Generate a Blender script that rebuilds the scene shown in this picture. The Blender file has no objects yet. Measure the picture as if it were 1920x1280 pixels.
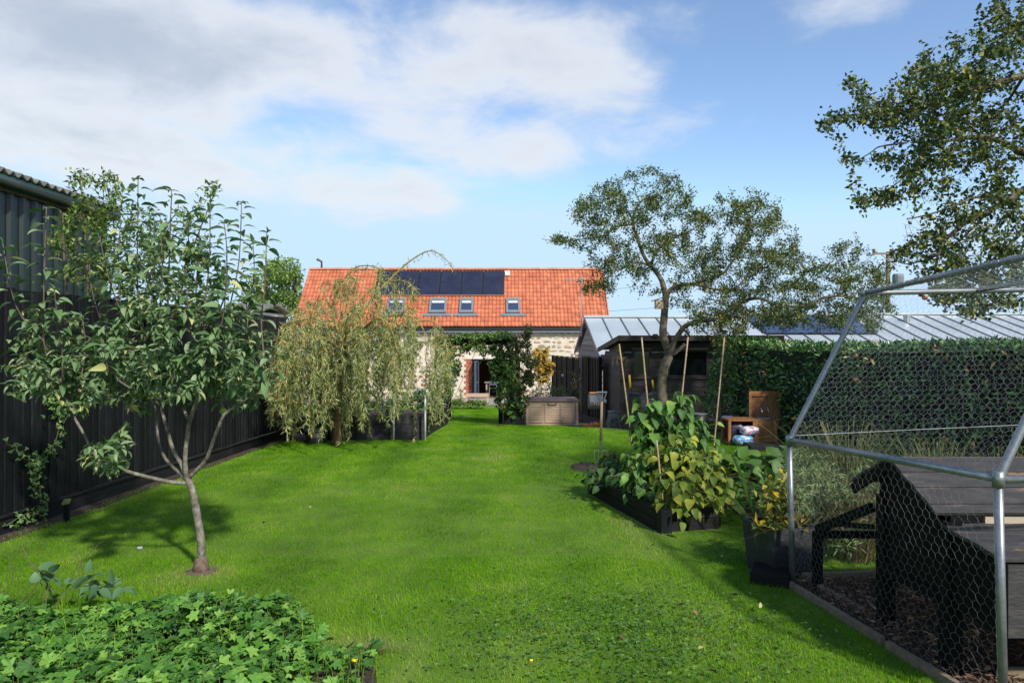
import bpy, math, random
import numpy as np
from mathutils import Vector

random.seed(7)
rng = np.random.default_rng(11)
R = math.radians
SC = bpy.context.scene
COL = SC.collection

# ------------------------------------------------------------------ camera
CZ = 1.53            # eye height
F = 1280.0           # focal length in pixels of the 1920 wide photograph
cam = bpy.data.cameras.new('camera')
cam.sensor_width = 36.0
cam.lens = 36.0 * F / 1920.0
cam.clip_start = 0.05
cam.clip_end = 3000
camo = bpy.data.objects.new('camera', cam)
camo.location = (0, 0, CZ)
camo.rotation_euler = (R(90), 0, 0)
COL.objects.link(camo)
SC.camera = camo

# ------------------------------------------------------------------ sky and sun
SUN_AZ = R(148)      # clockwise from +Y (the view direction): behind the camera, to the right
SUN_EL = R(40)
w = bpy.data.worlds.new('World'); SC.world = w; w.use_nodes = True
nt = w.node_tree
for n in list(nt.nodes): nt.nodes.remove(n)
def WM(op, a, b=None, c=None, clamp=False):
    n = nt.nodes.new('ShaderNodeMath'); n.operation = op; n.use_clamp = clamp
    for i, v in enumerate((a, b, c)):
        if v is None: continue
        if hasattr(v, 'links'): nt.links.new(v, n.inputs[i])
        else: n.inputs[i].default_value = v
    return n.outputs[0]
sky = nt.nodes.new('ShaderNodeTexSky'); sky.sky_type = 'NISHITA'; sky.sun_disc = False
sky.sun_elevation = SUN_EL; sky.sun_rotation = SUN_AZ
sky.air_density = 1.0; sky.dust_density = 0.15; sky.ozone_density = 2.2; sky.altitude = 300
tc = nt.nodes.new('ShaderNodeTexCoord')
sep = nt.nodes.new('ShaderNodeSeparateXYZ'); nt.links.new(tc.outputs['Generated'], sep.inputs[0])
sx, sy, sz = sep.outputs
az = WM('ARCTAN2', sx, sy)
el = WM('ARCSINE', sz)
cmb = nt.nodes.new('ShaderNodeCombineXYZ')
hz = WM('ADD', WM('MAXIMUM', sz, 0.0), 0.22)
nt.links.new(WM('DIVIDE', sx, hz), cmb.inputs[0]); nt.links.new(WM('DIVIDE', sy, hz), cmb.inputs[1])
def wnoise(scale, detail, rough, dist=0.0, off=0.0):
    n = nt.nodes.new('ShaderNodeTexNoise'); n.inputs['Scale'].default_value = scale
    n.inputs['Detail'].default_value = detail; n.inputs['Roughness'].default_value = rough
    n.inputs['Distortion'].default_value = dist
    if off:
        mp = nt.nodes.new('ShaderNodeMapping'); mp.inputs['Location'].default_value = (off, off * .7, off * .3)
        nt.links.new(cmb.outputs[0], mp.inputs[0]); nt.links.new(mp.outputs[0], n.inputs['Vector'])
    else:
        nt.links.new(cmb.outputs[0], n.inputs['Vector'])
    return n.outputs['Fac']
def blob(px, py, rx, ry, amp, tilt=0.0):
    a0 = math.atan((px - 960) / F); e0 = math.atan((640 - py) / F * math.cos(a0))
    sa = rx / F * math.cos(a0) ** 2; se = ry / F
    da = WM('SUBTRACT', az, a0); de = WM('SUBTRACT', el, e0)
    c, s = math.cos(tilt), math.sin(tilt)
    u = WM('DIVIDE', WM('ADD', WM('MULTIPLY', da, c), WM('MULTIPLY', de, s)), sa)
    v = WM('DIVIDE', WM('SUBTRACT', WM('MULTIPLY', de, c), WM('MULTIPLY', da, s)), se)
    q = WM('ADD', WM('MULTIPLY', u, u), WM('MULTIPLY', v, v))
    return WM('MULTIPLY', WM('POWER', 2.718, WM('MULTIPLY', q, -1.0)), amp)
blobs = [(110, 50, 330, 140, 1.02, 0), (400, 120, 140, 90, .34, 0), (120, 285, 300, 55, 0.40, -.12), (540, 340, 330, 60, 0.42, -.06),
         (800, 370, 240, 52, .30, 0), (850, 262, 330, 55, 0.46, 0.02), (590, 85, 120, 70, .40, 0), (950, 75, 280, 85, 0.44, -.22),
         (1140, 150, 190, 70, 0.36, -.3), (820, 130, 180, 50, .28, 0), (1250, 20, 190, 40, 0.28, 0), (1590, 10, 120, 38, 0.30, 0), (720, 160, 220, 60, .24, 0), (1030, 300, 190, 45, .26, 0), (480, 60, 120, 60, .2, 0)]
acc = None
for b in blobs:
    o = blob(*b); acc = o if acc is None else WM('ADD', acc, o)
inview = WM('MULTIPLY', WM('LESS_THAN', WM('ABSOLUTE', az), 0.80), 1.0)
n_big = wnoise(0.55, 4, .5, 0.3, 3.1)
generic = WM('MULTIPLY', WM('SUBTRACT', n_big, 0.38), 2.0)
# the same kind of broken cloud goes on all round, beyond the banks seen ahead
edge = nt.nodes.new('ShaderNodeMapRange'); edge.inputs['From Min'].default_value = 0.62; edge.inputs['From Max'].default_value = 0.95
nt.links.new(WM('ABSOLUTE', az), edge.inputs['Value'])
edge2 = nt.nodes.new('ShaderNodeMapRange'); edge2.inputs['From Min'].default_value = 0.44; edge2.inputs['From Max'].default_value = 0.62
nt.links.new(el, edge2.inputs['Value'])
outside = WM('MAXIMUM', edge.outputs[0], edge2.outputs[0], clamp=True)
cover = WM('ADD', acc, WM('MULTIPLY', generic, outside))
n_f = wnoise(2.3, 9, .60, 0.35)
n_w = wnoise(5.2, 7, .62, 0.5, 9.0)
fine = WM('ADD', WM('MULTIPLY', WM('SUBTRACT', n_f, 0.5), 1.05), WM('MULTIPLY', WM('SUBTRACT', n_w, 0.5), 0.5))
dens = WM('ADD', cover, fine)
cr = nt.nodes.new('ShaderNodeMapRange'); cr.interpolation_type = 'SMOOTHSTEP'
cr.inputs['From Min'].default_value = 0.17; cr.inputs['From Max'].default_value = 0.66
nt.links.new(dens, cr.inputs['Value'])
above = nt.nodes.new('ShaderNodeMapRange'); above.inputs['From Min'].default_value = 0.0; above.inputs['From Max'].default_value = 0.12
nt.links.new(sz, above.inputs['Value'])
mask = WM('MULTIPLY', WM('MULTIPLY', cr.outputs[0], above.outputs[0]), 0.88)
# thick cloud is greyer than its thin bright edges
thick = nt.nodes.new('ShaderNodeMapRange'); thick.interpolation_type = 'SMOOTHSTEP'
thick.inputs['From Min'].default_value = 0.52; thick.inputs['From Max'].default_value = 1.12
nt.links.new(dens, thick.inputs['Value'])
ccol = nt.nodes.new('ShaderNodeMix'); ccol.data_type = 'RGBA'
ccol.inputs['A'].default_value = (4.05, 4.2, 4.45, 1); ccol.inputs['B'].default_value = (2.5, 2.8, 3.3, 1)
nt.links.new(thick.outputs[0], ccol.inputs['Factor'])
mixc = nt.nodes.new('ShaderNodeMix'); mixc.data_type = 'RGBA'
nt.links.new(mask, mixc.inputs['Factor'])
cap = nt.nodes.new('ShaderNodeMix'); cap.data_type = 'RGBA'; cap.blend_type = 'DARKEN'; cap.inputs['Factor'].default_value = 1
nt.links.new(sky.outputs[0], cap.inputs['A']); cap.inputs['B'].default_value = (2.9, 4.0, 5.1, 1)      # keeps the pale horizon from washing out
nt.links.new(cap.outputs['Result'], mixc.inputs['A']); nt.links.new(ccol.outputs['Result'], mixc.inputs['B'])
bg = nt.nodes.new('ShaderNodeBackground'); bg.inputs['Strength'].default_value = 0.104
nt.links.new(mixc.outputs['Result'], bg.inputs['Color'])
wo = nt.nodes.new('ShaderNodeOutputWorld'); nt.links.new(bg.outputs[0], wo.inputs['Surface'])

sun = bpy.data.lights.new('sun', 'SUN'); sun.energy = 2.8; sun.angle = R(3.0); sun.color = (1.0, 0.95, 0.87)
suno = bpy.data.objects.new('sun', sun); COL.objects.link(suno)
sd = Vector((math.sin(SUN_AZ) * math.cos(SUN_EL), math.cos(SUN_AZ) * math.cos(SUN_EL), math.sin(SUN_EL)))
suno.location = sd * 60
suno.rotation_euler = sd.to_track_quat('Z', 'Y').to_euler()

SC.view_settings.view_transform = 'Standard'; SC.view_settings.look = 'None'
SC.view_settings.gamma = 1.0; SC.view_settings.exposure = 1.0
SC.view_settings.use_curve_mapping = False
SC.cycles.max_bounces = 6; SC.cycles.transparent_max_bounces = 8
SC.cycles.use_denoising = True
# ------------------------------------------------------------------ helpers: places
GY = np.array([-30, 0, 6, 12, 14, 17.6, 24, 35, 60, 140, 900.])
GZ = np.array([.5, 0, -.132, -.28, -.36, -.60, -.92, -1.37, -1.9, -2.6, -3.2])
_yy = np.linspace(-30, 60, 901); _zz = np.interp(_yy, GY, GZ)
_k = np.hanning(31); _k /= _k.sum()
_zs = np.convolve(np.pad(_zz, 15, mode='reflect', reflect_type='odd'), _k, mode='valid')
def g(y):
    y = np.asarray(y, float)
    r = np.where(y < 59, np.interp(y, _yy, _zs), np.interp(y, GY, GZ))
    return float(r) if r.ndim == 0 else r
def W(px, py, Z): return Vector(((px - 960) / F * Z, Z, CZ - (py - 640) / F * Z))   # a point seen at a pixel, Z metres ahead
def G(px, py):                                                                       # where that line of sight meets the ground
    lo, hi = 1.0, 60.0
    for _ in range(50):
        m = (lo + hi) / 2
        if CZ - (py - 640) / F * m > g(m): lo = m
        else: hi = m
    return W(px, py, lo)

# ------------------------------------------------------------------ helpers: objects
def tag(o, label=None, cat=None, group=None, kind=None):
    if label: o['label'] = label
    if cat: o['category'] = cat
    if group: o['group'] = group
    if kind: o['kind'] = kind
    return o
def thing(name, label, cat, loc=(0, 0, 0), group=None):
    o = bpy.data.objects.new(name, None); COL.objects.link(o)
    o.location = Vector(loc); o.empty_display_size = .1
    return tag(o, label, cat, group)
def rootloc(p):
    v = Vector((0, 0, 0))
    while p is not None: v += p.location; p = p.parent
    return v
def link(name, me, parent=None, loc=None, rot=None, scale=None, kind=None, label=None):
    o = bpy.data.objects.new(name, me); COL.objects.link(o)
    if parent is not None: o.parent = parent
    if loc is not None: o.location = Vector(loc) - rootloc(parent)
    if rot is not None: o.rotation_euler = rot
    if scale is not None: o.scale = scale
    if kind: o['kind'] = kind
    if label: o['label'] = label
    return o
def mesh_np(name, V, Fc, mat, tint=None, smooth=False):
    """V (n,3); Fc (m,k) array, or a list of such arrays"""
    if not isinstance(Fc, list): Fc = [Fc]
    me = bpy.data.meshes.new(name)
    V = np.ascontiguousarray(V, np.float32)
    me.vertices.add(len(V)); me.vertices.foreach_set('co', V.ravel())
    loops = np.concatenate([f.ravel() for f in Fc]).astype(np.int32)
    tot = np.concatenate([np.full(len(f), f.shape[1], np.int32) for f in Fc])
    st = np.concatenate([[0], np.cumsum(tot)[:-1]]).astype(np.int32)
    me.loops.add(len(loops)); me.loops.foreach_set('vertex_index', loops)
    me.polygons.add(len(tot)); me.polygons.foreach_set('loop_start', st); me.polygons.foreach_set('loop_total', tot)
    if smooth: me.polygons.foreach_set('use_smooth', np.ones(len(tot), bool))
    if tint is not None:
        a = me.attributes.new('tint', 'FLOAT', 'POINT'); a.data.foreach_set('value', np.ascontiguousarray(tint, np.float32))
    me.update(calc_edges=True)
    if mat: me.materials.append(mat)
    return me

class MB:
    def __init__(s): s.v = []; s.f = []; s.t = []
    def add(s, vs, fs, t=.5):
        o = len(s.v); s.v += [tuple(v) for v in vs]; s.f += [tuple(i + o for i in f) for f in fs]; s.t += [t] * len(vs)
        return s
    def box(s, a, b, t=.5):
        x0, y0, z0 = a; x1, y1, z1 = b
        return s.add([(x0, y0, z0), (x1, y0, z0), (x1, y1, z0), (x0, y1, z0), (x0, y0, z1), (x1, y0, z1), (x1, y1, z1), (x0, y1, z1)],
                     [(0, 3, 2, 1), (4, 5, 6, 7), (0, 1, 5, 4), (1, 2, 6, 5), (2, 3, 7, 6), (3, 0, 4, 7)], t)
    def beam(s, a, b, w, h, up=(0, 0, 1), t=.5):
        a = Vector(a); b = Vector(b); d = (b - a).normalized(); up = Vector(up)
        if abs(d.dot(up)) > .98: up = Vector((0, 1, 0))
        sd = d.cross(up).normalized() * (w / 2); u = sd.cross(d).normalized() * (h / 2)
        vs = [a - sd - u, a + sd - u, a + sd + u, a - sd + u, b - sd - u, b + sd - u, b + sd + u, b - sd + u]
        return s.add(vs, [(0, 1, 2, 3), (7, 6, 5, 4), (0, 4, 5, 1), (1, 5, 6, 2), (2, 6, 7, 3), (3, 7, 4, 0)], t)
    def prism(s, poly, d, t=.5):
        """poly: list of 3d points (planar), extruded by vector d"""
        d = Vector(d); n = len(poly); vs = [Vector(p) for p in poly] + [Vector(p) + d for p in poly]
        fs = [tuple(range(n))[::-1], tuple(range(n, 2 * n))] + [(i, (i + 1) % n, n + (i + 1) % n, n + i) for i in range(n)]
        return s.add(vs, fs, t)
    def tube(s, pts, rad, n=6, t=.5, cap=True):
        pts = [Vector(p) for p in pts]
        if not hasattr(rad, '__len__'): rad = [rad] * len(pts)
        base = len(s.v); ref = None
        for i, p in enumerate(pts):
            if i == 0: d = pts[1] - p
            elif i == len(pts) - 1: d = p - pts[i - 1]
            else: d = (pts[i + 1] - p).normalized() + (p - pts[i - 1]).normalized()
            if d.length < 1e-9: d = Vector((0, 0, 1))
            d.normalize()
            if ref is None:
                ref = Vector((1, 0, 0)) if abs(d.x) < .8 else Vector((0, 1, 0))
            ref = (ref - d * ref.dot(d))
            if ref.length < 1e-6: ref = d.orthogonal()
            ref.normalize(); bi = d.cross(ref)
            for k in range(n):
                a = 2 * math.pi * k / n
                q = p + (ref * math.cos(a) + bi * math.sin(a)) * rad[i]
                s.v.append((q.x, q.y, q.z)); s.t.append(t)
        for i in range(len(pts) - 1):
            for k in range(n):
                a = base + i * n + k; b = base + i * n + (k + 1) % n
                s.f.append((a, b, b + n, a + n))
        if cap and n > 2:
            s.f.append(tuple(base + k for k in range(n))[::-1])
            e = base + (len(pts) - 1) * n
            s.f.append(tuple(e + k for k in range(n)))
        return s
    def lathe(s, c, prof, n=12, t=.5):
        """prof: list of (r, z); axis vertical at c"""
        c = Vector(c); base = len(s.v)
        for r, z in prof:
            for k in range(n):
                a = 2 * math.pi * k / n
                s.v.append((c.x + r * math.cos(a), c.y + r * math.sin(a), c.z + z)); s.t.append(t)
        for i in range(len(prof) - 1):
            for k in range(n):
                a = base + i * n + k; b = base + i * n + (k + 1) % n
                s.f.append((a, b, b + n, a + n))
        s.f.append(tuple(base + k for k in range(n))[::-1])
        e = base + (len(prof) - 1) * n; s.f.append(tuple(e + k for k in range(n)))
        return s
    def ball(s, c, r, seg=10, rings=7, sq=(1, 1, 1), t=.5):
        c = Vector(c); prof = [(math.sin(math.pi * i / rings) * r + 1e-4, -math.cos(math.pi * i / rings) * r) for i in range(rings + 1)]
        b = len(s.v); s.lathe((0, 0, 0), prof, seg, t)
        s.v[b:] = [(c.x + x * sq[0], c.y + y * sq[1], c.z + z * sq[2]) for x, y, z in s.v[b:]]
        return s
    def mesh(s, name, mat, off=(0, 0, 0), smooth=False, tint=False):
        me = bpy.data.meshes.new(name)
        ox, oy, oz = off
        me.from_pydata([(x - ox, y - oy, z - oz) for x, y, z in s.v], [], s.f)
        if smooth: me.polygons.foreach_set('use_smooth', [True] * len(me.polygons))
        if tint:
            a = me.attributes.new('tint', 'FLOAT', 'POINT'); a.data.foreach_set('value', s.t)
        me.materials.append(mat); me.update()
        return me
    def build(s, name, mat, parent=None, smooth=False, bevel=0, tint=False, kind=None, label=None):
        """world coordinates in, one object out (kept relative to its thing)"""
        off = rootloc(parent) if parent is not None else Vector((0, 0, 0))
        o = link(name, s.mesh(name, mat, off, smooth, tint), parent, kind=kind, label=label)
        if bevel:
            m = o.modifiers.new('bevel', 'BEVEL'); m.width = bevel; m.segments = 2; m.limit_method = 'ANGLE'
        return o
def solo(mb, name, mat, label, cat, group=None, base=None, **k):
    """a thing that is one mesh"""
    v = np.array(mb.v)
    b = Vector(base) if base is not None else Vector(((v[:, 0].min() + v[:, 0].max()) / 2, (v[:, 1].min() + v[:, 1].max()) / 2, v[:, 2].min()))
    bev = k.pop('bevel', 0)
    o = link(name, mb.mesh(name, mat, b, k.get('smooth', False), k.get('tint', False)), None, loc=b)
    if bev:
        m = o.modifiers.new('bevel', 'BEVEL'); m.width = bev; m.segments = 2; m.limit_method = 'ANGLE'
    return tag(o, label, cat, group)

# ------------------------------------------------------------------ helpers: leaves
LEAF2 = (np.array([[0, 0, 0], [.45, .5, .10], [1, 0, 0], [.45, -.5, .10]]), np.array([[0, 3, 2], [0, 2, 1]]))
def leaf_template(droop=.35, fold=.12, rows=((.14, .30), (.42, .50), (.72, .36)), petiole=.0):
    v = [[0, 0, 0]]
    for u, hw in rows:
        wz = -droop * u * u
        v += [[u, hw, wz + fold * hw], [u, 0, wz], [u, -hw, wz + fold * hw]]
    v.append([1 - .12 * droop, 0, -droop])
    f = [[0, 2, 1], [0, 3, 2]]
    for r in range(len(rows) - 1):
        a = 1 + 3 * r
        f += [[a, a + 1, a + 4], [a, a + 4, a + 3], [a + 1, a + 2, a + 5], [a + 1, a + 5, a + 4]]
    a = 1 + 3 * (len(rows) - 1); t = len(v) - 1
    f += [[a, a + 1, t], [a + 1, a + 2, t]]
    v = np.array(v, float)
    return v, np.array(f)
def lobed_template(lobes=5, depth=.45, cup=.12):
    """a palmate leaf seen from above, lobes round the stalk"""
    v = [[0, 0, 0]]; n = lobes * 6
    for i in range(n + 1):
        a = -2.5 + 5.0 * i / n
        ph = (i % 6) / 6.0
        r = 1 - depth * (0.5 + .5 * math.cos(2 * math.pi * ph)) - .10 * abs(a)
        r *= 1 - (.11 if i % 2 else 0)
        v.append([r * math.cos(a) * .62 + .1, r * math.sin(a) * .62, cup * r * r - .18 * max(0, r * math.cos(a)) ** 2 + .05 * math.cos(2 * math.pi * ph)])
    return np.array(v), np.array([[0, i, i + 1] for i in range(1, n + 1)])
def norm(a): return a / np.maximum(np.linalg.norm(a, axis=-1, keepdims=True), 1e-9)
def leaf_verts(P, D, U, L, Wd, T):
    tv, tf = T
    D = norm(D); S = norm(np.cross(D, U)); N = np.cross(S, D)
    L = np.broadcast_to(L, (len(P),)); Wd = np.broadcast_to(Wd, (len(P),))
    V = (P[:, None, :] + tv[None, :, 0, None] * L[:, None, None] * D[:, None, :]
         + tv[None, :, 1, None] * Wd[:, None, None] * S[:, None, :] + tv[None, :, 2, None] * L[:, None, None] * N[:, None, :])
    k = len(tv); Fc = (tf[None] + (np.arange(len(P)) * k)[:, None, None]).reshape(-1, tf.shape[1])
    return V.reshape(-1, 3), Fc, k
def leaves(name, P, D, U, L, Wd, T, mat, parent=None, tint=None, smooth=False, kind='stuff', off=None):
    P = np.asarray(P, float); D = np.asarray(D, float); U = np.asarray(U, float)
    V, Fc, k = leaf_verts(P, D, U, L, Wd, T)
    if tint is None: tint = rng.random(len(P))
    o = np.array(rootloc(parent)) if parent is not None else np.zeros(3)
    if off is not None: o = np.array(off)
    me = mesh_np(name, V - o, Fc, mat, np.repeat(tint, k), smooth)
    ob = link(name, me, parent, kind=kind)
    if parent is None and off is not None: ob.location = Vector(off)
    return ob
def leaf_pieces(name, P, D, U, L, Wd, T, mat, parent):
    """each leaf an object of its own; meshes shared"""
    from mathutils import Matrix
    me = mesh_np(name, T[0], T[1], mat, None, True)
    D = norm(np.asarray(D, float)); S = norm(np.cross(D, U)); N = np.cross(S, D); o = rootloc(parent)
    for i in range(len(P)):
        ob = bpy.data.objects.new(name, me); COL.objects.link(ob); ob.parent = parent
        l = float(L[i]); wd = float(Wd[i])
        ob.matrix_local = Matrix(((D[i][0] * l, S[i][0] * wd, N[i][0] * l, P[i][0] - o.x), (D[i][1] * l, S[i][1] * wd, N[i][1] * l, P[i][1] - o.y),
                                  (D[i][2] * l, S[i][2] * wd, N[i][2] * l, P[i][2] - o.z), (0, 0, 0, 1)))
def rdir(n):
    a = rng.normal(size=(n, 3)); return norm(a)

# ------------------------------------------------------------------ helpers: materials
def newmat(name):
    m = bpy.data.materials.new(name); m.use_nodes = True
    b = m.node_tree.nodes['Principled BSDF']
    return m, m.node_tree, b
def ramp(nt, stops):
    r = nt.nodes.new('ShaderNodeValToRGB'); e = r.color_ramp.elements
    while len(e) < len(stops): e.new(.5)
    for x, (p, c) in zip(e, stops): x.position = p; x.color = (*c, 1)
    return r
def noise(nt, scale, detail=4, rough=.55, stretch=None, dist=0):
    n = nt.nodes.new('ShaderNodeTexNoise'); n.inputs['Scale'].default_value = scale; n.inputs['Detail'].default_value = detail
    n.inputs['Roughness'].default_value = rough; n.inputs['Distortion'].default_value = dist
    gp = nt.nodes.new('ShaderNodeNewGeometry')
    if stretch:
        mp = nt.nodes.new('ShaderNodeMapping'); mp.inputs['Scale'].default_value = stretch
        nt.links.new(gp.outputs['Position'], mp.inputs[0]); nt.links.new(mp.outputs[0], n.inputs['Vector'])
    else: nt.links.new(gp.outputs['Position'], n.inputs['Vector'])
    return n.outputs['Fac']
def math_(nt, op, a, b=None):
    n = nt.nodes.new('ShaderNodeMath'); n.operation = op
    for i, v in enumerate((a, b)):
        if v is None: continue
        if hasattr(v, 'links'): nt.links.new(v, n.inputs[i])
        else: n.inputs[i].default_value = v
    return n.outputs[0]
def surf(name, stops, rough=.7, scale=6, detail=5, stretch=None, metal=0, bump=0, bscale=None, rnd=0, spec=.5, src=None, dist=0, tintsrc=0):
    """noise (plus a per-object offset) through a colour ramp"""
    m, nt, b = newmat(name)
    f = noise(nt, scale, detail, .6, stretch, dist)
    if rnd:
        oi = nt.nodes.new('ShaderNodeObjectInfo')
        f = math_(nt, 'ADD', f, math_(nt, 'MULTIPLY', math_(nt, 'SUBTRACT', oi.outputs['Random'], .5), rnd))
    if tintsrc:
        at = nt.nodes.new('ShaderNodeAttribute'); at.attribute_name = 'tint'
        f = math_(nt, 'ADD', f, math_(nt, 'MULTIPLY', math_(nt, 'SUBTRACT', at.outputs['Fac'], .5), tintsrc))
    r = ramp(nt, stops); nt.links.new(f, r.inputs[0]); nt.links.new(r.outputs[0], b.inputs['Base Color'])
    b.inputs['Roughness'].default_value = rough; b.inputs['Metallic'].default_value = metal
    b.inputs['Specular IOR Level'].default_value = spec
    if bump:
        bp = nt.nodes.new('ShaderNodeBump'); bp.inputs['Strength'].default_value = bump; bp.inputs['Distance'].default_value = .02
        nt.links.new(noise(nt, bscale or scale * 4, 5, .6, stretch), bp.inputs['Height']); nt.links.new(bp.outputs[0], b.inputs['Normal'])
    return m
def leafmat(name, stops, rough=.5, trans=.3, obj_random=False, spec=.35, tcol=None, patch=0):
    m, nt, b = newmat(name)
    if obj_random:
        oi = nt.nodes.new('ShaderNodeObjectInfo'); f = oi.outputs['Random']
    else:
        at = nt.nodes.new('ShaderNodeAttribute'); at.attribute_name = 'tint'; f = at.outputs['Fac']
    if patch: f = math_(nt, 'ADD', f, math_(nt, 'MULTIPLY', math_(nt, 'SUBTRACT', noise(nt, patch, 3), .5), .45))
    r = ramp(nt, stops); nt.links.new(f, r.inputs[0]); nt.links.new(r.outputs[0], b.inputs['Base Color'])
    b.inputs['Roughness'].default_value = rough; b.inputs['Specular IOR Level'].default_value = spec
    tr = nt.nodes.new('ShaderNodeBsdfTranslucent')
    if tcol:
        mx = nt.nodes.new('ShaderNodeMix'); mx.data_type = 'RGBA'; mx.blend_type = 'MULTIPLY'; mx.inputs['Factor'].default_value = 1
        nt.links.new(r.outputs[0], mx.inputs['A']); mx.inputs['B'].default_value = (*tcol, 1); nt.links.new(mx.outputs['Result'], tr.inputs['Color'])
    else: nt.links.new(r.outputs[0], tr.inputs['Color'])
    ms = nt.nodes.new('ShaderNodeMixShader'); ms.inputs[0].default_value = trans
    nt.links.new(b.outputs[0], ms.inputs[1]); nt.links.new(tr.outputs[0], ms.inputs[2])
    nt.links.new(ms.outputs[0], nt.nodes['Material Output'].inputs['Surface'])
    return m
M = {}
M['black_wood'] = surf('black_wood', [(.25, (0.00433, 0.00505, 0.00649)), (.6, (0.0101, 0.0116, 0.0138)), (.85, (0.0231, 0.0245, 0.0274))], .55, 5, 6, (9, 9, 1), bump=.5, bscale=14, rnd=.5, spec=.25)
M['black_wood_h'] = surf('black_wood_h', [(.25, (0.0054, 0.0054, 0.0063)), (.6, (0.0117, 0.0117, 0.0126)), (.85, (0.027, 0.027, 0.0288))], .6, 4, 6, (1, 1, 10), bump=.4, bscale=14, rnd=.5, spec=.25)
M['shed_wood'] = surf('shed_wood', [(.25, (0.00922, 0.00691, 0.00576)), (.55, (0.023, 0.0173, 0.015)), (.85, (0.0576, 0.0438, 0.0369))], .65, 4, 6, (1.2, 1.2, 9), bump=.4, bscale=14, rnd=.45)
M['grey_clad'] = surf('grey_clad', [(.2, (0.175, 0.149, 0.137)), (.6, (0.298, 0.263, 0.245)), (.9, (0.438, 0.385, 0.359))], .75, 4, 5, (1.2, 1.2, 9), bump=.3, rnd=.35)
M['barn_green'] = surf('barn_green', [(.3, (0.00608, 0.0134, 0.0122)), (.7, (0.0122, 0.0243, 0.0206))], .35, 2, 4, (1, 1, .3), rnd=.1, spec=.5)
M['gutter_green'] = surf('gutter_green', [(.3, (.03, .065, .05)), (.7, (.05, .10, .08))], .35, 4)
M['cement'] = surf('cement', [(.25, (.05, .05, .042)), (.5, (.14, .14, .12)), (.75, (.24, .23, .19))], .9, 5, 6, bump=.4)
M['tile'] = surf('tile', [(.2, (0.299, 0.0811, 0.0366)), (.5, (0.448, 0.124, 0.0549)), (.8, (0.558, 0.178, 0.0853))], .75, 3.0, 6, tintsrc=.34, bump=.15, bscale=20)
M['ridge_tile'] = surf('ridge_tile', [(.2, (.40, .13, .06)), (.6, (.52, .19, .10)), (.9, (.60, .28, .17))], .8, 3, 4, rnd=.4)
M['mortar'] = surf('mortar', [(.2, (.48, .42, .33)), (.6, (.62, .55, .44)), (.9, (.70, .63, .52))], .95, 4, 6, bump=.6, bscale=30)
STONE = [(.0, (.20, .18, .155)), (.22, (.38, .29, .19)), (.42, (.55, .47, .35)), (.6, (.27, .245, .22)), (.75, (.46, .33, .20)), (.90, (.38, .30, .24)), (.95, (.36, .10, .055)), (1, (.30, .08, .05))]
def stone_mat(name, obj):
    m, nt, b = newmat(name)
    if obj: f = nt.nodes.new('ShaderNodeObjectInfo').outputs['Random']
    else:
        at = nt.nodes.new('ShaderNodeAttribute'); at.attribute_name = 'tint'; f = at.outputs['Fac']
    r = ramp(nt, STONE); nt.links.new(f, r.inputs[0])
    mx = nt.nodes.new('ShaderNodeMix'); mx.data_type = 'RGBA'; mx.blend_type = 'MULTIPLY'; mx.inputs['Factor'].default_value = .6
    r2 = ramp(nt, [(.3, (.55, .52, .5)), (.7, (1.15, 1.1, 1.05))]); nt.links.new(noise(nt, 9, 6), r2.inputs[0])
    nt.links.new(r.outputs[0], mx.inputs['A']); nt.links.new(r2.outputs[0], mx.inputs['B']); nt.links.new(mx.outputs['Result'], b.inputs['Base Color'])
    b.inputs['Roughness'].default_value = .9
    return m
M['stone'] = stone_mat('stone', True); M['stone_s'] = stone_mat('stone_small', False)
M['brick'] = surf('brick', [(.2, (.26, .06, .035)), (.6, (.38, .10, .055)), (.9, (.46, .16, .09))], .9, 4, 4, tintsrc=.7)
M['cream'] = surf('cream_timber', [(.3, (.55, .50, .43)), (.7, (.70, .66, .60))], .8, 4, 4, (1, 1, 6))
M['black_metal'] = surf('black_metal', [(.3, (.010, .010, .012)), (.7, (.02, .02, .023))], .4, 3)
M['grey_paint'] = surf('grey_paint', [(.3, (.13, .15, .17)), (.7, (.18, .20, .22))], .5, 3)
M['slate_frame'] = surf('anthracite_frame', [(.3, (.055, .07, .085)), (.7, (.085, .10, .12))], .4, 3)
M['solar'] = surf('solar_cells', [(.3, (0.0152, 0.0171, 0.0342)), (.7, (0.0266, 0.0304, 0.057))], .18, 2, spec=.5)
M['solar_blue'] = surf('solar_cells_blue', [(.3, (.015, .025, .07)), (.7, (.025, .04, .10))], .15, 2, spec=.6)
M['alu'] = surf('aluminium', [(.3, (.45, .45, .46)), (.7, (.6, .6, .6))], .35, 4, metal=.9)
M['zinc'] = surf('zinc', [(.25, (0.405, 0.452, 0.472)), (.6, (0.499, 0.547, 0.567)), (.85, (0.581, 0.628, 0.648))], .42, .8, 5, metal=.35, rnd=.22, bump=.05, bscale=3)
M['zinc_seam'] = surf('zinc_seam', [(.3, (.09, .10, .11)), (.7, (.14, .155, .165))], .5, 3, metal=.2)
def galv():
    m, nt, b = newmat('galvanised')
    vo = nt.nodes.new('ShaderNodeTexVoronoi'); vo.inputs['Scale'].default_value = 55
    gp = nt.nodes.new('ShaderNodeNewGeometry'); nt.links.new(gp.outputs['Position'], vo.inputs['Vector'])
    r = ramp(nt, [(0, (.14, .155, .165)), (.5, (.225, .24, .25)), (1, (.33, .35, .36))]); nt.links.new(math_(nt, 'ADD', math_(nt, 'MULTIPLY', noise(nt, 14, 5), .8), math_(nt, 'MULTIPLY', vo.outputs['Distance'], .35)), r.inputs[0])
    nt.links.new(r.outputs[0], b.inputs['Base Color']); b.inputs['Metallic'].default_value = .65; b.inputs['Roughness'].default_value = .38
    return m
M['galv'] = galv()
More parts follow.
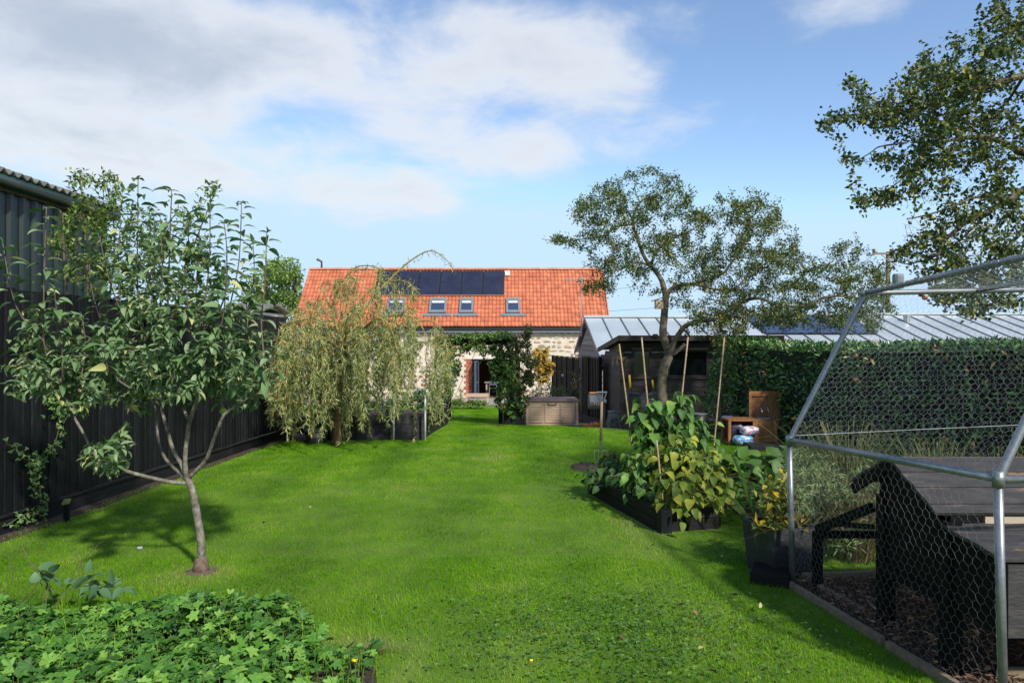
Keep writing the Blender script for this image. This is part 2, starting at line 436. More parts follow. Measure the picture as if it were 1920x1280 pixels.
M['wire'] = surf('mesh_wire', [(.3, (.30, .31, .32)), (.7, (.46, .47, .48))], .45, 8, metal=.4)
def glass(name, col, rough=.05):
    m, nt, b = newmat(name); b.inputs['Base Color'].default_value = (*col, 1); b.inputs['Roughness'].default_value = rough
    b.inputs['Specular IOR Level'].default_value = .6; return m
M['pane_dark'] = glass('dark_glass', (.006, .009, .010))
M['pane_blue'] = glass('roof_glass', (.035, .05, .10), .06)
M['bark_apple'] = surf('bark_apple', [(.25, (0.048, 0.04, 0.028)), (.5, (0.16, 0.144, 0.108)), (.75, (0.32, 0.304, 0.248))], .85, 26, 6, (1, 1, .7), bump=.7, bscale=60)
M['bark_base'] = surf('bark_base', [(.3, (.08, .05, .035)), (.7, (.20, .14, .10))], .9, 30, 5, bump=.6)
M['bark_shoot'] = surf('bark_shoot', [(.3, (.07, .05, .035)), (.7, (.16, .12, .085))], .7, 30, 3)
M['bark_old'] = surf('bark_old', [(.25, (0.035, 0.028, 0.0196)), (.5, (0.105, 0.0868, 0.0588)), (.78, (0.21, 0.182, 0.119))], .9, 9, 6, bump=.9, bscale=22)
M['twig'] = surf('twig', [(.3, (0.0525, 0.039, 0.027)), (.7, (0.128, 0.099, 0.0675))], .85, 12, 3)
M['willow_bark'] = surf('willow_bark', [(.3, (.10, .06, .03)), (.7, (.22, .15, .06))], .8, 14, 4, bump=.3)
M['willow_twig'] = surf('willow_twig', [(.3, (.20, .14, .03)), (.7, (.34, .25, .06))], .7, 10, 3)
M['soil'] = surf('soil', [(.25, (.022, .014, .010)), (.6, (.06, .038, .026)), (.85, (.12, .085, .055))], .95, 22, 8, bump=1, bscale=60)
M['bamboo'] = surf('bamboo', [(.3, (.26, .18, .10)), (.7, (.44, .33, .20))], .55, 9, 4, (1, 1, 3))
M['tan_plastic'] = surf('tan_plastic', [(.3, (0.402, 0.277, 0.196)), (.7, (0.505, 0.358, 0.255))], .55, 5, 4, (1, 1, 5))
M['brown_plastic'] = surf('brown_plastic', [(.3, (.10, .07, .06)), (.7, (.14, .10, .085))], .5, 5)
M['grey_plastic'] = surf('grey_plastic', [(.3, (.07, .085, .10)), (.7, (.11, .13, .15))], .5, 5)
M['black_plastic'] = surf('black_plastic', [(.3, (.012, .013, .015)), (.7, (.03, .032, .035))], .45, 6)
M['orange_plastic'] = surf('orange_plastic', [(.3, (.65, .20, .01)), (.7, (.75, .26, .02))], .45, 6)
M['yellow_plastic'] = surf('yellow_plastic', [(.3, (.70, .50, .01)), (.7, (.8, .58, .02))], .45, 6)
M['blue_plastic'] = surf('blue_plastic', [(.3, (.01, .06, .22)), (.7, (.02, .09, .30))], .45, 6)
M['brown_wood'] = surf('brown_wood', [(.2, (0.132, 0.0543, 0.0186)), (.55, (0.264, 0.116, 0.0388)), (.85, (0.419, 0.202, 0.0775))], .55, 4, 6, (7, 7, 1), bump=.3, rnd=.3)
M['ash_handle'] = surf('ash_handle', [(.3, (.30, .19, .11)), (.7, (.44, .30, .19))], .6, 8, 4, (1, 1, .2))
M['steel'] = surf('steel', [(.3, (.45, .45, .45)), (.7, (.65, .65, .65))], .25, 6, metal=.9)
M['slate_pot'] = surf('slate_pot', [(.25, (.010, .011, .013)), (.55, (.028, .030, .034)), (.8, (.11, .115, .125))], .6, 7, 8, bump=.5)
M['white_paint'] = surf('white_tube', [(.3, (.50, .52, .52)), (.7, (.66, .68, .68))], .45, 8)
M['weathered'] = surf('weathered_board', [(.2, (0.112, 0.084, 0.0525)), (.6, (0.21, 0.164, 0.105)), (.9, (0.294, 0.238, 0.168))], .85, 5, 6, (1, 5, 5), bump=.3)
M['ply'] = surf('plywood', [(.2, (.30, .24, .165)), (.7, (.46, .385, .28))], .75, 4, 5, (1, 6, 6))
M['coop_plank'] = surf('coop_plank', [(.2, (0.0154, 0.0147, 0.0154)), (.5, (0.035, 0.0322, 0.0315)), (.64, (0.0595, 0.0525, 0.049)), (.70, (0.18, 0.11, 0.055))], .7, 5, 7, (1.2, 4, 4), bump=.3, rnd=.12)
M['coop_black'] = surf('coop_black', [(.3, (.0025, .0028, .003)), (.7, (.006, .0065, .007))], .7, 5, 5, (9, 9, 1), bump=.3, spec=.12)
M['sunlit_black'] = surf('sunlit_black', [(.25, (.030, .029, .034)), (.6, (.050, .048, .055)), (.85, (.085, .08, .09))], .8, 5, 6, (1, 1, 8), bump=.3, rnd=.2, spec=.2)  # black timber as it looks in sun, the light put into its colour
# ------------------------------------------------------------------ ground and lawn
def ground_mat():
    m, nt, b = newmat('turf_soil')
    r = ramp(nt, [(.3, (.06, .11, .006)), (.55, (.09, .16, .008)), (.8, (.13, .18, .018))])
    nt.links.new(noise(nt, 3, 8), r.inputs[0]); nt.links.new(r.outputs[0], b.inputs['Base Color']); b.inputs['Roughness'].default_value = .95
    return m
ys = np.concatenate([np.linspace(-30, 45, 151), np.linspace(48, 120, 20), np.linspace(150, 900, 16)])
xs = np.concatenate([np.linspace(-700, -20, 12), np.linspace(-18, 18, 37), np.linspace(20, 700, 12)])
gx, gy = np.meshgrid(xs, ys)
V = np.stack([gx.ravel(), gy.ravel(), g(gy.ravel())], 1)
nx = len(xs); ii = np.arange(len(ys) - 1)[:, None] * nx + np.arange(nx - 1)[None]
Fq = np.stack([ii, ii + 1, ii + nx + 1, ii + nx], -1).reshape(-1, 4)
tag(link('ground', mesh_np('ground', V, Fq, ground_mat(), smooth=True)), kind='structure')

# ------------------------------------------------------------------ plan of the garden (metres, x right, y ahead)
FX = -4.40                                     # boarded fence on the left
HEDGE = [(4.55, 14.2), (4.75, 12.6), (5.75, 7.0), (6.6, 3.2)]       # face of the laurel hedge
def hedge_x(y): return np.interp(y, [p[1] for p in HEDGE][::-1], [p[0] for p in HEDGE][::-1])
BA, BB, BC = G(1235, 998), G(1122, 924), G(1358, 990)    # corners of the bean bed
BED_U = Vector((BC.x - BA.x, BC.y - BA.y, 0)); BED_W = BED_U.length; BED_U.normalize()
BED_V = Vector((-BED_U.y, BED_U.x, 0)); BED_L = 1.80
RUN0 = Vector((1.90, 4.57)); RUN1 = Vector((2.107, 2.90))              # left side of the poultry run, far to near
RUND = (RUN1 - RUN0).normalized(); RUNN = Vector((-RUND.y, RUND.x))   # across, to the right
if RUNN.x < 0: RUNN = -RUNN
COVER = [(-4.2, 1.8), (-4.2, 3.55), (-3.6, 3.9), (-3.0, 4.1), (-2.2, 3.92), (-1.6, 3.97), (-1.25, 3.8), (-1.0, 3.55), (-.9, 3.35), (-.66, 3.42), (-.60, 3.1), (-.62, 2.6), (-.7, 1.8)]
def inpoly(x, y, poly):
    r = np.zeros(x.shape, bool); n = len(poly)
    for i in range(n):
        x0, y0 = poly[i]; x1, y1 = poly[(i + 1) % n]
        if y0 == y1: continue
        c = ((y0 > y) != (y1 > y)) & (x < (x1 - x0) * (y - y0) / (y1 - y0) + x0)
        r ^= c
    return r
def bed_uv(x, y):
    dx, dy = x - BA.x, y - BA.y
    return dx * BED_U.x + dy * BED_U.y, dx * BED_V.x + dy * BED_V.y
def snoise(x, y, s, seed):
    r = np.random.default_rng(seed); v = 0
    for k in range(5):
        a = r.random() * 6.28; f = s * (1 + k * .45); p = r.random() * 6.28
        v = v + np.sin((x * math.cos(a) + y * math.sin(a)) * f + p + 1.3 * np.sin((y * math.cos(a) - x * math.sin(a)) * f * .7 + p)) / 5
    return v
def lawn_ok(x, y):
    ok = (x > FX + .16 + .05 * np.sin(y * 3.1)) & (x < hedge_x(y) - .5)
    u, v = bed_uv(x, y)
    ok &= ~((u > -.03) & (u < BED_W + .03) & (v > -.04) & (v < BED_L + .03))
    rx = (x - RUN0.x) * RUNN.x + (y - RUN0.y) * RUNN.y; ry = (x - RUN0.x) * RUND.x + (y - RUN0.y) * RUND.y
    ok &= ~((rx > 0.02) & (ry > -.25))
    ok &= ~((x > 1.95) & (y > 5.5) & (y < 7.6) & (x > 2.35 - .1 * (y - 5)))
    ok &= ~inpoly(x, y, [(p[0], p[1] - .12) for p in COVER])
    ok &= ~((x < -1.62) & (y > 12.72) & (y < 17.6))
    ok &= ~((y > 13) & (x > np.interp(y, [13, 16, 17, 18, 24], [2.6, 2.35, .2, -.35, -.3])))
    ok &= ~((x < -1.7) & (y > 12.6) & (y < 17.6)) & ~((x < -3.2) & (y > 17))
    ok &= ~(np.hypot(x + 2.22, y - 4.87) < .10)
    ok &= ~((np.hypot((x - 1.02) / .20, (y - 9.45) / .40) < 1))            # dug soil by the fork
    return ok
def zone(n_m2, x0, x1, y0, y1):
    n = int(n_m2 * (x1 - x0) * (y1 - y0)); x = rng.uniform(x0, x1, n); y = rng.uniform(y0, y1, n)
    k = lawn_ok(x, y) & (np.abs(x) < y * .80 + .5)
    return x[k], y[k]
def wear(x, y):      # worn, dry spots with a shape of their own
    d = np.exp(-((x + 2.22) / .3) ** 2 - ((y - 4.8) / .26) ** 2) + .9 * np.exp(-((x + .50) / .13) ** 2 - ((y - 3.25) / .45) ** 2)
    d += .8 * np.exp(-((x + .75) / .35) ** 2 - ((y - 3.62) / .09) ** 2) + .35 * np.exp(-((x - FX - .25) / .18) ** 2)
    d += .45 * np.clip(snoise(x, y, 2.1, 77) - .45, 0, 1) * 2 + .5 * np.exp(-((x + 2.0) / .5) ** 2 - ((y - 7.7) / .35) ** 2) + .5 * np.exp(-((x - 1.2) / .16) ** 2 - ((y - 6.6) / .9) ** 2)
    return d
def grass(name, zones, segs, h, wd, label):
    X = []; Y = []
    for z in zones:
        a, b = zone(*z); X.append(a); Y.append(b)
    x = np.concatenate(X); y = np.concatenate(Y); n = len(x)
    wr = wear(x, y); keep = rng.random(n) > wr * .75; x, y, wr = x[keep], y[keep], wr[keep]; n = len(x)
    gz = g(y) - .004
    a = rng.uniform(0, 2 * np.pi, n); lean = np.abs(rng.normal(.0, .55, n)) + .12
    tall = 1 + .30 * snoise(x, y, 2.3, 3) + .15 * snoise(x, y, 7, 4)
    H = h * rng.uniform(.55, 1.25, n) * tall; wid = wd * rng.uniform(.7, 1.3, n)
    dx, dy = np.cos(a), np.sin(a); px_, py_ = -dy, dx
    t = (.47 + .30 * snoise(x, y, 1.1, 5) + .22 * snoise(x, y, 3.7, 6) + .12 * snoise(x, y, 11, 8) + .15 * np.sin((x + .03 * y) * 2 * np.pi / 1.1 + .6) + .14 * snoise(x * 3.0, y * .8, 4.5, 9) + rng.normal(0, .13, n) + .55 * wr)
    t = np.clip(t, 0, 1)
    b0 = np.stack([x, y, gz], 1); sd_ = np.stack([px_, py_, np.zeros(n)], 1) * (wid / 2)[:, None]
    tip = b0 + np.stack([dx * H * np.sin(lean) * 1.1, dy * H * np.sin(lean) * 1.1, H * np.cos(lean)], 1)
    if segs == 2:
        mid = b0 + np.stack([dx * H * np.sin(lean) * .35, dy * H * np.sin(lean) * .35, H * np.cos(lean) * .60], 1)
        V = np.stack([b0 - sd_, b0 + sd_, mid + sd_ * .8, mid - sd_ * .8, tip], 1).reshape(-1, 3)
        o = (np.arange(n) * 5)[:, None]
        Fc = [o + np.array([[0, 1, 2, 3]]), o + np.array([[3, 2, 4]])]; k = 5
    else:
        V = np.stack([b0 - sd_, b0 + sd_, tip], 1).reshape(-1, 3); Fc = (np.arange(n) * 3)[:, None] + np.array([[0, 1, 2]]); k = 3
    ob = link(name, mesh_np(name, V, Fc, M['grass'], np.repeat(t, k)), kind='stuff')
    return tag(ob, label, 'grass')
M['grass'] = leafmat('grass_blade', [(0, (0.0607, 0.185, 0.00235)), (.30, (0.109, 0.289, 0.00352)), (.60, (0.173, 0.395, 0.00589)), (.82, (0.252, 0.448, 0.0188)), (1, (0.397, 0.435, 0.118))], .8, .45, spec=.06)
grass('lawn_grass', [(12500, -4.3, 5.2, 2.6, 5.2), (7000, -4.4, 5.5, 5.2, 8.2)], 2, .027, .0028, 'short bright green mown grass of the lawn nearest the camera')
grass('far_lawn_grass', [(4400, -4.4, 5.4, 8.2, 12.6), (3200, -3.2, 2.9, 12.6, 26.5)], 1, .032, .0065, 'mown grass of the lawn running on towards the house')

# low clover and weeds in the turf, right of centre
n = 2600
cx = rng.normal(.62, .52, n); cy = rng.normal(3.75, .42, n); k = lawn_ok(cx, cy) & (cy > 2.7); cx, cy = cx[k], cy[k]; n = len(cx)
P = np.stack([cx, cy, g(cy) + rng.uniform(.012, .045, n)], 1); a = rng.uniform(0, 6.28, n)
M['clover'] = leafmat('clover', [(0, (0.0337, 0.101, 0.0162)), (.6, (0.0744, 0.175, 0.0297)), (1, (0.148, 0.256, 0.054))], .6, .25)
ob = leaves('clover', P, np.stack([np.cos(a), np.sin(a), rng.uniform(-.1, .35, n)], 1), np.array([0, 0, 1.]) + rng.normal(0, .25, (n, 3)), rng.uniform(.016, .034, n), rng.uniform(.012, .022, n), LEAF2, M['clover'])
tag(ob, 'low clover and weeds growing through the turf right of centre', 'clover')

# bare soil: strip along the left fence, dug patch by the fork, earth of the cut edge by the ground cover
def soil_sheet(name, poly, label, dz=.006, mat='soil', rough=.0, n=10):
    """fan of a polygon with a slightly uneven rim"""
    cx = sum(p[0] for p in poly) / len(poly); cy = sum(p[1] for p in poly) / len(poly)
    mb = MB(); vs = [(cx, cy, g(cy) + dz + rough)]; rim = []
    for i in range(len(poly)):
        a, b = poly[i], poly[(i + 1) % len(poly)]
        for k in range(n):
            t = k / n; x = a[0] + (b[0] - a[0]) * t + random.gauss(0, .012); y = a[1] + (b[1] - a[1]) * t + random.gauss(0, .012)
            rim.append((x, y))
    for f in (.45, .8, 1.0):
        for x, y in rim:
            xx = cx + (x - cx) * f; yy = cy + (y - cy) * f
            vs.append((xx, yy, g(yy) + dz + (rough * random.uniform(.3, 1) if f < 1 else -.004)))
    m = len(rim); fs = [(0, 1 + i, 1 + (i + 1) % m) for i in range(m)]
    for r in (0, 1):
        fs += [(1 + r * m + i, 1 + (r + 1) * m + i, 1 + (r + 1) * m + (i + 1) % m, 1 + r * m + (i + 1) % m) for i in range(m)]
    mb.add(vs, fs)
    return tag(mb.build(name, M[mat]), kind='structure')
soil_sheet('soil_strip', [(FX - .02, 3), (FX + .2, 3), (FX + .22, 7), (FX + .2, 12.5), (FX - .02, 12.5)], '', .008, n=14)
soil_sheet('dug_soil', [(.84, 9.2), (1.02, 9.02), (1.2, 9.3), (1.18, 9.8), (1.0, 9.9), (.82, 9.6)], '', .012, rough=.03)
soil_sheet('planting_soil', [(2.1, 5.6), (3.9, 5.4), (5.3, 7.4), (4.7, 9.6), (3.2, 9.0), (2.2, 6.8)], '', .010, rough=.03)
soil_sheet('cover_soil', [(p[0], p[1] - .05) for p in COVER], '', .010, rough=.02, n=4)
soil_sheet('tree_soil', [(-2.31, 4.82), (-2.2, 4.76), (-2.10, 4.81), (-2.12, 4.92), (-2.24, 4.95), (-2.33, 4.89)], '', .006, mat='bark_base', n=6)
soil_sheet('shed_soil', [(1.2, 17.4), (2.2, 15.2), (4.5, 14.6), (6.0, 15.6), (6.0, 17.0), (2.0, 17.6)], '', .008, rough=.01)
soil_sheet('border_soil', [(-4.5, 12.75), (-1.8, 12.75), (-1.8, 17.5), (-3.4, 17.6), (-3.4, 23), (-4.5, 23)], '', .008, rough=.01)
soil_sheet('garden_soil', [(-.2, 18.0), (2.6, 18.0), (2.4, 30), (-.2, 26)], '', .008, rough=.02)
# paved yard by the house
mb = MB(); mb.prism([(-14, 27.5, g(27.5) - .2), (6, 27.5, g(27.5) - .2), (6, 42, g(27.5) - .2), (-14, 42, g(27.5) - .2)], (0, 0, .0))
mb = MB()
mb.add([(-14, 28, g(28) + .01), (6, 28, g(28) + .01), (6, 35.2, -1.372), (-14, 35.2, -1.372)], [(0, 1, 2, 3)])
M['paving'] = surf('paving', [(.3, (.22, .20, .17)), (.7, (.34, .31, .27))], .9, 3, 5)
tag(mb.build('yard_paving', M['paving']), kind='structure')

# ------------------------------------------------------------------ left boundary: boarded fence
FTOP = CZ + .465
fence = thing('boarded_fence', 'tall black featheredge board fence along the left of the lawn', 'fence', (FX, 8, g(8)))
def board_mesh(name, wd, th, h, mat):
    mb = MB()      # tapered featheredge section, running up z from 0
    mb.add([(0, 0, 0), (0, wd, 0), (-.004, wd, 0), (-th, 0, 0), (0, 0, h), (0, wd, h), (-.004, wd, h), (-th, 0, h)],
           [(0, 3, 2, 1), (4, 5, 6, 7), (0, 1, 5, 4), (1, 2, 6, 5), (2, 3, 7, 6), (3, 0, 4, 7)])
    return mb.mesh(name, mat)
bm_ = [board_mesh('board', .125, .022, 1.0, M['black_wood']) for _ in range(3)]
y = 3.2; i = 0
while y < 13.2:
    z0 = g(y) + .17; o = link('board', bm_[i % 3], fence, (FX + .012 + random.uniform(-.002, .004), y, z0), (0, random.gauss(0, .002), random.gauss(.10, .015)), (1, 1, FTOP + random.uniform(-.006, .006) - z0))
    y += .113; i += 1
for a in np.arange(3.2, 13.2, 2.5):
    b = a + 2.5 - .01
    mb = MB(); mb.prism([(FX - .03, a, g(a) - .05), (FX - .03, b, g(b) - .05), (FX - .03, b, g(b) + .165), (FX - .03, a, g(a) + .165)], (.068, 0, 0))
    mb.prism([(FX + .0382, a, g(a) + .150), (FX + .0382, b, g(b) + .150), (FX + .0382, b, g(b) + .166), (FX + .0382, a, g(a) + .166)], (.02, 0, 0))
    mb.build('gravel_board', M['black_wood_h'], fence)
for a in np.arange(3.2, 13.4, 2.5):
    MB().box((FX - .16, a - .05, g(a)), (FX - .05, a + .05, FTOP - .02)).build('post', M['black_wood'], fence)
for h in (.45, 1.75):
    MB().beam((FX - .09, 3.2, g(8) + h), (FX - .09, 13.2, g(8) + h), .05, .08).build('rail', M['black_wood'], fence)

# green metal barn beyond the fence
BX = -6.0
barn = thing('metal_barn', 'dark green ribbed metal barn beyond the black fence', 'barn', (BX - 2, 8, g(8)))
eave = CZ + 1.90
mb = MB(); prof = []
y = 4.0
while y < 9.9:
    prof += [(0, y), (0, y + .11), (.035, y + .135), (.035, y + .185), (0, y + .21)]; y += .21
vs = []; fs = []
for (dx, yy) in prof: vs += [(BX + dx, yy, g(8) - .1), (BX + dx, yy, eave)]
fs = [(2 * i, 2 * i + 2, 2 * i + 3, 2 * i + 1) for i in range(len(prof) - 1)]
mb.add(vs, fs); mb.build('wall_sheeting', M['barn_green'], barn)
MB().box((BX - 5, 4.0, g(8) - .1), (BX - .02, 9.95, eave - .02)).build('wall', M['barn_green'], barn)
MB().tube([(BX + .14, 3.9, eave - .02), (BX + .14, 10.1, eave - .05)], .075, 12).build('gutter', M['gutter_green'], barn, smooth=True)
MB().box((BX - .02, 4.0, eave - .14), (BX + .06, 9.95, eave - .08)).build('eave_board', M['weathered'], barn)
mb = MB(); N_ = 7; 
ny = 200; yv = np.linspace(3.85, 10.15, ny)
rows = []
for (xx, zz) in ((BX + .22, eave + .05), (BX - 2.5, eave + .75)):
    rows.append([(xx, yy, zz + .03 * math.sin(yy * 2 * math.pi / .146)) for yy in yv])
mb.add(rows[0] + rows[1], [(i, i + 1, ny + i + 1, ny + i) for i in range(ny - 1)])
o = mb.build('roof_sheet', M['cement'], barn, smooth=True); sol = o.modifiers.new('thick', 'SOLIDIFY'); sol.thickness = .018
for yy in (4.6, 5.3, 6.0, 6.35, 7.1, 7.9, 8.4, 9.2):
    MB().beam((BX + .02, yy, eave + .10), (BX + .02, yy + .18, eave + .115), .09, .03).build('moss_clump', M['soil'], barn)
# ------------------------------------------------------------------ the house
HY = 35.0; HZ = -1.37; HX0, HX1 = -11.1, 4.98
EY, EZ, RY, RZ = 34.7, 2.29, 37.6, 5.47
house = thing('stone_house', 'long pale stone house with orange pantile roof and open glazed doors', 'house', (-3, 37.6, HZ))
DX0, DX1, DZ1 = -2.06, .42, .63
mb = MB()
mb.box((HX0 + .12, HY, HZ - .3), (DX0 - .40, HY + .45, 2.2)); mb.box((DX1, HY, HZ - .3), (HX1 - .12, HY + .45, 2.2)); mb.box((DX0 - .40, HY, DZ1 + .15), (DX1, HY + .45, 2.2))
for xx in (HX0 + .12, HX1 - .57):
    mb.prism([(xx, HY + .45, HZ - .3), (xx, 40.2, HZ - .3), (xx, 40.2, 2.1), (xx, RY, RZ - .12), (xx, HY + .45, 2.5)], (.45, 0, 0))
mb.box((HX0 + .57, 39.8, HZ - .3), (HX1 - .57, 40.2, 2.2))
wall = mb.build('wall', M['mortar'], house)
# rubble stones set in the face
def stone_proto(seed):
    r = random.Random(seed); n = 7; vs = []; 
    for ring, (s_, d) in enumerate(((1.0, .0), (.86, -.022))):
        for k in range(n):
            a = 2 * math.pi * k / n + .3
            if ring == 0: rr = [(abs(math.cos(a)) ** 6 + abs(math.sin(a)) ** 6) ** (-1 / 6) * r.uniform(.84, 1.0) for _ in (0,)][0]; store = vs
            q = rr if ring == 0 else None
            if ring == 0: vs.append((math.cos(a) * rr * .5, 0, math.sin(a) * rr * .5))
            else:
                b = vs[k]; vs.append((b[0] * s_, d, b[2] * s_))
    vs.append((0, -.028, 0))
    fs = [(k, (k + 1) % n, n + (k + 1) % n, n + k) for k in range(n)] + [(n + k, n + (k + 1) % n, 2 * n) for k in range(n)]
    mb = MB(); mb.add(vs, fs); return mb
protos = [stone_proto(s) for s in range(8)]
pm = [p.mesh('stone', M['stone']) for p in protos]
stones = []
z = HZ + .02
while z < 2.05:
    h = random.uniform(.14, .24); x = HX0 + .15
    while x < HX1 - .2:
        wd = random.choice((random.uniform(.16, .28), random.uniform(.24, .5)))
        hh = h * random.uniform(.55, .98); cxx = x + wd / 2; czz = z + h / 2 + random.uniform(-.02, .02)
        if random.random() < .8 and not (DX0 - .62 < cxx + wd / 2 and cxx - wd / 2 < DX1 + .05 and czz < DZ1 + .24) and czz + hh / 2 < 2.15:
            stones.append((cxx, czz, wd * .93, hh * .95, random.uniform(-.12, .12)))
        x += wd + random.uniform(.03, .09)
    z += h + .025
def vis(s):
    px = 960 + s[0] / HY * F; py = 640 - (s[1] - CZ) / HY * F
    sc = s[2] * s[3]
    if 990 < px < 1085 and 618 < py < 700: return 3 + sc
    if 845 < px < 935 and 650 < py < 750: return 2 + sc
    if px > 780: return 1 + sc
    return sc
stones.sort(key=vis, reverse=True)
for s in stones[:300]:
    link('stone', random.choice(pm), house, (s[0], HY, s[1]), (0, s[4], 0), (s[2], 1, s[3]))
mb = MB()
for s in stones[300:]:
    p = random.choice(protos); c_, s_ = math.cos(s[4]), math.sin(s[4])
    mb.add([(s[0] + (v[0] * s[2]) * c_ + (v[2] * s[3]) * s_, HY + v[1], s[1] - (v[0] * s[2]) * s_ + (v[2] * s[3]) * c_) for v in p.v], p.f, random.random())
mb.build('rubble_stones', M['stone_s'], house, tint=True, kind='stuff')
# brick jamb of the opening
mb = MB(); z = HZ; k = 0
while z < DZ1 - .05:
    off = .0 if k % 2 else .10
    mb.box((DX0 - .40 + (.1 if k % 4 < 2 else 0), HY + .01, z), (DX0 - .145 - off, HY + .40, z + .062), random.random()); mb.box((DX0 - .135 - off, HY + .008, z), (DX0, HY + .40, z + .062), random.random())
    z += .073; k += 1
mb.build('brick_jamb', M['brick'], house, tint=True, kind='stuff')
MB().box((DX0 - .40, HY + .02, HZ - .1), (DX0 - .006, HY + .42, DZ1)).build('jamb_core', M['mortar'], house)
MB().box((DX0 - .46, HY - .03, DZ1 + .003), (DX1 + .2, HY + .40, DZ1 + .148)).build('lintel', M['cream'], house)
# room behind the opening
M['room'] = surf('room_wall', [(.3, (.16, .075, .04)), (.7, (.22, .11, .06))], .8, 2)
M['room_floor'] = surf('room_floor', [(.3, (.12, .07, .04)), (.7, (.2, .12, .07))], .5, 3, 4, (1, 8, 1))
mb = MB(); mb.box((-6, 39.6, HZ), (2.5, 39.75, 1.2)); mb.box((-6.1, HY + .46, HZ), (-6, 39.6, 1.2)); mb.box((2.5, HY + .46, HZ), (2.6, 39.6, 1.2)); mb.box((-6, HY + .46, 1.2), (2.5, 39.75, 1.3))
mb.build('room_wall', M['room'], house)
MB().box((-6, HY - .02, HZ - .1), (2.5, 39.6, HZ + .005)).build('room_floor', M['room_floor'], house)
fr = MB(); fr.box((DX0 + .003, HY + .12, DZ1 - .075), (DX1, HY + .22, DZ1 - .003)); fr.box((DX0 + .003, HY + .12, HZ + .01), (DX0 + .07, HY + .22, DZ1 - .078)); fr.box((DX1 - .07, HY + .12, HZ + .01), (DX1, HY + .22, DZ1 - .078))
fr.build('door_frame', M['slate_frame'], house)
def leafdoor(a, b):
    a = Vector((a[0], a[1], HZ + .02)); b = Vector((b[0], b[1], HZ + .02)); H = DZ1 - .1 - HZ; d = (b - a).normalized()
    mb = MB(); up = Vector((0, 0, 1))
    mb.beam(a + d * .035, a + d * .035 + up * H, .07, .05, d.cross(up)); mb.beam(b - d * .035, b - d * .035 + up * H, .07, .05, d.cross(up))
    mb.beam(a + d * .072 + up * .05, b - d * .072 + up * .05, .05, .1); mb.beam(a + d * .072 + up * (H - .04), b - d * .072 + up * (H - .04), .05, .08)
    o = mb.build('folding_door', M['slate_frame'], house)
    MB().beam(a + d * .072 + up * (H / 2), b - d * .072 + up * (H / 2), .012, H - .2).build('pane', M['pane_blue'], o)
leafdoor((DX0 + .10, HY + .16), (DX0 + .19, HY - .52)); leafdoor((DX0 + .22, HY - .52), (DX0 + .34, HY + .16))
leafdoor((DX1 - .36, HY + .16), (DX1 - .26, HY - .5))
# roof
def roof_pt(x, s, off=0.0):
    L = math.hypot(RY - EY, RZ - EZ); ny_, nz_ = -(RZ - EZ) / L, (RY - EY) / L
    return Vector((x, EY + (RY - EY) * s + ny_ * off, EZ + (RZ - EZ) * s + nz_ * off))
ROWS = 14; TW = .195; ncol = int((HX1 - HX0 + .1) / TW); sub = 7
xs_ = HX0 - .05 + np.arange(ncol * sub + 1) * TW / sub
ph = (np.arange(ncol * sub + 1) % sub) / sub
prof = .019 * np.sin(ph * 2 * np.pi) + .008 * np.sin(ph * 4 * np.pi + .6)
Vv = []; Ff = []; Tt = []; base = 0; m_ = len(xs_)
rt = rng.random((ROWS, ncol + 1))
e0 = np.array(roof_pt(0, 0)); e1 = np.array(roof_pt(0, 1)); nrm = np.array(roof_pt(0, 0, 1)) - e0
for r in range(ROWS):
    s0 = r / ROWS - .004; s1 = (r + 1) / ROWS + .012
    jit = np.repeat(rng.normal(0, .006, ncol + 1), sub)[:m_]
    low = e0 + (e1 - e0) * s0; hi = e0 + (e1 - e0) * s1
    A = np.zeros((m_, 3)); A[:] = low + nrm * .062; A[:, 0] = xs_; A += (prof + jit)[:, None] * nrm
    B = np.zeros((m_, 3)); B[:] = hi + nrm * .03; B[:, 0] = xs_; B += prof[:, None] * nrm
    C = A - nrm * .03
    Vv += [C, A, B]; tt = np.repeat(rt[r], sub)[:m_]; Tt += [tt, tt, tt]
    i = np.arange(m_ - 1)
    Ff += [np.stack([base + i, base + i + 1, base + m_ + i + 1, base + m_ + i], 1), np.stack([base + m_ + i, base + m_ + i + 1, base + 2 * m_ + i + 1, base + 2 * m_ + i], 1)]
    base += 3 * m_
me = mesh_np('pantiles', np.concatenate(Vv) - np.array(house.location), np.concatenate(Ff), M['tile'], np.concatenate(Tt))
roof = link('roof', me, house, kind='stuff')
mb = MB(); mb.add([roof_pt(HX0, 0, -.03), roof_pt(HX1, 0, -.03), roof_pt(HX1, 1, -.03), roof_pt(HX0, 1, -.03), (HX0, 40.5, EZ), (HX1, 40.5, EZ)], [(0, 1, 2, 3), (3, 2, 5, 4)])
mb.build('roof_deck', M['tile'], house)
mb = MB()
for k in range(9):
    a = math.pi * k / 8; mb.v += [(0, -.13 * math.cos(a), .11 * math.sin(a)), (.44, -.13 * math.cos(a), .11 * math.sin(a))]; mb.t += [.5, .5]
mb.f = [(2 * k, 2 * k + 2, 2 * k + 3, 2 * k + 1) for k in range(8)] + [(0, 2, 4, 6, 8, 10, 12, 14, 16), (17, 15, 13, 11, 9, 7, 5, 3, 1)]
rm = mb.mesh('ridge_tile', M['ridge_tile'], smooth=False)
x = HX0 - .05
while x < HX1 - .3:
    link('ridge_tile', rm, house, (x, RY, RZ + random.uniform(.0, .012)), None, None); x += .453
MB().box((HX0, EY - .02, EZ - .17), (HX1, EY + .14, EZ - .045)).build('gutter', M['black_metal'], house)
MB().box((HX0, EY + .05, EZ - .30), (HX1, HY + .02, EZ - .172)).build('fascia', M['grey_paint'], house)
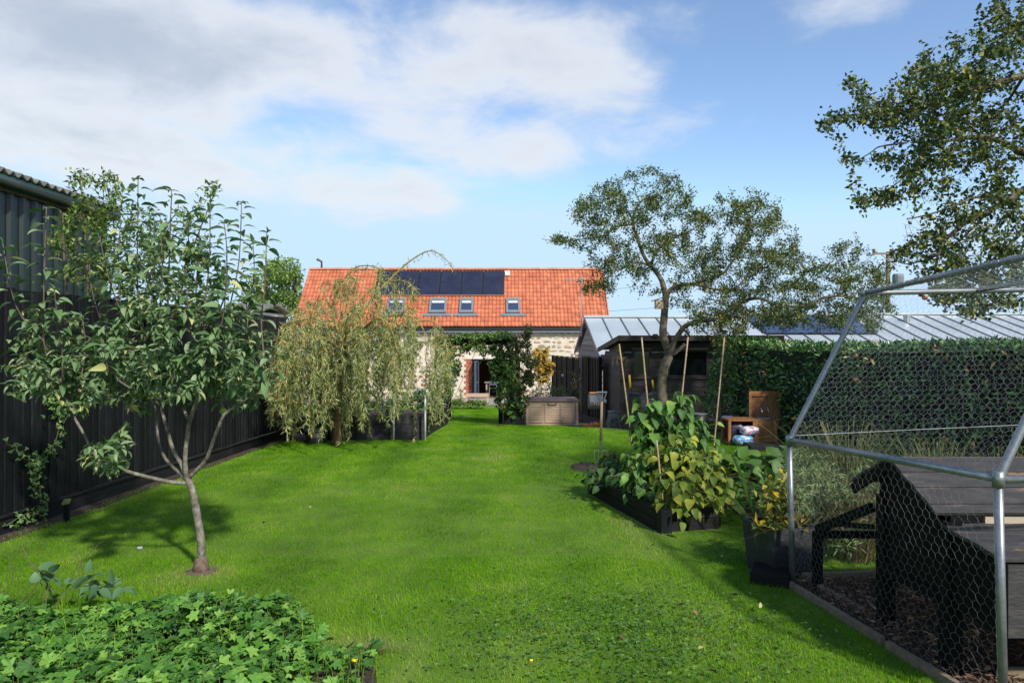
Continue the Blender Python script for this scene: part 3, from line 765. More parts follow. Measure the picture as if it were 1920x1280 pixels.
for xx in (HX0 - .04, HX1 - .02):
    MB().beam(roof_pt(xx + .03, 0, -.02), roof_pt(xx + .03, .99, -.02), .05, .10, (0, 0, 1)).build('verge', M['ridge_tile'], house)
def slab(x0, x1, s0, s1, o0, o1, t=.5):
    mb = MB(); p = [roof_pt(x0, s0, o0), roof_pt(x1, s0, o0), roof_pt(x1, s1, o0), roof_pt(x0, s1, o0)]; q = [roof_pt(x0, s0, o1), roof_pt(x1, s0, o1), roof_pt(x1, s1, o1), roof_pt(x0, s1, o1)]
    mb.add(p + q, [(3, 2, 1, 0), (4, 5, 6, 7), (0, 1, 5, 4), (1, 2, 6, 5), (2, 3, 7, 6), (3, 0, 4, 7)], t); return mb
def pxx(px, s): return (px - 960) / F * (EY + (RY - EY) * s)
for k in range(6):
    x0 = pxx(945.5 - 40.4 * (k + 1), .55) + .012; x1 = pxx(945.5 - 40.4 * k, .55) - .012
    fo = slab(x0, x1, .508, .945, .13, .165).build('solar_panel', M['black_metal'], house)
    for c in range(6):
        for r in range(2):
            a = x0 + .02 + (x1 - x0 - .04) * c / 6; b = x0 + .02 + (x1 - x0 - .04) * (c + 1) / 6 - .008
            slab(a, b, .515 + .212 * r, .515 + .212 * (r + 1) - .004, .1655, .168).build('cell', M['solar'], fo)
mb = slab(pxx(703, .55), pxx(946, .55), .498, .505, .10, .16); mb.build('panel_rail', M['alu'], house)
for (c, wd) in ((742, 32), (821, 32), (874.5, 26), (962, 26)):
    s0, s1 = .20, .452; x0 = pxx(c - wd / 2, .3); x1 = pxx(c + wd / 2, .3); f_ = .10
    wn = thing_ = slab(x0, x1, s0, s0 + .04, .05, .17)
    for q in (slab(x0, x1, s1 - .045, s1, .05, .17), slab(x0, x0 + f_, s0 + .0402, s1 - .0452, .05, .17), slab(x1 - f_, x1, s0 + .0402, s1 - .0452, .05, .17)): wn.add(q.v, q.f)
    wo_ = wn.build('roof_window', M['grey_paint'], house)
    slab(x0 + f_, x1 - f_, s0 + .0402, s1 - .0452, .10, .125).build('pane', M['pane_blue'], wo_)
    slab(x0 + f_ + .02, x1 - f_ - .02, s1 - .085, s1 - .05, .1255, .14).build('blind', M['white_paint'], wo_)
    slab(x0 - .28, x1 + .28, s0 - .045, s0 - .003, .06, .10).build('flashing', M['grey_paint'], wo_)
slab(pxx(947, .85), pxx(956, .85), .86, .94, .05, .16).build('vent_tile', M['cream'], house)
mb = MB(); c = W(603, 505, 37.8)
mb.tube([c + Vector((0, 0, -.3)), c + Vector((0, 0, .42)), c + Vector((-.12, 0, .50)), c + Vector((-.26, 0, .56))], [.055, .055, .055, .075], 8)
mb.build('flue_pipe', M['black_metal'], house)

# table and chair seen through the doors, and a bench and low hedge outside
t = thing('dining_table', 'pale wooden table just inside the open glazed doors', 'table', (-.95, 36.6, HZ))
MB().box((-1.45, 36.0, HZ + .72), (.3, 37.0, HZ + .76)).build('table_top', M['ply'], t)
for sx_ in (-1.38, .2):
    for sy_ in (36.08, 36.9): MB().box((sx_, sy_, HZ + .005), (sx_ + .07, sy_ + .07, HZ + .718)).build('leg', M['ply'], t)
t = thing('dining_chair', 'dark chair with thin legs beside the table indoors', 'chair', (-1.0, 35.75, HZ))
MB().box((-1.2, 35.58, HZ + .44), (-.78, 35.96, HZ + .47)).build('seat', M['slate_frame'], t)
mb = MB(); mb.box((-1.2, 35.56, HZ + .62), (-.78, 35.59, HZ + .84)); mb.build('backrest', M['slate_frame'], t)
for sx_ in (-1.2, -.81):
    MB().box((sx_, 35.56, HZ + .005), (sx_ + .03, 35.59, HZ + .62)).build('leg', M['alu'], t); MB().box((sx_, 35.92, HZ + .005), (sx_ + .03, 35.95, HZ + .44)).build('leg', M['alu'], t)
zb = g(29.5)
t = thing('garden_bench', 'weathered slatted bench in front of the glazed doors', 'bench', (-1.4, 29.5, zb))
for k in range(5): MB().box((-1.98, 29.25 + k * .09, zb + .40), (-1.0, 29.33 + k * .09, zb + .425)).build('seat_slat', M['tan_plastic'], t)
MB().box((-1.98, 29.22, zb + .30), (-1.0, 29.248, zb + .43)).build('front_rail', M['tan_plastic'], t)
for sx_ in (-1.96, -1.08):
    for sy_ in (29.25, 29.63): MB().box((sx_, sy_, zb), (sx_ + .06, sy_ + .05, zb + .398)).build('leg', M['tan_plastic'], t)
# ------------------------------------------------------------------ zinc-roofed outbuildings on the right
def pent(root, x0, x1, ye, ze, yr, zr, nseam, y_back, z_base, name_roof='roof_panel', first=True):
    L = math.hypot(yr - ye, zr - ze); n = Vector((0, -(zr - ze) / L, (yr - ye) / L))
    wd = (x1 - x0) / nseam
    for k in range(nseam):
        a = x0 + k * wd; b = a + wd - .012
        MB().prism([(a, ye, ze), (b, ye, ze), (b, yr, zr), (a, yr, zr)], n * .03).build(name_roof, M['zinc'], root)
        mb = MB(); p = Vector((a - .012, ye, ze)); q = Vector((a - .012, yr, zr)); mb.beam(p + n * .042, q + n * .042, .035, .05, n); mb.build('seam', M['zinc_seam'], root)
    MB().prism([(x0, yr, zr - .03), (x1, yr, zr - .03), (x1, y_back, ze - .03), (x0, y_back, ze - .03)], (0, 0, .02)).build('rear_roof', M['zinc'], root)
    MB().beam((x0 - .03, yr, zr + .07), (x1 + .03, yr, zr + .07), .26, .07).build('ridge_cap', M['zinc'], root)
ob_ = thing('clad_outbuilding', 'grey boarded outbuilding with pale zinc roof and gable end facing the lawn', 'outbuilding', (5, 26.4, g(26)))
OX = 2.80; zb = g(26) - .2
OE, OR = 1.53 - .46, 1.53 + .90
pent(ob_, OX, OX + 6.2, 22.0, OE, 26.4, OR, 9, 30.8, zb)
MB().prism([(OX + .17, 22.25, zb), (OX + .17, 30.5, zb), (OX + .17, 30.5, OE - .06), (OX + .17, 26.4, OR - .16), (OX + .17, 22.25, OE - .06)], (5.8, 0, 0)).build('wall', M['grey_clad'], ob_)
z = zb + .6
while z < OR - .25:
    f = max(0, (OR - .20 - z - .15) / (OR - OE)); half = min(4.14, 4.3 * f)
    if half > .15: MB().add([(OX + .168, 26.4 - half, z), (OX + .168, 26.4 + half, z), (OX + .168, 26.4 + half, z + .19), (OX + .168, 26.4 - half, z + .19), (OX + .11, 26.4 - half, z), (OX + .11, 26.4 + half, z), (OX + .155, 26.4 + half, z + .19), (OX + .155, 26.4 - half, z + .19)], [(0, 1, 2, 3), (7, 6, 5, 4), (0, 4, 5, 1), (1, 5, 6, 2), (2, 6, 7, 3), (3, 7, 4, 0)]).build('cladding_board', M['grey_clad'], ob_)
    z += .20
for (ya, za) in ((22.0, OE), (30.8, OE)):
    MB().beam((OX + .02, ya, za - .06), (OX + .02, 26.4, OR - .06), .04, .17).build('barge_board', M['zinc_seam'], ob_)
MB().beam((OX, 21.97, OE - .05), (OX + 6.2, 21.97, OE - .05), .1, .1).build('gutter', M['black_metal'], ob_)

ob2 = thing('long_outbuilding', 'long low building with pale standing-seam roof and blue solar panels behind the hedge', 'outbuilding', (16, 26, g(26)))
X0 = 9.1; LE, LR = 1.53 - .20, 1.53 + 1.02
pent(ob2, X0, X0 + 15.6, 23.0, LE, 27.0, LR, 24, 31, zb)
MB().box((X0 + .15, 23.25, zb), (X0 + 15.4, 30.7, LE - .05)).build('wall', M['cream'], ob2)
MB().box((X0, 22.93, LE - .16), (X0 + 15.6, 23.04, LE - .035)).build('gutter', M['black_metal'], ob2)
def rp2(px, s, o):
    yv = 23 + 4 * s; L = math.hypot(4, LR - LE); return Vector(((px - 960) / F * yv, yv - (LR - LE) / L * o, LE + (LR - LE) * s + 4 / L * o))
for k in range(5):
    a = (1418 - 960) / F * 25 + k * 0.82 * 1.0; b = a + .80
    def q(x, s, o): v = rp2(0, s, o); return Vector((x, v.y, v.z))
    mb = MB(); mb.add([q(a, .33, .09), q(b, .33, .09), q(b, .90, .09), q(a, .90, .09), q(a, .33, .13), q(b, .33, .13), q(b, .90, .13), q(a, .90, .13)], [(3, 2, 1, 0), (4, 5, 6, 7), (0, 1, 5, 4), (1, 2, 6, 5), (2, 3, 7, 6), (3, 0, 4, 7)])
    mb.build('solar_panel', M['solar_blue'], ob2)
MB().lathe(W(1700, 615, 26), [(.11, -.1), (.11, .42), (.13, .43), (.13, .5)], 10).build('flue', M['alu'], ob2)

# small pale building seen through the apple tree
ob3 = thing('pale_cottage', 'small pale rendered gable with dark roof seen through the apple tree', 'cottage', (-11.6, 30, g(30)))
cx0 = W(432, 600, 29).x; cx1 = W(488, 600, 29).x
MB().box((cx0, 29, g(30) - .2), (cx1, 32, W(0, 585, 29).z)).build('wall', M['cream'], ob3)
mb = MB(); zt = W(0, 583, 29).z; mb.prism([(cx0 - .2, 28.8, zt), (cx1 + .25, 28.8, zt), (cx1 + .25, 30.5, zt + .30), (cx0 - .2, 30.5, zt + .30)], (0, 0, .08)); mb.prism([(cx0 - .2, 32.2, zt), (cx1 + .25, 32.2, zt), (cx1 + .25, 30.5, zt + .30), (cx0 - .2, 30.5, zt + .30)], (0, 0, .08))
mb.build('roof', M['cement'], ob3)

# television aerial standing by the outbuilding gable
t = thing('tv_aerial', 'thin tv aerial on a tall pole against the orange roof', 'aerial', (W(1097, 598, 26.6).x - .14, 26.6, OR - .7))
ax = W(1097, 598, 26.6).x; top = W(1097, 522, 26.6).z
MB().beam((ax - .14, 26.6, OR - .35), (OX + .14, 26.6, OR - .35), .03, .03).build('bracket', M['galv'], t)
MB().tube([(ax - .14, 26.6, OR - .7), (ax - .14, 26.6, top)], .022, 6).build('pole', M['alu'], t)
bl = W(1058, 524, 26.6)
MB().tube([(bl.x, 26.6, bl.z), (ax - .1, 26.6, bl.z - .02)], .012, 5).build('boom', M['alu'], t)
for k in range(11):
    xx = bl.x + .02 + k * .058
    MB().tube([(xx, 26.6, bl.z - .06), (xx, 26.6, bl.z + .06)], .006, 4).build('element', M['alu'], t)
mb = MB(); 
for dx in (-.09, .0): mb.beam((ax - .12 + dx, 26.5, bl.z - .14), (ax - .12 + dx, 26.5, bl.z + .14), .02, .02)
for k in range(5): mb.beam((ax - .24, 26.49, bl.z - .12 + k * .06), (ax - .02, 26.49, bl.z - .12 + k * .06), .01, .01)
mb.build('reflector', M['alu'], t)

# wooden electricity pole
t = thing('electricity_pole', 'wooden electricity pole with crossarm behind the old apple tree', 'pole', (W(1665, 600, 42).x, 42, g(42)))
pxp = W(1665, 600, 42)
MB().tube([(pxp.x, 42, g(42)), (pxp.x, 42, W(0, 472, 42).z)], [.16, .12], 10).build('mast', M['weathered'], t)
za = W(0, 476, 42).z
MB().beam((W(1634, 0, 42).x, 41.85, za), (W(1700, 0, 42).x, 41.85, za), .09, .11).build('crossarm', M['weathered'], t)
MB().beam((W(1650, 0, 42).x, 41.85, za - .05), (pxp.x, 41.85, za - .5), .04, .04).build('brace', M['galv'], t); MB().beam((W(1680, 0, 42).x, 41.85, za - .05), (pxp.x, 41.85, za - .5), .04, .04).build('brace', M['galv'], t)
for px in (1636, 1668, 1698): MB().lathe((W(px, 0, 42).x, 41.85, za + .05), [(.05, 0), (.11, .06), (.06, .12), (.11, .18), (.05, .24)], 8).build('insulator', M['bark_base'], t)
MB().lathe((pxp.x + .45, 41.7, W(0, 542, 42).z), [(.30, 0), (.32, .1), (.32, .75), (.28, .9)], 12).build('transformer', M['grey_paint'], t)
def wire(name, a, b, sag, label):
    a = Vector(a); b = Vector(b); n = 14; pts = [a.lerp(b, k / n) - Vector((0, 0, sag * 4 * (k / n) * (1 - k / n))) for k in range(n + 1)]
    return solo(MB().tube(pts, .011, 4), name, M['black_metal'], label, 'wire', 'overhead wires', base=a)
wire('overhead_wire', (W(1636, 0, 42).x, 41.85, za + .28), W(1040, 552, 60), .35, 'overhead wire crossing the sky above the orange roof, upper of two')
wire('overhead_wire', (pxp.x, 41.85, W(0, 530, 42).z), W(1040, 588, 60), .3, 'overhead wire low across the sky beside the orange roof, lower of two')

# ------------------------------------------------------------------ black board fence between shed and house
def vfence(name, label, a, b, ztop_a, ztop_b, wd, th=.03):
    a = Vector(a); b = Vector(b); L = (b - a).length; d = (b - a) / L; ang = math.atan2(d.y, d.x)
    r = thing(name, label, 'fence', (a.x, a.y, g(a.y)))
    mb = MB(); mb.box((0, -th, 0), (wd * .78, 0, 1)); me = mb.mesh('board', M['black_wood'])
    n = int(L / wd)
    for k in range(n):
        p = a + d * (k * wd); zt = ztop_a + (ztop_b - ztop_a) * k / n; z0 = g(p.y) + .02
        alt = .025 if k % 2 else 0.0
        link('board', me, r, (p.x - d.y * alt, p.y + d.x * alt, z0), (0, 0, ang), (1, 1, zt - z0))
    nor = Vector((-d.y, d.x, 0))
    for f in (.18, .85):
        p = a.to_3d() + nor * -.055; q = b.to_3d() + nor * -.055
        MB().beam((p.x, p.y, g(a.y) + (ztop_a - g(a.y)) * f), (q.x, q.y, g(b.y) + (ztop_b - g(b.y)) * f), .045, .09).build('rail', M['black_wood'], r)
    MB().beam((a.x, a.y, ztop_a + .03), (b.x, b.y, ztop_b + .03), .09, .035).build('capping', M['black_wood_h'], r)
    k = 0.0
    while k <= L:
        p = a + d * k; MB().box((p.x - .06, p.y - .05, g(p.y) - .05), (p.x + .05, p.y + .05, ztop_a + (ztop_b - ztop_a) * k / L + .06)).build('post', M['black_wood'], r); k += 1.85
    return r
vfence('panel_fence', 'nearer, taller section of black panel fence beside the shed', (2.48, 19.2), (2.30, 22.6), CZ - .50, CZ - .52, .135)
vfence('panel_fence', 'farther, lower section of black panel fence leading to the house wall', (2.30, 22.8), (1.90, 32.5), CZ - .60, CZ - .70, .16)

# ------------------------------------------------------------------ timber shed
SX0, SX1, SY0, SY1 = 2.70, 6.2, 16.8, 20.2
sz0 = g(16.8) - .02
shed = thing('timber_shed', 'dark brown boarded shed with sloping flat roof behind the old tree', 'shed', (4.4, 18.4, sz0))
ST = CZ + .02
MB().prism([(SX0 + .03, SY0 + .03, sz0), (SX0 + .03, SY1, sz0 - .15), (SX0 + .03, SY1, CZ - .40), (SX0 + .03, SY0 + .03, ST - .05)], (.03, 0, 0)).build('wall', M['shed_wood'], shed)
WL = [(W(1189, 0, SY0).x, W(1217, 0, SY0).x), (W(1255, 0, SY0).x, W(1324, 0, SY0).x)]
wz0, wz1 = W(0, 703, SY0).z, W(0, 659, SY0).z
def front_board(z, h):
    spans = [(SX0, SX1)]
    if z + h > wz0 and z < wz1: spans = [(SX0, WL[0][0] - .05), (WL[0][1] + .05, WL[1][0] - .05), (WL[1][1] + .05, SX1)]
    for a, b in spans:
        MB().add([(a, SY0, z), (b, SY0, z), (b, SY0 - .008, z + h), (a, SY0 - .008, z + h), (a, SY0 - .026, z), (b, SY0 - .026, z), (b, SY0 - .012, z + h), (a, SY0 - .012, z + h)],
                 [(0, 1, 2, 3), (7, 6, 5, 4), (0, 4, 5, 1), (1, 5, 6, 2), (2, 6, 7, 3), (3, 7, 4, 0)]).build('board', M['shed_wood'], shed)
z = sz0 + .03
while z < ST - .06: front_board(z, .118); z += .12
MB().box((SX0 + .07, SY0 + .005, sz0), (SX1, SY0 + .03, wz0 - .03)).build('lining', M['shed_wood'], shed)
z = sz0 + .03
while z < ST - .1:
    s_ = (z - (CZ - .42)) / (ST - (CZ - .42)); yb = SY1 if z + .1 < CZ - .42 else SY0 + (SY1 - SY0) * max(0, 1 - s_) - .1
    if yb > SY0 + .2:
        MB().add([(SX0 + .028, SY0 - .0, z), (SX0 + .028, yb, z), (SX0 + .018, yb, z + .118), (SX0 + .018, SY0, z + .118), (SX0 - .014, SY0, z), (SX0 - .014, yb, z), (SX0 + .014, yb, z + .118), (SX0 + .014, SY0, z + .118)],
                 [(0, 1, 2, 3), (7, 6, 5, 4), (0, 4, 5, 1), (1, 5, 6, 2), (2, 6, 7, 3), (3, 7, 4, 0)]).build('board', M['shed_wood'], shed)
    z += .12
MB().box((SX0 - .035, SY0 - .045, sz0), (SX0 + .06, SY0 - .027, ST - .06)).build('corner_board', M['shed_wood'], shed)
MB().box((SX0 - .040, SY0 - .026, sz0), (SX0 - .016, SY0 + .07, ST - .06)).build('corner_board', M['shed_wood'], shed)
MB().box((SX1 - .05, SY0 + .03, sz0 - .1), (SX1, SY1, ST - .06)).build('wall', M['shed_wood'], shed)
MB().box((SX0, SY1, sz0 - .2), (SX1, SY1 + .03, CZ - .42)).build('wall', M['shed_wood'], shed)
RF = [(W(1161, 631, 16.35).x, 16.35), (W(1121, 650, 20.6).x, 20.6)]
rz0, rz1 = W(0, 629, 16.35).z, W(0, 652, 20.6).z
mb = MB(); mb.prism([(RF[0][0] + .02, RF[0][1] + .02, rz0 - .06), (SX1 + .3, RF[0][1] + .02, rz0 - .06), (SX1 + .3, RF[1][1], rz1 - .06), (RF[1][0] + .02, RF[1][1], rz1 - .06)], (0, 0, .05)); mb.build('roof', M['black_wood_h'], shed)
MB().beam((RF[0][0] - .012, RF[0][1], rz0 - .06), (SX1 + .32, RF[0][1], rz0 - .06), .03, .13).build('fascia', M['shed_wood'], shed)
MB().beam((RF[0][0], RF[0][1] + .016, rz0 - .06), (RF[1][0], RF[1][1], rz1 - .06), .03, .13).build('fascia', M['shed_wood'], shed)
MB().box((W(1224, 0, 16.32).x, 16.28, rz0 - .02), (W(1233, 0, 16.32).x, 16.334, rz0 + .04)).build('batten', M['shed_wood'], shed)
for (a, b) in WL:
    mb = MB(); mb.box((a - .05, SY0 - .035, wz0 - .05), (b + .05, SY0 + .02, wz0)); mb.box((a - .05, SY0 - .035, wz1), (b + .05, SY0 + .02, wz1 + .05)); mb.box((a - .05, SY0 - .034, wz0 + .001), (a, SY0 + .02, wz1 - .001)); mb.box((b, SY0 - .034, wz0 + .001), (b + .05, SY0 + .02, wz1 - .001))
    o = mb.build('window', M['shed_wood'], shed)
    MB().box((a, SY0 - .008, wz0), (b, SY0 - .002, wz1)).build('pane', M['shed_glass'] if 'shed_glass' in M else M['pane_dark'], o)
MB().box((SX0 - .1, SY0 - .07, wz0 - .09), (SX1 - .1, SY0 - .03, wz0 - .055)).build('sill', M['shed_wood'], shed)
# crate leaning inside the window shows as a brown block behind the glass: stands on the sill outside
# ------------------------------------------------------------------ pergola over the path
pg = thing('pergola', 'black timber pergola over the grass path, covered with climbers', 'pergola', (-1.0, 18.0, g(18)))
PY0, PY1 = 17.75, 18.75
pz = CZ - .02
PXL, PXR = -1.72, -.30
for yy in (PY0, PY1):
    for xx in (PXL, PXR):
        MB().box((xx - .05, yy - .05, g(yy) - .05), (xx + .05, yy + .05, pz - .08)).build('post', M['black_wood'], pg)
    MB().box((PXL - .35, yy - .03, pz - .079), (PXR + .40, yy + .03, pz + .12)).build('beam', M['black_wood_h'], pg)
for xx in (-1.98, -1.60, -1.22, -.84, -.46, -.05):
    MB().box((xx - .03, PY0 - .28, pz + .06), (xx + .03, PY0 - .032, pz + .20)).build('rafter_end', M['black_wood'], pg)
    MB().box((xx - .028, PY0 - .25, pz + .122), (xx + .028, PY1 + .28, pz + .20)).build('rafter', M['black_wood'], pg)
mb = MB()
for k in range(4): mb.beam((PXR, PY0 + .06 + k * .28, g(18) + .2), (PXR, PY0 + .06 + k * .28, pz - .1), .02, .015)
for k in range(6): mb.beam((PXR, PY0 + .052, g(18) + .4 + k * .3), (PXR, PY1 - .052, g(18) + .4 + k * .3), .015, .02)
mb.build('trellis', M['black_wood'], pg)
# black planter at the foot of the right post
t = thing('black_planter', 'black timber planter at the foot of the right pergola post', 'planter', (0.0, 17.5, g(17.5)))
zz = g(17.5)
def trough(t, x0, x1, y0, y1, z0, h, mat, th=.04, soil=.06, n=2, name='board'):
    hh = h / n
    for k in range(n):
        a, b = z0 + k * hh + .002, z0 + (k + 1) * hh - .002
        MB().box((x0, y0, a), (x1, y0 + th, b)).build(name, M[mat], t, bevel=.004); MB().box((x0, y1 - th, a), (x1, y1, b)).build(name, M[mat], t, bevel=.004)
        MB().box((x0, y0 + th + .001, a), (x0 + th, y1 - th - .001, b)).build(name, M[mat], t, bevel=.004); MB().box((x1 - th, y0 + th + .001, a), (x1, y1 - th - .001, b)).build(name, M[mat], t, bevel=.004)
    MB().box((x0 + th, y0 + th, z0 + .01), (x1 - th, y1 - th, z0 + h - soil)).build('soil', M['soil'], t)
trough(t, -.22, .32, 17.25, 17.68, zz, .42, 'black_wood_h')
# small red and white ornament by the planter
t = thing('garden_ornament', 'small red and white painted ornament hanging at the pergola post', 'ornament', (-.24, 17.66, g(17.6) + .55))
mb = MB(); c = Vector((-.235, 17.22, zz + .52)); mb.lathe(c - Vector((0, 0, .12)), [(.03, 0), (.05, .06), (.04, .13), (.02, .16)], 8); mb.build('body', surf('red_paint', [(.3, (.55, .05, .03)), (.7, (.65, .08, .05))], .5), t)
MB().ball(c + Vector((0, -.0, .075)), .042, 8, 6).build('head', M['cream'], t)
MB().beam(c + Vector((0, .0, .115)), c + Vector((0, .08, .30)), .006, .006).build('hanger', M['black_metal'], t)
# ------------------------------------------------------------------ storage box
bz = g(17.2); bx0, bx1 = W(987, 0, 17.2).x, W(1084, 0, 17.2).x
t = thing('storage_box', 'tan plastic garden storage box with brown lid beside the pergola', 'storage box', ((bx0 + bx1) / 2, 17.5, bz))
MB().box((bx0 + .02, 17.25, bz + .035), (bx1 - .02, 17.85, bz + .58)).build('body', M['tan_plastic'], t)
MB().box((bx0 - .01, 17.21, bz), (bx1 + .01, 17.88, bz + .032)).build('plinth', M['tan_plastic'], t)
for xx in (bx0 - .005, bx1 - .055): MB().box((xx, 17.205, bz + .034), (xx + .06, 17.27, bz + .578)).build('corner_post', M['tan_plastic'], t, bevel=.006)
pw = (bx1 - bx0 - .11) / 3
for k in range(3):
    a = bx0 + .06 + k * pw; b = a + pw - .014
    for r in range(7):
        MB().box((a + .015, 17.222, bz + .055 + r * .066), (b - .015, 17.249, bz + .055 + r * .066 + .060)).build('slat', M['tan_plastic'], t, bevel=.003)
    MB().box((a, 17.230, bz + .036), (a + .013, 17.2495, bz + .53)).build('panel_edge', M['tan_plastic'], t)
MB().box((bx0 + .06, 17.215, bz + .522), (bx1 - .06, 17.2492, bz + .576)).build('top_rail', M['tan_plastic'], t)
mb = MB(); mb.add([(bx0 - .02, 17.18, bz + .582), (bx1 + .02, 17.18, bz + .582), (bx1 + .02, 17.90, bz + .582), (bx0 - .02, 17.90, bz + .582), (bx0 - .02, 17.18, bz + .625), (bx1 + .02, 17.18, bz + .625), (bx1 + .02, 17.90, bz + .625), (bx0 - .02, 17.90, bz + .625), (bx0 + .05, 17.27, bz + .665), (bx1 - .05, 17.27, bz + .665), (bx1 - .05, 17.84, bz + .665), (bx0 + .05, 17.84, bz + .665)],
       [(3, 2, 1, 0), (0, 1, 5, 4), (1, 2, 6, 5), (2, 3, 7, 6), (3, 0, 4, 7), (4, 5, 9, 8), (5, 6, 10, 9), (6, 7, 11, 10), (7, 4, 8, 11), (8, 9, 10, 11)]); mb.build('lid', M['brown_plastic'], t, bevel=.006)
mb = MB(); c = (bx0 + bx1) / 2; mb.box((c - .11, 17.195, bz + .50), (c + .11, 17.214, bz + .516)); mb.box((c - .11, 17.195, bz + .517), (c - .085, 17.214, bz + .555)); mb.box((c + .085, 17.195, bz + .517), (c + .11, 17.214, bz + .555)); mb.build('handle', M['brown_plastic'], t)

# ------------------------------------------------------------------ raised bed of beans
bed = thing('raised_bed', 'low black timber raised bed full of yellowing bean plants', 'raised bed', (BA.x, BA.y, g(BA.y)))
BH = .20
def bedp(u, v, h=0, rel=True):
    p = Vector((BA.x, BA.y, 0)) + BED_U * u + BED_V * v
    return Vector((p.x, p.y, g(p.y) + h if rel else h))
def bed_board(u0, v0, u1, v1, z0, z1, th, name='sleeper'):
    a = bedp(u0, v0); b = bedp(u1, v1); zc = (z0 + z1) / 2
    mb = MB(); mb.beam((a.x, a.y, a.z + zc), (b.x, b.y, b.z + zc), th, z1 - z0); mb.build(name, M['black_wood_h'], bed, bevel=.006)
for (z0, z1) in ((-.03, .098), (.102, BH)):
    bed_board(.105, .025, BED_W - .045, .025, z0, z1, .05); bed_board(.025, .055, .025, BED_L, z0, z1, .05)
    bed_board(BED_W - .025, .055, BED_W - .025, BED_L, z0, z1, .05); bed_board(.055, BED_L - .025, BED_W - .055, BED_L - .025, z0, z1, .05)
mb = MB(); a = bedp(.05, -.004); mb.beam((a.x, a.y, a.z), (a.x, a.y, a.z + BH + .006), .10, .10, BED_U); mb.build('corner_post', M['black_wood'], bed)
mb = MB(); q = [bedp(.05, .05, BH - .05), bedp(BED_W - .05, .05, BH - .05), bedp(BED_W - .05, BED_L - .05, BH - .05), bedp(.05, BED_L - .05, BH - .05)]; mb.prism(q, (0, 0, -.12)); mb.build('soil', M['soil'], bed)
# bamboo canes
def cane(p_top, p_bot, label, r=.0085):
    a = Vector(p_top); b = Vector(p_bot); n = 9; mb = MB(); pts = []; rad = []
    for k in range(n):
        f = k / (n - 1); q = a.lerp(b, f)
        if 0 < k < n - 1: pts += [q + (a - b).normalized() * .012, q, q - (a - b).normalized() * .012]; rad += [r * .95, r * 1.22, r * .95]
        else: pts.append(q); rad.append(r * .9)
    return solo(mb.tube(pts, rad, 6), 'bamboo_cane', M['bamboo'], label, 'cane', 'canes in the bean bed', base=b, smooth=True)
cane(W(1161, 645, 7.5), W(1190, 872, 7.5), 'leftmost bamboo cane of the bean bed, leaning left in front of the shed corner')
cane(W(1203, 632, 6.9), W(1228, 905, 6.9), 'bamboo cane rising left of the tall bean clump, second from left')
cane(W(1290, 632, 6.8), W(1262, 900, 6.8), 'bamboo cane leaning right beside the tree trunk, third from left')
cane(W(1358, 633, 7.3), W(1334, 885, 7.3), 'rightmost bamboo cane of the bean bed, in front of the hedge')
cane(W(1231, 825, 6.05), W(1244, 950, 6.05), 'short bamboo cane low among the front bean leaves')

# ------------------------------------------------------------------ garden fork in the soil
fz = g(9.7); fx = W(1127, 0, 9.7).x
t = thing('garden_fork', 'garden fork with wooden shaft standing in the dug soil', 'fork', (fx, 9.7, fz))
MB().tube([(fx - .005, 9.7, fz + .30), (fx + .01, 9.7, fz + .90)], [.021, .018], 8).build('shaft', M['ash_handle'], t, smooth=True)
mb = MB(); mb.tube([(fx + .01, 9.7, fz + .88), (fx - .035, 9.7, fz + .96), (fx - .05, 9.7, fz + 1.03)], .012, 6); mb.tube([(fx + .012, 9.7, fz + .88), (fx + .055, 9.7, fz + .96), (fx + .075, 9.7, fz + 1.03)], .012, 6); mb.tube([(fx - .06, 9.7, fz + 1.03), (fx + .085, 9.7, fz + 1.03)], .015, 6); mb.build('handle', M['grey_plastic'], t)
MB().tube([(fx - .006, 9.7, fz + .20), (fx - .004, 9.7, fz + .34)], [.013, .024], 8).build('socket', M['steel'], t)
mb = MB(); mb.beam((fx - .10, 9.7, fz + .20), (fx + .09, 9.7, fz + .20), .014, .016); mb.build('shoulder', M['steel'], t)
for k in range(4): xx = fx - .094 + k * .060; MB().tube([(xx, 9.7, fz + .19), (xx, 9.69, fz - .02)], [.007, .005], 5).build('tine', M['steel'], t)

# hose reel on the shed corner
hz_ = W(1117, 752, 16.0); t = thing('hose_reel', 'grey hose reel box with orange top on the shed corner', 'hose reel', hz_)
mb = MB(); prof = []
c = Vector((hz_.x, 16.0, hz_.z)); pts = []
for k in range(14):
    a = 2 * math.pi * k / 14; pts.append((c.x - .17, c.y + .19 * math.cos(a), c.z + .19 * math.sin(a)))
mb.prism(pts, (.30, 0, 0)); mb.build('drum_case', M['grey_plastic'], t, bevel=.02)
mb = MB(); mb.box((c.x - .15, c.y - .09, c.z + .185), (c.x + .12, c.y + .09, c.z + .212)); mb.build('carry_handle', M['orange_plastic'], t, bevel=.01)
MB().box((c.x + .132, c.y - .10, c.z - .03), (c.x + .24, c.y + .12, c.z + .05)).build('guide', M['grey_plastic'], t, bevel=.01)
for k in range(2): MB().lathe((c.x - .06 + k * .05, c.y - .2, c.z - .05), [(.012, 0), (.012, .03)], 6).build('knob', M['orange_plastic'], t)
MB().beam((c.x + .2, c.y + .02, c.z - .03), (c.x + .2, c.y + .02, g(16)), .05, .05).build('stand', M['black_metal'], t)
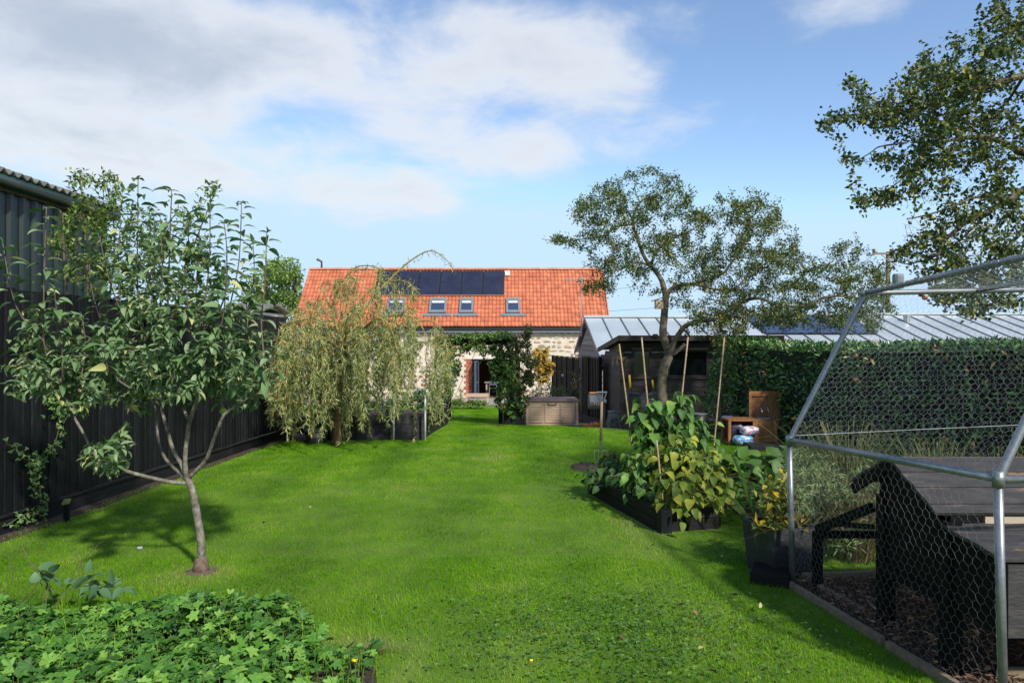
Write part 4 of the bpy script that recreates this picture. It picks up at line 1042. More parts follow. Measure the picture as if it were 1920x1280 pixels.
# orange tool case on the grass
oz = g(16.6); ox = W(1108, 0, 16.6).x
t = thing('garden_saw', 'orange power tool with blue grip lying on the grass by the storage box', 'power tool', (ox, 16.6, oz))
mb = MB(); mb.prism([(ox - .2, 16.55, oz + .005), (ox + .2, 16.55, oz + .005), (ox + .22, 16.55, oz + .07), (ox + .10, 16.55, oz + .11), (ox - .05, 16.55, oz + .06), (ox - .20, 16.55, oz + .05)], (0, .12, 0)); mb.build('body', M['orange_plastic'], t, bevel=.01)
MB().tube([(ox - .06, 16.57, oz + .06), (ox - .02, 16.57, oz + .105), (ox + .08, 16.57, oz + .115)], .018, 6).build('grip', M['blue_plastic'], t)
MB().box((ox - .42, 16.59, oz + .02), (ox - .19, 16.60, oz + .05)).build('blade', M['steel'], t)
# grey plastic step stool
sx_, sy_ = W(1152, 0, 15.9).x, 15.9; sz_ = g(sy_)
t = thing('step_stool', 'grey moulded plastic step stool on the ground before the shed', 'step stool', (sx_, sy_, sz_))
mb = MB(); mb.prism([(sx_ - .17, sy_, sz_), (sx_ - .11, sy_, sz_), (sx_ - .06, sy_, sz_ + .22), (sx_ + .06, sy_, sz_ + .22), (sx_ + .10, sy_, sz_), (sx_ + .16, sy_, sz_), (sx_ + .12, sy_, sz_ + .36), (sx_ - .11, sy_, sz_ + .36)], (0, .26, 0)); mb.build('frame', M['grey_plastic'], t, bevel=.015)
MB().box((sx_ - .14, sy_ - .02, sz_ + .362), (sx_ + .14, sy_ + .28, sz_ + .392)).build('tread', M['grey_plastic'], t, bevel=.01)

# wheelbarrow stood on its nose against the tree
wy = 15.4; wz = g(wy); c = W(1205, 0, wy).x
t = thing('wheelbarrow', 'black wheelbarrow stood on end with yellow handle grips before the shed', 'wheelbarrow', (c, wy, wz))
for s, tx in ((-1, 1180), (1, 1223)):
    top = W(tx, 703 if s < 0 else 712, wy + .25); 
    MB().tube([(c + s * .13, wy - .02, wz + .02), (c + s * .17, wy + .05, wz + .35), (c + s * .20, wy + .14, wz + .75), tuple(W(tx + 2, 727, wy + .22))], .016, 8).build('frame_tube', M['black_metal'], t, smooth=True)
    q = W(tx + 2, 727, wy + .22); MB().tube([q, top], [.024, .022], 8).build('grip', M['yellow_plastic'], t, smooth=True)
mb = MB(); o_ = [(-.30, .0, .14), (.30, .0, .14), (.33, .10, .80), (-.33, .10, .80)]; i_ = [(-.20, -.22, .26), (.20, -.22, .26), (.22, -.18, .68), (-.22, -.18, .68)]
P8 = [Vector((c + .02 + a, wy + b, wz + h)) for a, b, h in o_ + i_]
mb.add(P8, [(0, 1, 5, 4), (1, 2, 6, 5), (2, 3, 7, 6), (3, 0, 4, 7), (4, 5, 6, 7)]); o = mb.build('tray', M['black_plastic'], t); sm = o.modifiers.new('thick', 'SOLIDIFY'); sm.thickness = .012
mb = MB(); rim = [P8[0], P8[1], P8[2], P8[3], P8[0]]; mb.tube(rim, .014, 6); mb.build('rim', M['grey_plastic'], t)
mb = MB(); wc = Vector((c - .16, wy - .32, wz + .19))
ring = [wc + Vector((.02 * math.sin(k), .165 * math.cos(2 * math.pi * k / 18), .165 * math.sin(2 * math.pi * k / 18))) for k in range(19)]
ring = [wc + Vector((0, .15 * math.cos(2 * math.pi * k / 18), .15 * math.sin(2 * math.pi * k / 18))) for k in range(19)]
wh = MB().tube(ring, .038, 8).build('wheel', M['black_plastic'], t, smooth=True)
mb = MB(); mb.prism([wc + Vector((-.02, .12 * math.cos(2 * math.pi * k / 12), .12 * math.sin(2 * math.pi * k / 12))) for k in range(12)], (.04, 0, 0)); mb.build('rim', M['grey_plastic'], wh)
mb = MB(); mb.beam(wc + Vector((-.05, 0, 0)), wc + Vector((-.05, .30, .06)), .02, .02); mb.beam(wc + Vector((.05, 0, 0)), wc + Vector((.05, .30, .06)), .02, .02); mb.build('fork', M['black_metal'], t)
# black tubs
def tub(px, y, r, h, label, rim=True):
    x = W(px, 0, y).x; z = g(y); t = thing('plastic_tub', label, 'tub', (x, y, z), 'black plastic tubs')
    mb = MB(); mb.lathe((x, y, z), [(r * .78, 0), (r * .8, .01), (r, h), (r * .93, h), (r * .75, .03)], 18); mb.build('body', M['black_plastic'], t, smooth=True)
    MB().lathe((x, y, z + h - .02), [(r * 1.0, 0), (r * 1.06, .0), (r * 1.06, .028), (r * .94, .03)], 18).build('rim', M['grey_plastic'], t, smooth=True)
    return t
tub(1254, 14.0, .20, .46, 'black ribbed plastic tub behind the bean plants, beside the trunk')
tub(1310, 14.0, .17, .42, 'black plastic tub standing right of the tree trunk')
x_, y_ = W(592, 0, 12.2).x, 12.2
tub(592, 12.25, .20, .24, 'low black plastic tub under the left edge of the willow')
# black trough on legs under the willow
ty = 12.5; tz = g(ty); x0, x1 = W(529, 0, ty).x, W(578, 0, ty).x
t = thing('trough_planter', 'black wooden trough on legs between the fence and the willow', 'planter', ((x0 + x1) / 2, ty, tz))
MB().box((x0, ty, tz + .16), (x1 + .5, ty + .4, tz + .42)).build('box', M['black_wood_h'], t)
for xx in (x0 + .005, x1 + .42):
    for yy in (ty + .005, ty + .33): MB().box((xx, yy, tz), (xx + .07, yy + .06, tz + .159)).build('leg', M['black_wood'], t)

# ------------------------------------------------------------------ long raised bed behind the willow and its tube frame
lb = thing('long_raised_bed', 'long black timber raised bed behind the weeping willow', 'raised bed', (-2.6, 12.8, g(12.8)))
lz = g(12.8)
for k in range(3):
    h0 = lz - .03 + k * .165
    MB().box((-3.75, 12.80, h0), (-1.66, 12.86, h0 + .16)).build('sleeper', M['sunlit_black'], lb, bevel=.005)  # front face coloured paler than the sides to imitate sunlight on it
    mb = MB(); mb.prism([(-1.72, 12.862, h0), (-1.72, 17.5, h0 - .28), (-1.72, 17.5, h0 - .12), (-1.72, 12.862, h0 + .16)], (.06, 0, 0)); mb.build('sleeper', M['black_wood_h'], lb)
    MB().box((-3.75, 12.862, h0), (-3.69, 17.5, h0 + .16)).build('sleeper', M['black_wood_h'], lb)
mb = MB(); mb.prism([(-3.68, 12.87, lz + .38), (-1.73, 12.87, lz + .38), (-1.73, 17.4, lz + .10), (-3.68, 17.4, lz + .10)], (0, 0, -.25)); mb.build('soil', M['soil'], lb)
t = thing('tube_frame', 'white metal tube frame standing in front of the willow bed', 'frame', (-1.9, 12.65, g(12.65)))
fy = 12.62; a = W(797, 727, fy); b = W(738, 727, fy); fz_ = g(fy)
MB().tube([(a.x, fy, fz_), (a.x, fy, a.z - .05), (a.x - .05, fy, a.z)], .022, 8).build('upright', M['white_paint'], t, smooth=True)
MB().tube([(a.x - .05, fy, a.z), (b.x, fy, b.z)], .02, 8).build('crossbar', M['white_paint'], t, smooth=True)
MB().tube([(b.x, fy, fz_), (b.x, fy, b.z)], .02, 8).build('upright', M['white_paint'], t, smooth=True)

# ------------------------------------------------------------------ mud kitchen
ky = 11.9; kz = g(ky) + .0
K = lambda px, py, y=ky: W(px, py, y)
kx0, kx1 = K(1366, 0).x, K(1458, 0).x; kd = .42
t = thing('mud_kitchen', 'brown wooden play kitchen with metal sink and taps by the hedge', 'play kitchen', ((kx0 + kx1) / 2, ky, kz))
ctz = K(0, 786).z
MB().box((kx0 - .005, ky - .005, ctz - .035), (kx1 + .005, ky + kd, ctz)).build('worktop', M['brown_wood'], t, bevel=.004)
for xx in (kx0, kx0 + .40, ):
    pass
MB().box((kx0, ky, kz), (kx0 + .045, ky + .05, ctz - .036)).build('leg', M['brown_wood'], t); MB().box((kx0, ky + kd - .05, kz), (kx0 + .045, ky + kd, ctz - .036)).build('leg', M['brown_wood'], t)
xm = K(1412, 0).x
for k in range(4):
    a = xm + k * (kx1 - xm) / 4; b = a + (kx1 - xm) / 4 - .003
    MB().box((a, ky, kz + .02), (b, ky + .02, ctz - .036)).build('plank', M['brown_wood'], t)
MB().box((kx1 - .02, ky + .022, kz), (kx1, ky + kd, ctz - .036)).build('side', M['brown_wood'], t)
MB().box((kx0 + .046, ky + kd - .02, kz + .05), (kx1 - .022, ky + kd - .001, ctz - .036)).build('back', M['brown_wood'], t)
MB().box((kx0 + .003, ky + .06, kz + .02), (xm - .002, ky + kd - .022, kz + .04)).build('shelf', M['brown_wood'], t)
bx_0, bx_1 = K(1405, 0, ky + kd).x, K(1462, 0, ky + kd).x; btz = K(0, 733, ky + kd).z
for k in range(5):
    a = bx_0 + k * (bx_1 - bx_0) / 5; MB().box((a, ky + kd + .001, kz + .3), (a + (bx_1 - bx_0) / 5 - .004, ky + kd + .021, btz - .01)).build('plank', M['brown_wood'], t)
MB().box((bx_0 - .01, ky + kd - .022, btz - .09), (bx_1 + .01, ky + kd + .0, btz)).build('top_board', M['brown_wood'], t)
for xx in (bx_0 - .008, bx_1 - .04): MB().box((xx, ky + kd - .02, ctz + .001), (xx + .045, ky + kd, btz - .091)).build('frame_post', M['brown_wood'], t)
sxx = K(1437, 0, ky + .2).x
MB().lathe((sxx, ky + .2, ctz), [(.15, .0), (.165, .005), (.165, .012), (.14, .012), (.13, .004)], 18).build('sink', M['steel'], t, smooth=True)
for px in (1427, 1439):
    q = W(px, 768, ky + kd - .03); mb = MB(); mb.tube([q + Vector((0, .03, .01)), q + Vector((0, -.03, .01)), q + Vector((0, -.05, -.04))], .012, 6); mb.ball(q + Vector((0, -.0, .03)), .018, 8, 5); mb.build('tap', M['steel'], t)
# plastic bags in the kitchen
def bag(name, c, sq, seed, mats, label):
    r = random.Random(seed); me = MB(); me.ball((0, 0, 0), 1.0, 16, 10)
    vs = []
    for x, y, z in me.v:
        f = 1 + .10 * math.sin(5 * x + seed) * math.sin(4 * z + 1 + seed) + r.uniform(-.08, .08)
        s3 = (abs(x) ** 3 + abs(y) ** 3 + abs(z) ** 3) ** (-1 / 3) if (x or y or z) else 1
        vs.append((c[0] + x * f * s3 * sq[0], c[1] + y * f * s3 * sq[1], c[2] + z * f * s3 * sq[2]))
    me.v = vs
    return solo(me, name, mats, label, 'bag', 'bags under the play kitchen', smooth=True)
def bagmat(name, stops, sc): return surf(name, stops, .35, sc, 2, dist=.6)
bmA = bagmat('bag_blue_white', [(.36, (.42, .46, .52)), (.46, (.50, .53, .57)), (.5, (.05, .24, .46)), (.66, (.08, .32, .55))], 9)
bmB = bagmat('bag_red_white', [(.38, (.50, .52, .56)), (.47, (.44, .48, .54)), (.50, (.45, .08, .08)), (.56, (.47, .12, .12)), (.60, (.10, .30, .5))], 9)
bmC = bagmat('bag_dark', [(.45, (.02, .018, .035)), (.55, (.06, .05, .08)), (.66, (.45, .42, .45))], 7)
bag('plastic_sack', K(1404, 813, ky - .04).to_tuple()[:2] + (kz + .265,), (.16, .12, .075), 2, bmB, 'white and red plastic sack, topmost of the pile under the play kitchen')
bag('plastic_sack', K(1393, 0, ky - .08).to_tuple()[:2] + (kz + .10,), (.17, .13, .085), 5, bmA, 'blue and white plastic sack lying under the play kitchen')
bag('plastic_sack', (kx0 + .17, ky + .13, kz + .22), (.12, .07, .17), 8, bmC, 'dark purple plastic sack at the back under the play kitchen')
# black timber step by the kitchen and orange-handled spade beside it
p = W(1425, 0, 11.3)
solo(MB().box((p.x - .22, 11.1, g(11.2) - .02), (p.x + .32, 11.5, g(11.2) + .10)), 'timber_block', M['black_wood_h'], 'low black timber block on the ground in front of the play kitchen', 'block', bevel=.008)
p = W(1364, 0, 12.6); z = g(12.6)
t = thing('garden_sprayer', 'orange bottle with blue top standing left of the play kitchen', 'sprayer', (p.x, 12.6, z))
MB().lathe((p.x, 12.6, z), [(.055, 0), (.06, .02), (.06, .28), (.03, .34)], 12).build('bottle', M['orange_plastic'], t, smooth=True)
MB().lathe((p.x, 12.6, z + .342), [(.032, 0), (.05, .02), (.05, .08), (.02, .09)], 10).build('cap', M['blue_plastic'], t)
MB().beam((p.x - .10, 12.6, z + .45), (p.x + .08, 12.6, z + .45), .03, .035).build('trigger', M['blue_plastic'], t)

# ------------------------------------------------------------------ plant label stake by the left fence
p = G(125, 977)
t = thing('label_stake', 'black wooden stake with a green label standing by the left fence', 'stake', p)
MB().box((p.x - .020, p.y - .015, p.z - .02), (p.x + .020, p.y + .015, p.z + .17)).build('stake', M['black_wood'], t)
mb = MB(); mb.add([(p.x - .035, p.y - .02, p.z + .155), (p.x + .035, p.y - .02, p.z + .165), (p.x + .035, p.y + .015, p.z + .205), (p.x - .035, p.y + .015, p.z + .195), (p.x - .035, p.y - .022, p.z + .163), (p.x + .035, p.y - .022, p.z + .173), (p.x + .035, p.y + .012, p.z + .213), (p.x - .035, p.y + .012, p.z + .203)], [(3, 2, 1, 0), (4, 5, 6, 7), (0, 1, 5, 4), (1, 2, 6, 5), (2, 3, 7, 6), (3, 0, 4, 7)])
mb.build('label_plate', surf('label_green', [(.3, (.10, .14, .04)), (.7, (.18, .22, .07))], .6, 20), t)
# bird box on the old tree
p = W(1236, 570, 14.3)
t = thing('bird_box', 'small pale bird box fixed to the old apple trunk', 'bird box', p)
MB().box((p.x - .085, p.y - .07, p.z - .10), (p.x + .07, p.y + .07, p.z + .09)).build('box', M['ply'], t)
mb = MB(); mb.prism([(p.x - .15, p.y - .09, p.z + .055), (p.x + .09, p.y - .09, p.z + .135), (p.x + .09, p.y - .09, p.z + .155), (p.x - .15, p.y - .09, p.z + .075)], (0, .18, 0)); mb.build('roof', M['weathered'], t)
MB().tube([(p.x - .02, p.y - .074, p.z + .02), (p.x - .02, p.y - .069, p.z + .02)], .018, 10).build('entrance_hole', M['black_metal'], t)
# string lights on the black fence
lt = thing('string_lights', 'thin wire of small clear bulbs strung along the black fence', 'string lights', (2.2, 24, g(24) + 1.2))
mb = MB(); pts = [W(1040, 695, 26), W(1065, 698, 25), W(1098, 690, 23), W(1128, 676, 20.2)]; mb.tube(pts, .006, 4); mb.build('cable', M['black_metal'], lt)
for q in (W(1055, 701, 25.4), W(1098, 693, 23)): MB().ball(q - Vector((0, .05, .05)), .05, 8, 6, (1, 1, 1.3)).build('bulb', M['cream'], lt)
# stone and fallen fruit on the lawn
p = G(262, 1030); mb = MB(); mb.ball(p + Vector((0, 0, .012)), .024, 8, 5, (1.1, .8, .7)); solo(mb, 'pebble', surf('pebble', [(.4, (.02, .02, .02)), (.6, (.5, .48, .45))], .8, 60), 'small black and white pebble lying on the lawn left of the tree', 'pebble', smooth=True)

# ------------------------------------------------------------------ poultry run: galvanised tubes and wire netting
def run_pt(l, a, z):            # l along the side (0 far, + near), a across to the right, z above ground there
    q = RUN0 + RUND * l + RUNN * a; return Vector((q.x, q.y, g(q.y) + z + max(0, z) * .045 * max(0, min(l, 1.7)) / 1.7))
RL = (RUN1 - RUN0).length
run = thing('poultry_run', 'galvanised tube and wire netting poultry run on the right', 'poultry run', (RUN0.x + 1, RUN0.y - .9, g(3.7)))
A0 = [(-.02, -.03), (-.045, .97), (.50, 1.96), (1.80, 2.0), (2.32, .99), (2.30, -.03)]
T_ = .0180
def tube(pts, name='tube', r=T_): return MB().tube(pts, r, 12).build(name, M['galv'], run, smooth=True)
def arc(p, q, r_, n=5):         # rounded elbow helper: points near q between directions
    return None
def elbow(p0, p1, p2, d=.07, n=5):
    p0, p1, p2 = Vector(p0), Vector(p1), Vector(p2); a = p1 + (p0 - p1).normalized() * d; b = p1 + (p2 - p1).normalized() * d
    return [a.lerp(p1, k / n).lerp(p1.lerp(b, k / n), k / n) for k in range(n + 1)]
for l, zadd in ((0.0, 0), (RL, .0)):
    P6 = [run_pt(l, a, z) for a, z in A0]
    tube([P6[0], P6[1] - Vector((0, 0, .02))], 'post'); tube([P6[5], P6[4]], 'post')
    pts = [P6[1] - Vector((0, 0, .025))] + elbow(P6[0], P6[1], P6[2]) + elbow(P6[1], P6[2], P6[3]) + elbow(P6[2], P6[3], P6[4]) + elbow(P6[3], P6[4], P6[5]) + [P6[4]]
    tube(pts, 'hoop')
    for q in (P6[1], P6[2], P6[3], P6[4]): MB().tube([q - Vector((0, 0, .035)), q + Vector((0, 0, .03))] if q in (P6[1], P6[4]) else [q - (P6[3] - P6[2]).normalized() * .03, q + (P6[3] - P6[2]).normalized() * .03], T_ * 1.32, 12).build('coupling', M['galv'], run, smooth=True)
for i, (a, z) in enumerate(A0[1:5]):
    p = run_pt(0, a, z); q = run_pt(RL, a, z); tube([p, q], 'side_rail' if i in (0, 3) else 'top_rail', T_ * 1.05)
    if i == 1:  # netting wound round the rail
        mb = MB(); d = (q - p); n_ = 150; u = Vector((0, 0, 1)); s_ = d.normalized().cross(u)
        mb.tube([p + d * (k / n_) + (u * math.cos(k * 1.6) + s_ * math.sin(k * 1.6)) * (T_ * 1.05 + .003) for k in range(n_ + 1)], .0022, 3, cap=False); mb.build('binding_wire', M['wire'], run, kind='stuff')
tube([run_pt(RL, A0[1][0], .965), run_pt(RL, 2.32, .985)], 'end_rail', T_ * .9); tube([run_pt(0, 1.33, 1.985), run_pt(RL, 1.33, 1.985)], 'purlin', T_ * .9)
def netting(name, quad, cell=.05, r=.00052, jit=.002, sag=0.0):
    """hexagonal wire over a bilinear quad (corners in order)"""
    a, b, c, d = [np.array(q) for q in quad]
    Lu = (np.linalg.norm(b - a) + np.linalg.norm(c - d)) / 2; Lv = (np.linalg.norm(d - a) + np.linalg.norm(c - b)) / 2
    nrm_ = np.cross(b - a, d - a); nrm_ /= np.linalg.norm(nrm_)
    cu = cell; cv = cell * 1.5 / 2
    nu = int(Lu / cu) + 2; nv = int(Lv / cv) + 2
    def pt(u, v): u = min(max(u / Lu, 0), 1); v = min(max(v / Lv, 0), 1); return (a * (1 - u) + b * u) * (1 - v) + (d * (1 - u) + c * u) * v + nrm_ * sag * math.sin(math.pi * u) * math.sin(math.pi * v)
    cache = {}
    rr = random.Random(len(name) + int(Lu * 100))
    def vert(i, j, k):
        key = (i, j, k)
        if key not in cache:
            # row j of cells; k=0 lower point of zigzag, k=1 upper
            u = (i + .5 * (j % 2)) * cu; v = j * cv + (.0 if k == 0 else cell * .36)
            w_ = jit * 1.0; drift = .012 * math.sin(v * 9 + u * 3)
            cache[key] = pt(u + drift + rr.gauss(0, w_), v + rr.gauss(0, w_)) + nrm_ * rr.gauss(0, .002)
        return cache[key]
    mb = MB()
    for j in range(nv):
        for i in range(-1, nu):
            p = vert(i, j, 0); q = vert(i, j, 1)
            mb.tube([p, q], r, 3, cap=False)                       # twisted upright
            if j % 2 == 0: t1, t2 = (i - 1, i)
            else: t1, t2 = (i, i + 1)
            for tt in (t1, t2):
                if j + 1 < nv:
                    mb.tube([q, vert(tt, j + 1, 0)], r * .8, 3, cap=False)
    return mb.build(name, M['wire'], run, kind='stuff')
s0 = lambda i: run_pt(0, *A0[i]); s1 = lambda i: run_pt(RL, *A0[i])
o_ = Vector((-.022, 0, 0))
netting('wire_netting', [s0(0) + o_, s1(0) + o_, s1(1) + o_, s0(1) + o_], sag=.012)
netting('wire_netting', [s0(1) + o_, s1(1) + o_, s1(2) + o_, s0(2) + o_], sag=.015)
netting('wire_netting', [s0(2), s1(2), s1(3), s0(3)], sag=-.03)
netting('wire_netting', [s0(0), s0(5), s0(4), s0(1)])
netting('wire_netting', [s0(1), s0(4), s0(3), s0(2)])
netting('wire_netting', [s1(5), s0(5), s0(4), s1(4)])
netting('wire_netting', [s1(4), s0(4), s0(3), s1(3)])
# line wire across the far end
MB().tube([run_pt(0, -.04, 1.0), run_pt(0, .9, 1.03), run_pt(0, 1.95, 1.06)], .0022, 4).build('line_wire', M['wire'], run)
# edging boards
for a0, a1, l0, l1 in ((-.07, -.05, -.12, .95), (-.06, -.02, 1.0, RL + .6)):
    p = run_pt(l0, a0, .02); q = run_pt(l1, a1, .02); MB().beam(p, q, .03, .05).build('edging_board', M['weathered'], run)
p = run_pt(-.02, .06, .03); q = run_pt(-.02, 1.9, .03); MB().beam(p, q, .035, .08).build('edging_board', M['weathered'], run)
p = run_pt(1.42, .22, .035); q = run_pt(1.50, 1.5, .035); MB().beam(p, q, .04, .07).build('floor_board', M['weathered'], run)
# bark litter on the run floor
mb = MB(); mb.add([run_pt(-.1, -.03, .012), run_pt(RL + .7, -.03, .012), run_pt(RL + .7, 2.0, .012), run_pt(-.1, 2.0, .012)], [(0, 1, 2, 3)]); tag(mb.build('run_floor', M['soil']), kind='structure')
n = 9000; l = rng.uniform(-.08, RL + .5, n); a = rng.uniform(-.02, 1.95, n)
bx = RUN0.x + RUND.x * l + RUNN.x * a; by = RUN0.y + RUND.y * l + RUNN.y * a
mound = .10 * np.exp(-((l - .95) / .35) ** 2 - ((a - .45) / .3) ** 2)
P = np.stack([bx, by, g(by) + .02 + rng.uniform(0, .03, n) + mound], 1); ang = rng.uniform(0, 6.28, n)
M['chips'] = leafmat('bark_chips', [(0, (0.056, 0.0288, 0.016)), (.5, (0.136, 0.072, 0.0416)), (.85, (0.256, 0.144, 0.08)), (1, (0.544, 0.384, 0.208))], .9, 0.02)
ob = leaves('bark_litter', P, np.stack([np.cos(ang), np.sin(ang), rng.normal(0, .25, n)], 1), np.array([0, 0, 1.]) + rng.normal(0, .5, (n, 3)), rng.uniform(.02, .07, n), rng.uniform(.006, .02, n), LEAF2, M['chips'])
tag(ob, 'brown bark chips and straw covering the floor of the poultry run', 'bark chips')

# ------------------------------------------------------------------ hen coop
CX = 2.10; cg = g(3.5)
coop = thing('hen_coop', 'black wooden hen coop with plank roof and nest box inside the run', 'hen coop', (2.8, 3.6, cg))
ar, er, ef = (3.72, .885), (3.30, .69), (4.12, .68)       # (y, z): ridge, near eave, far eave
X1 = 3.45
MB().prism([(CX, 3.34, .255), (CX, 3.90, .235), (CX, 3.90, .74), (CX, 3.72, .83), (CX, 3.34, .655)], (X1 - CX, 0, 0)).build('wall', M['coop_black'], coop)
MB().beam((CX - .012, 3.34, .28), (CX - .012, 3.90, .258), .022, .05).build('sill_rail', M['coop_black'], coop)
for (yy, xx) in ((3.30, CX), (3.87, CX), (3.30, X1 - .1), (3.87, X1 - .1)):
    MB().box((xx - .016, yy - .035, g(yy) - .02), (xx + .055, yy + .04, .66)).build('leg', M['coop_black'], coop)
def roof_planks(y0, z0, y1, z1, n, x0, x1, th=.018, over=1.0, mat='coop_plank'):
    d = Vector((0, y1 - y0, z1 - z0)); L = d.length; d.normalize(); nn = Vector((0, -d.z, d.y)); 
    if nn.z < 0: nn = -nn
    w_ = L / n
    for k in range(n):
        a = Vector((x0 + random.uniform(-.003, .003), y0, z0)) + d * (k * w_) + nn * (.004 * (k % 2)); b = a + d * (w_ - .003)
        MB().prism([a, (x1, a.y, a.z), (x1, b.y, b.z), b], nn * th).build('roof_plank', M[mat], coop, bevel=.002)
roof_planks(er[0], er[1], ar[0], ar[1], 7, CX - .055, X1 + .1)
roof_planks(ef[0], ef[1], ar[0] + .01, ar[1] - .003, 4, CX - .055, X1 + .1)
for (p, q) in (((CX - .045, er[0] + .01, er[1] - .035), (CX - .045, ar[0] - .005, ar[1] - .03)), ((CX - .045, ef[0] - .01, ef[1] - .035), (CX - .045, ar[0] + .012, ar[1] - .03))):
    MB().beam(p, q, .02, .055).build('barge_board', M['coop_black'], coop)
# nest box
NB0, NB1 = 2.90, 3.338
MB().prism([(CX + .003, NB0 + .02, .262), (CX + .003, NB1, .262), (CX + .003, NB1, .625), (CX + .003, NB0 + .02, .585)], (X1 - CX - .01, 0, 0)).build('nest_box', M['coop_black'], coop)
roof_planks(NB0, .592, NB1 - .002, .632, 4, CX - .02, X1 + .05)
MB().box((CX + .02, 3.30, .64), (CX + .17, 3.333, .70)).build('hinge_block', M['coop_black'], coop)
MB().box((CX + .19, 3.302, .636), (X1, 3.330, .682)).build('vent_flap', M['ply'], coop)
for k in range(4): MB().box((CX + .01 + k * .34, NB0 + .002, .27), (CX + .01 + k * .34 + .33, NB0 + .018, .58)).build('panel', M['coop_plank'], coop)
# small framed pen joined to the far end of the coop
pen = thing('timber_pen', 'low black timber framed pen with fine mesh behind the hen coop', 'pen', (2.2, 4.2, g(4.2)))
pa = Vector((2.09, 3.96, 0)); pb = Vector((2.00, 4.47, 0))
MB().beam((pa.x, pa.y, .57), (pb.x, pb.y, .30), .035, .05).build('top_rail', M['coop_black'], pen)
MB().beam((pb.x, pb.y, g(4.5) - .02), (pb.x, pb.y, .285), .05, .05).build('post', M['coop_black'], pen)
MB().beam((pa.x, pa.y, .455), (pb.x + .03, pb.y - .1, .37), .03, .03).build('mid_rail', M['coop_black'], pen)
MB().beam((pb.x + .03, pb.y, .27), (3.2, 4.44, .27), .035, .045).build('end_rail', M['coop_black'], pen)
MB().beam((pa.x, pa.y, g(4.2) + .02), (pb.x, pb.y - .03, g(4.2) + .02), .035, .05).build('bottom_rail', M['weathered'], pen)
MB().beam((3.2, 4.44, g(4.5) - .02), (3.2, 4.44, .29), .05, .05).build('post', M['coop_black'], pen)

# ------------------------------------------------------------------ slate pot on a black block
p = G(1432, 1092)
blk = solo(MB().box((0, 0, -.02), (.25, .24, .085)), 'timber_block', M['black_wood_h'], 'black square timber block under the slate-coloured pot', 'block', base=(0, 0, 0), bevel=.006)
blk.location = (p.x - .10, p.y - .02, p.z); blk.rotation_euler = (0, 0, -.45)
q = Vector((1.90, 4.86, g(4.86) + .0))
t = thing('square_pot', 'square slate-coloured pot holding a yellowing plant beside the run', 'pot', q)
mb = MB(); r0, r1, h = .150, .178, .35
def sqr(r, z): return [(q.x + r * sx_ * math.cos(.3) - r * sy_ * math.sin(.3), q.y + r * sx_ * math.sin(.3) + r * sy_ * math.cos(.3), q.z + z) for sx_, sy_ in ((-1, -1), (1, -1), (1, 1), (-1, 1))]
rings = sqr(r0, 0) + sqr(r1, h) + sqr(r1 - .025, h) + sqr(r1 - .03, h - .05)
mb.add(rings, [(3, 2, 1, 0)] + [(4 * k + i, 4 * k + (i + 1) % 4, 4 * k + 4 + (i + 1) % 4, 4 * k + 4 + i) for k in range(3) for i in range(4)] + [(12, 13, 14, 15)]); mb.build('pot', M['slate_pot'], t)
POTP = q
# ------------------------------------------------------------------ growing helpers
def smooth_path(pts, n=4):
    pts = [Vector(p) for p in pts]; out = []
    for i in range(len(pts) - 1):
        p0 = pts[max(i - 1, 0)]; p1 = pts[i]; p2 = pts[i + 1]; p3 = pts[min(i + 2, len(pts) - 1)]
        for k in range(n):
            t = k / n
            out.append(.5 * ((2 * p1) + (p2 - p0) * t + (2 * p0 - 5 * p1 + 4 * p2 - p3) * t * t + (3 * p1 - p0 - 3 * p2 + p3) * t ** 3))
    out.append(pts[-1]); return out
def limb(mb, pts, r0, r1, n=4, sides=8, knob=.06):
    q = smooth_path(pts, n); m = len(q)
    rad = [(r0 + (r1 - r0) * (i / (m - 1)) ** .8) * (1 + random.gauss(0, knob)) for i in range(m)]
    mb.tube(q, rad, sides); return q, rad
class Skel:
    def __init__(s): s.p = np.zeros((60000, 3)); s.r = np.zeros(60000); s.n = 0
    def add(s, q, r):
        for a, b in zip(q, r): s.p[s.n] = a; s.r[s.n] = b; s.n += 1
    def near(s, t):
        d = ((s.p[:s.n] - np.array(t)) ** 2).sum(1); i = int(d.argmin()); return i, math.sqrt(d[i])
def targets(regions, Z0, dz):
    out = []
    for (px, py, rx, ry, n) in regions:
        for _ in range(n):
            a = random.uniform(0, 6.283); r = math.sqrt(random.random())
            out.append(W(px + rx * r * math.cos(a), py + ry * r * math.sin(a), Z0 + random.gauss(0, dz)))
    return out
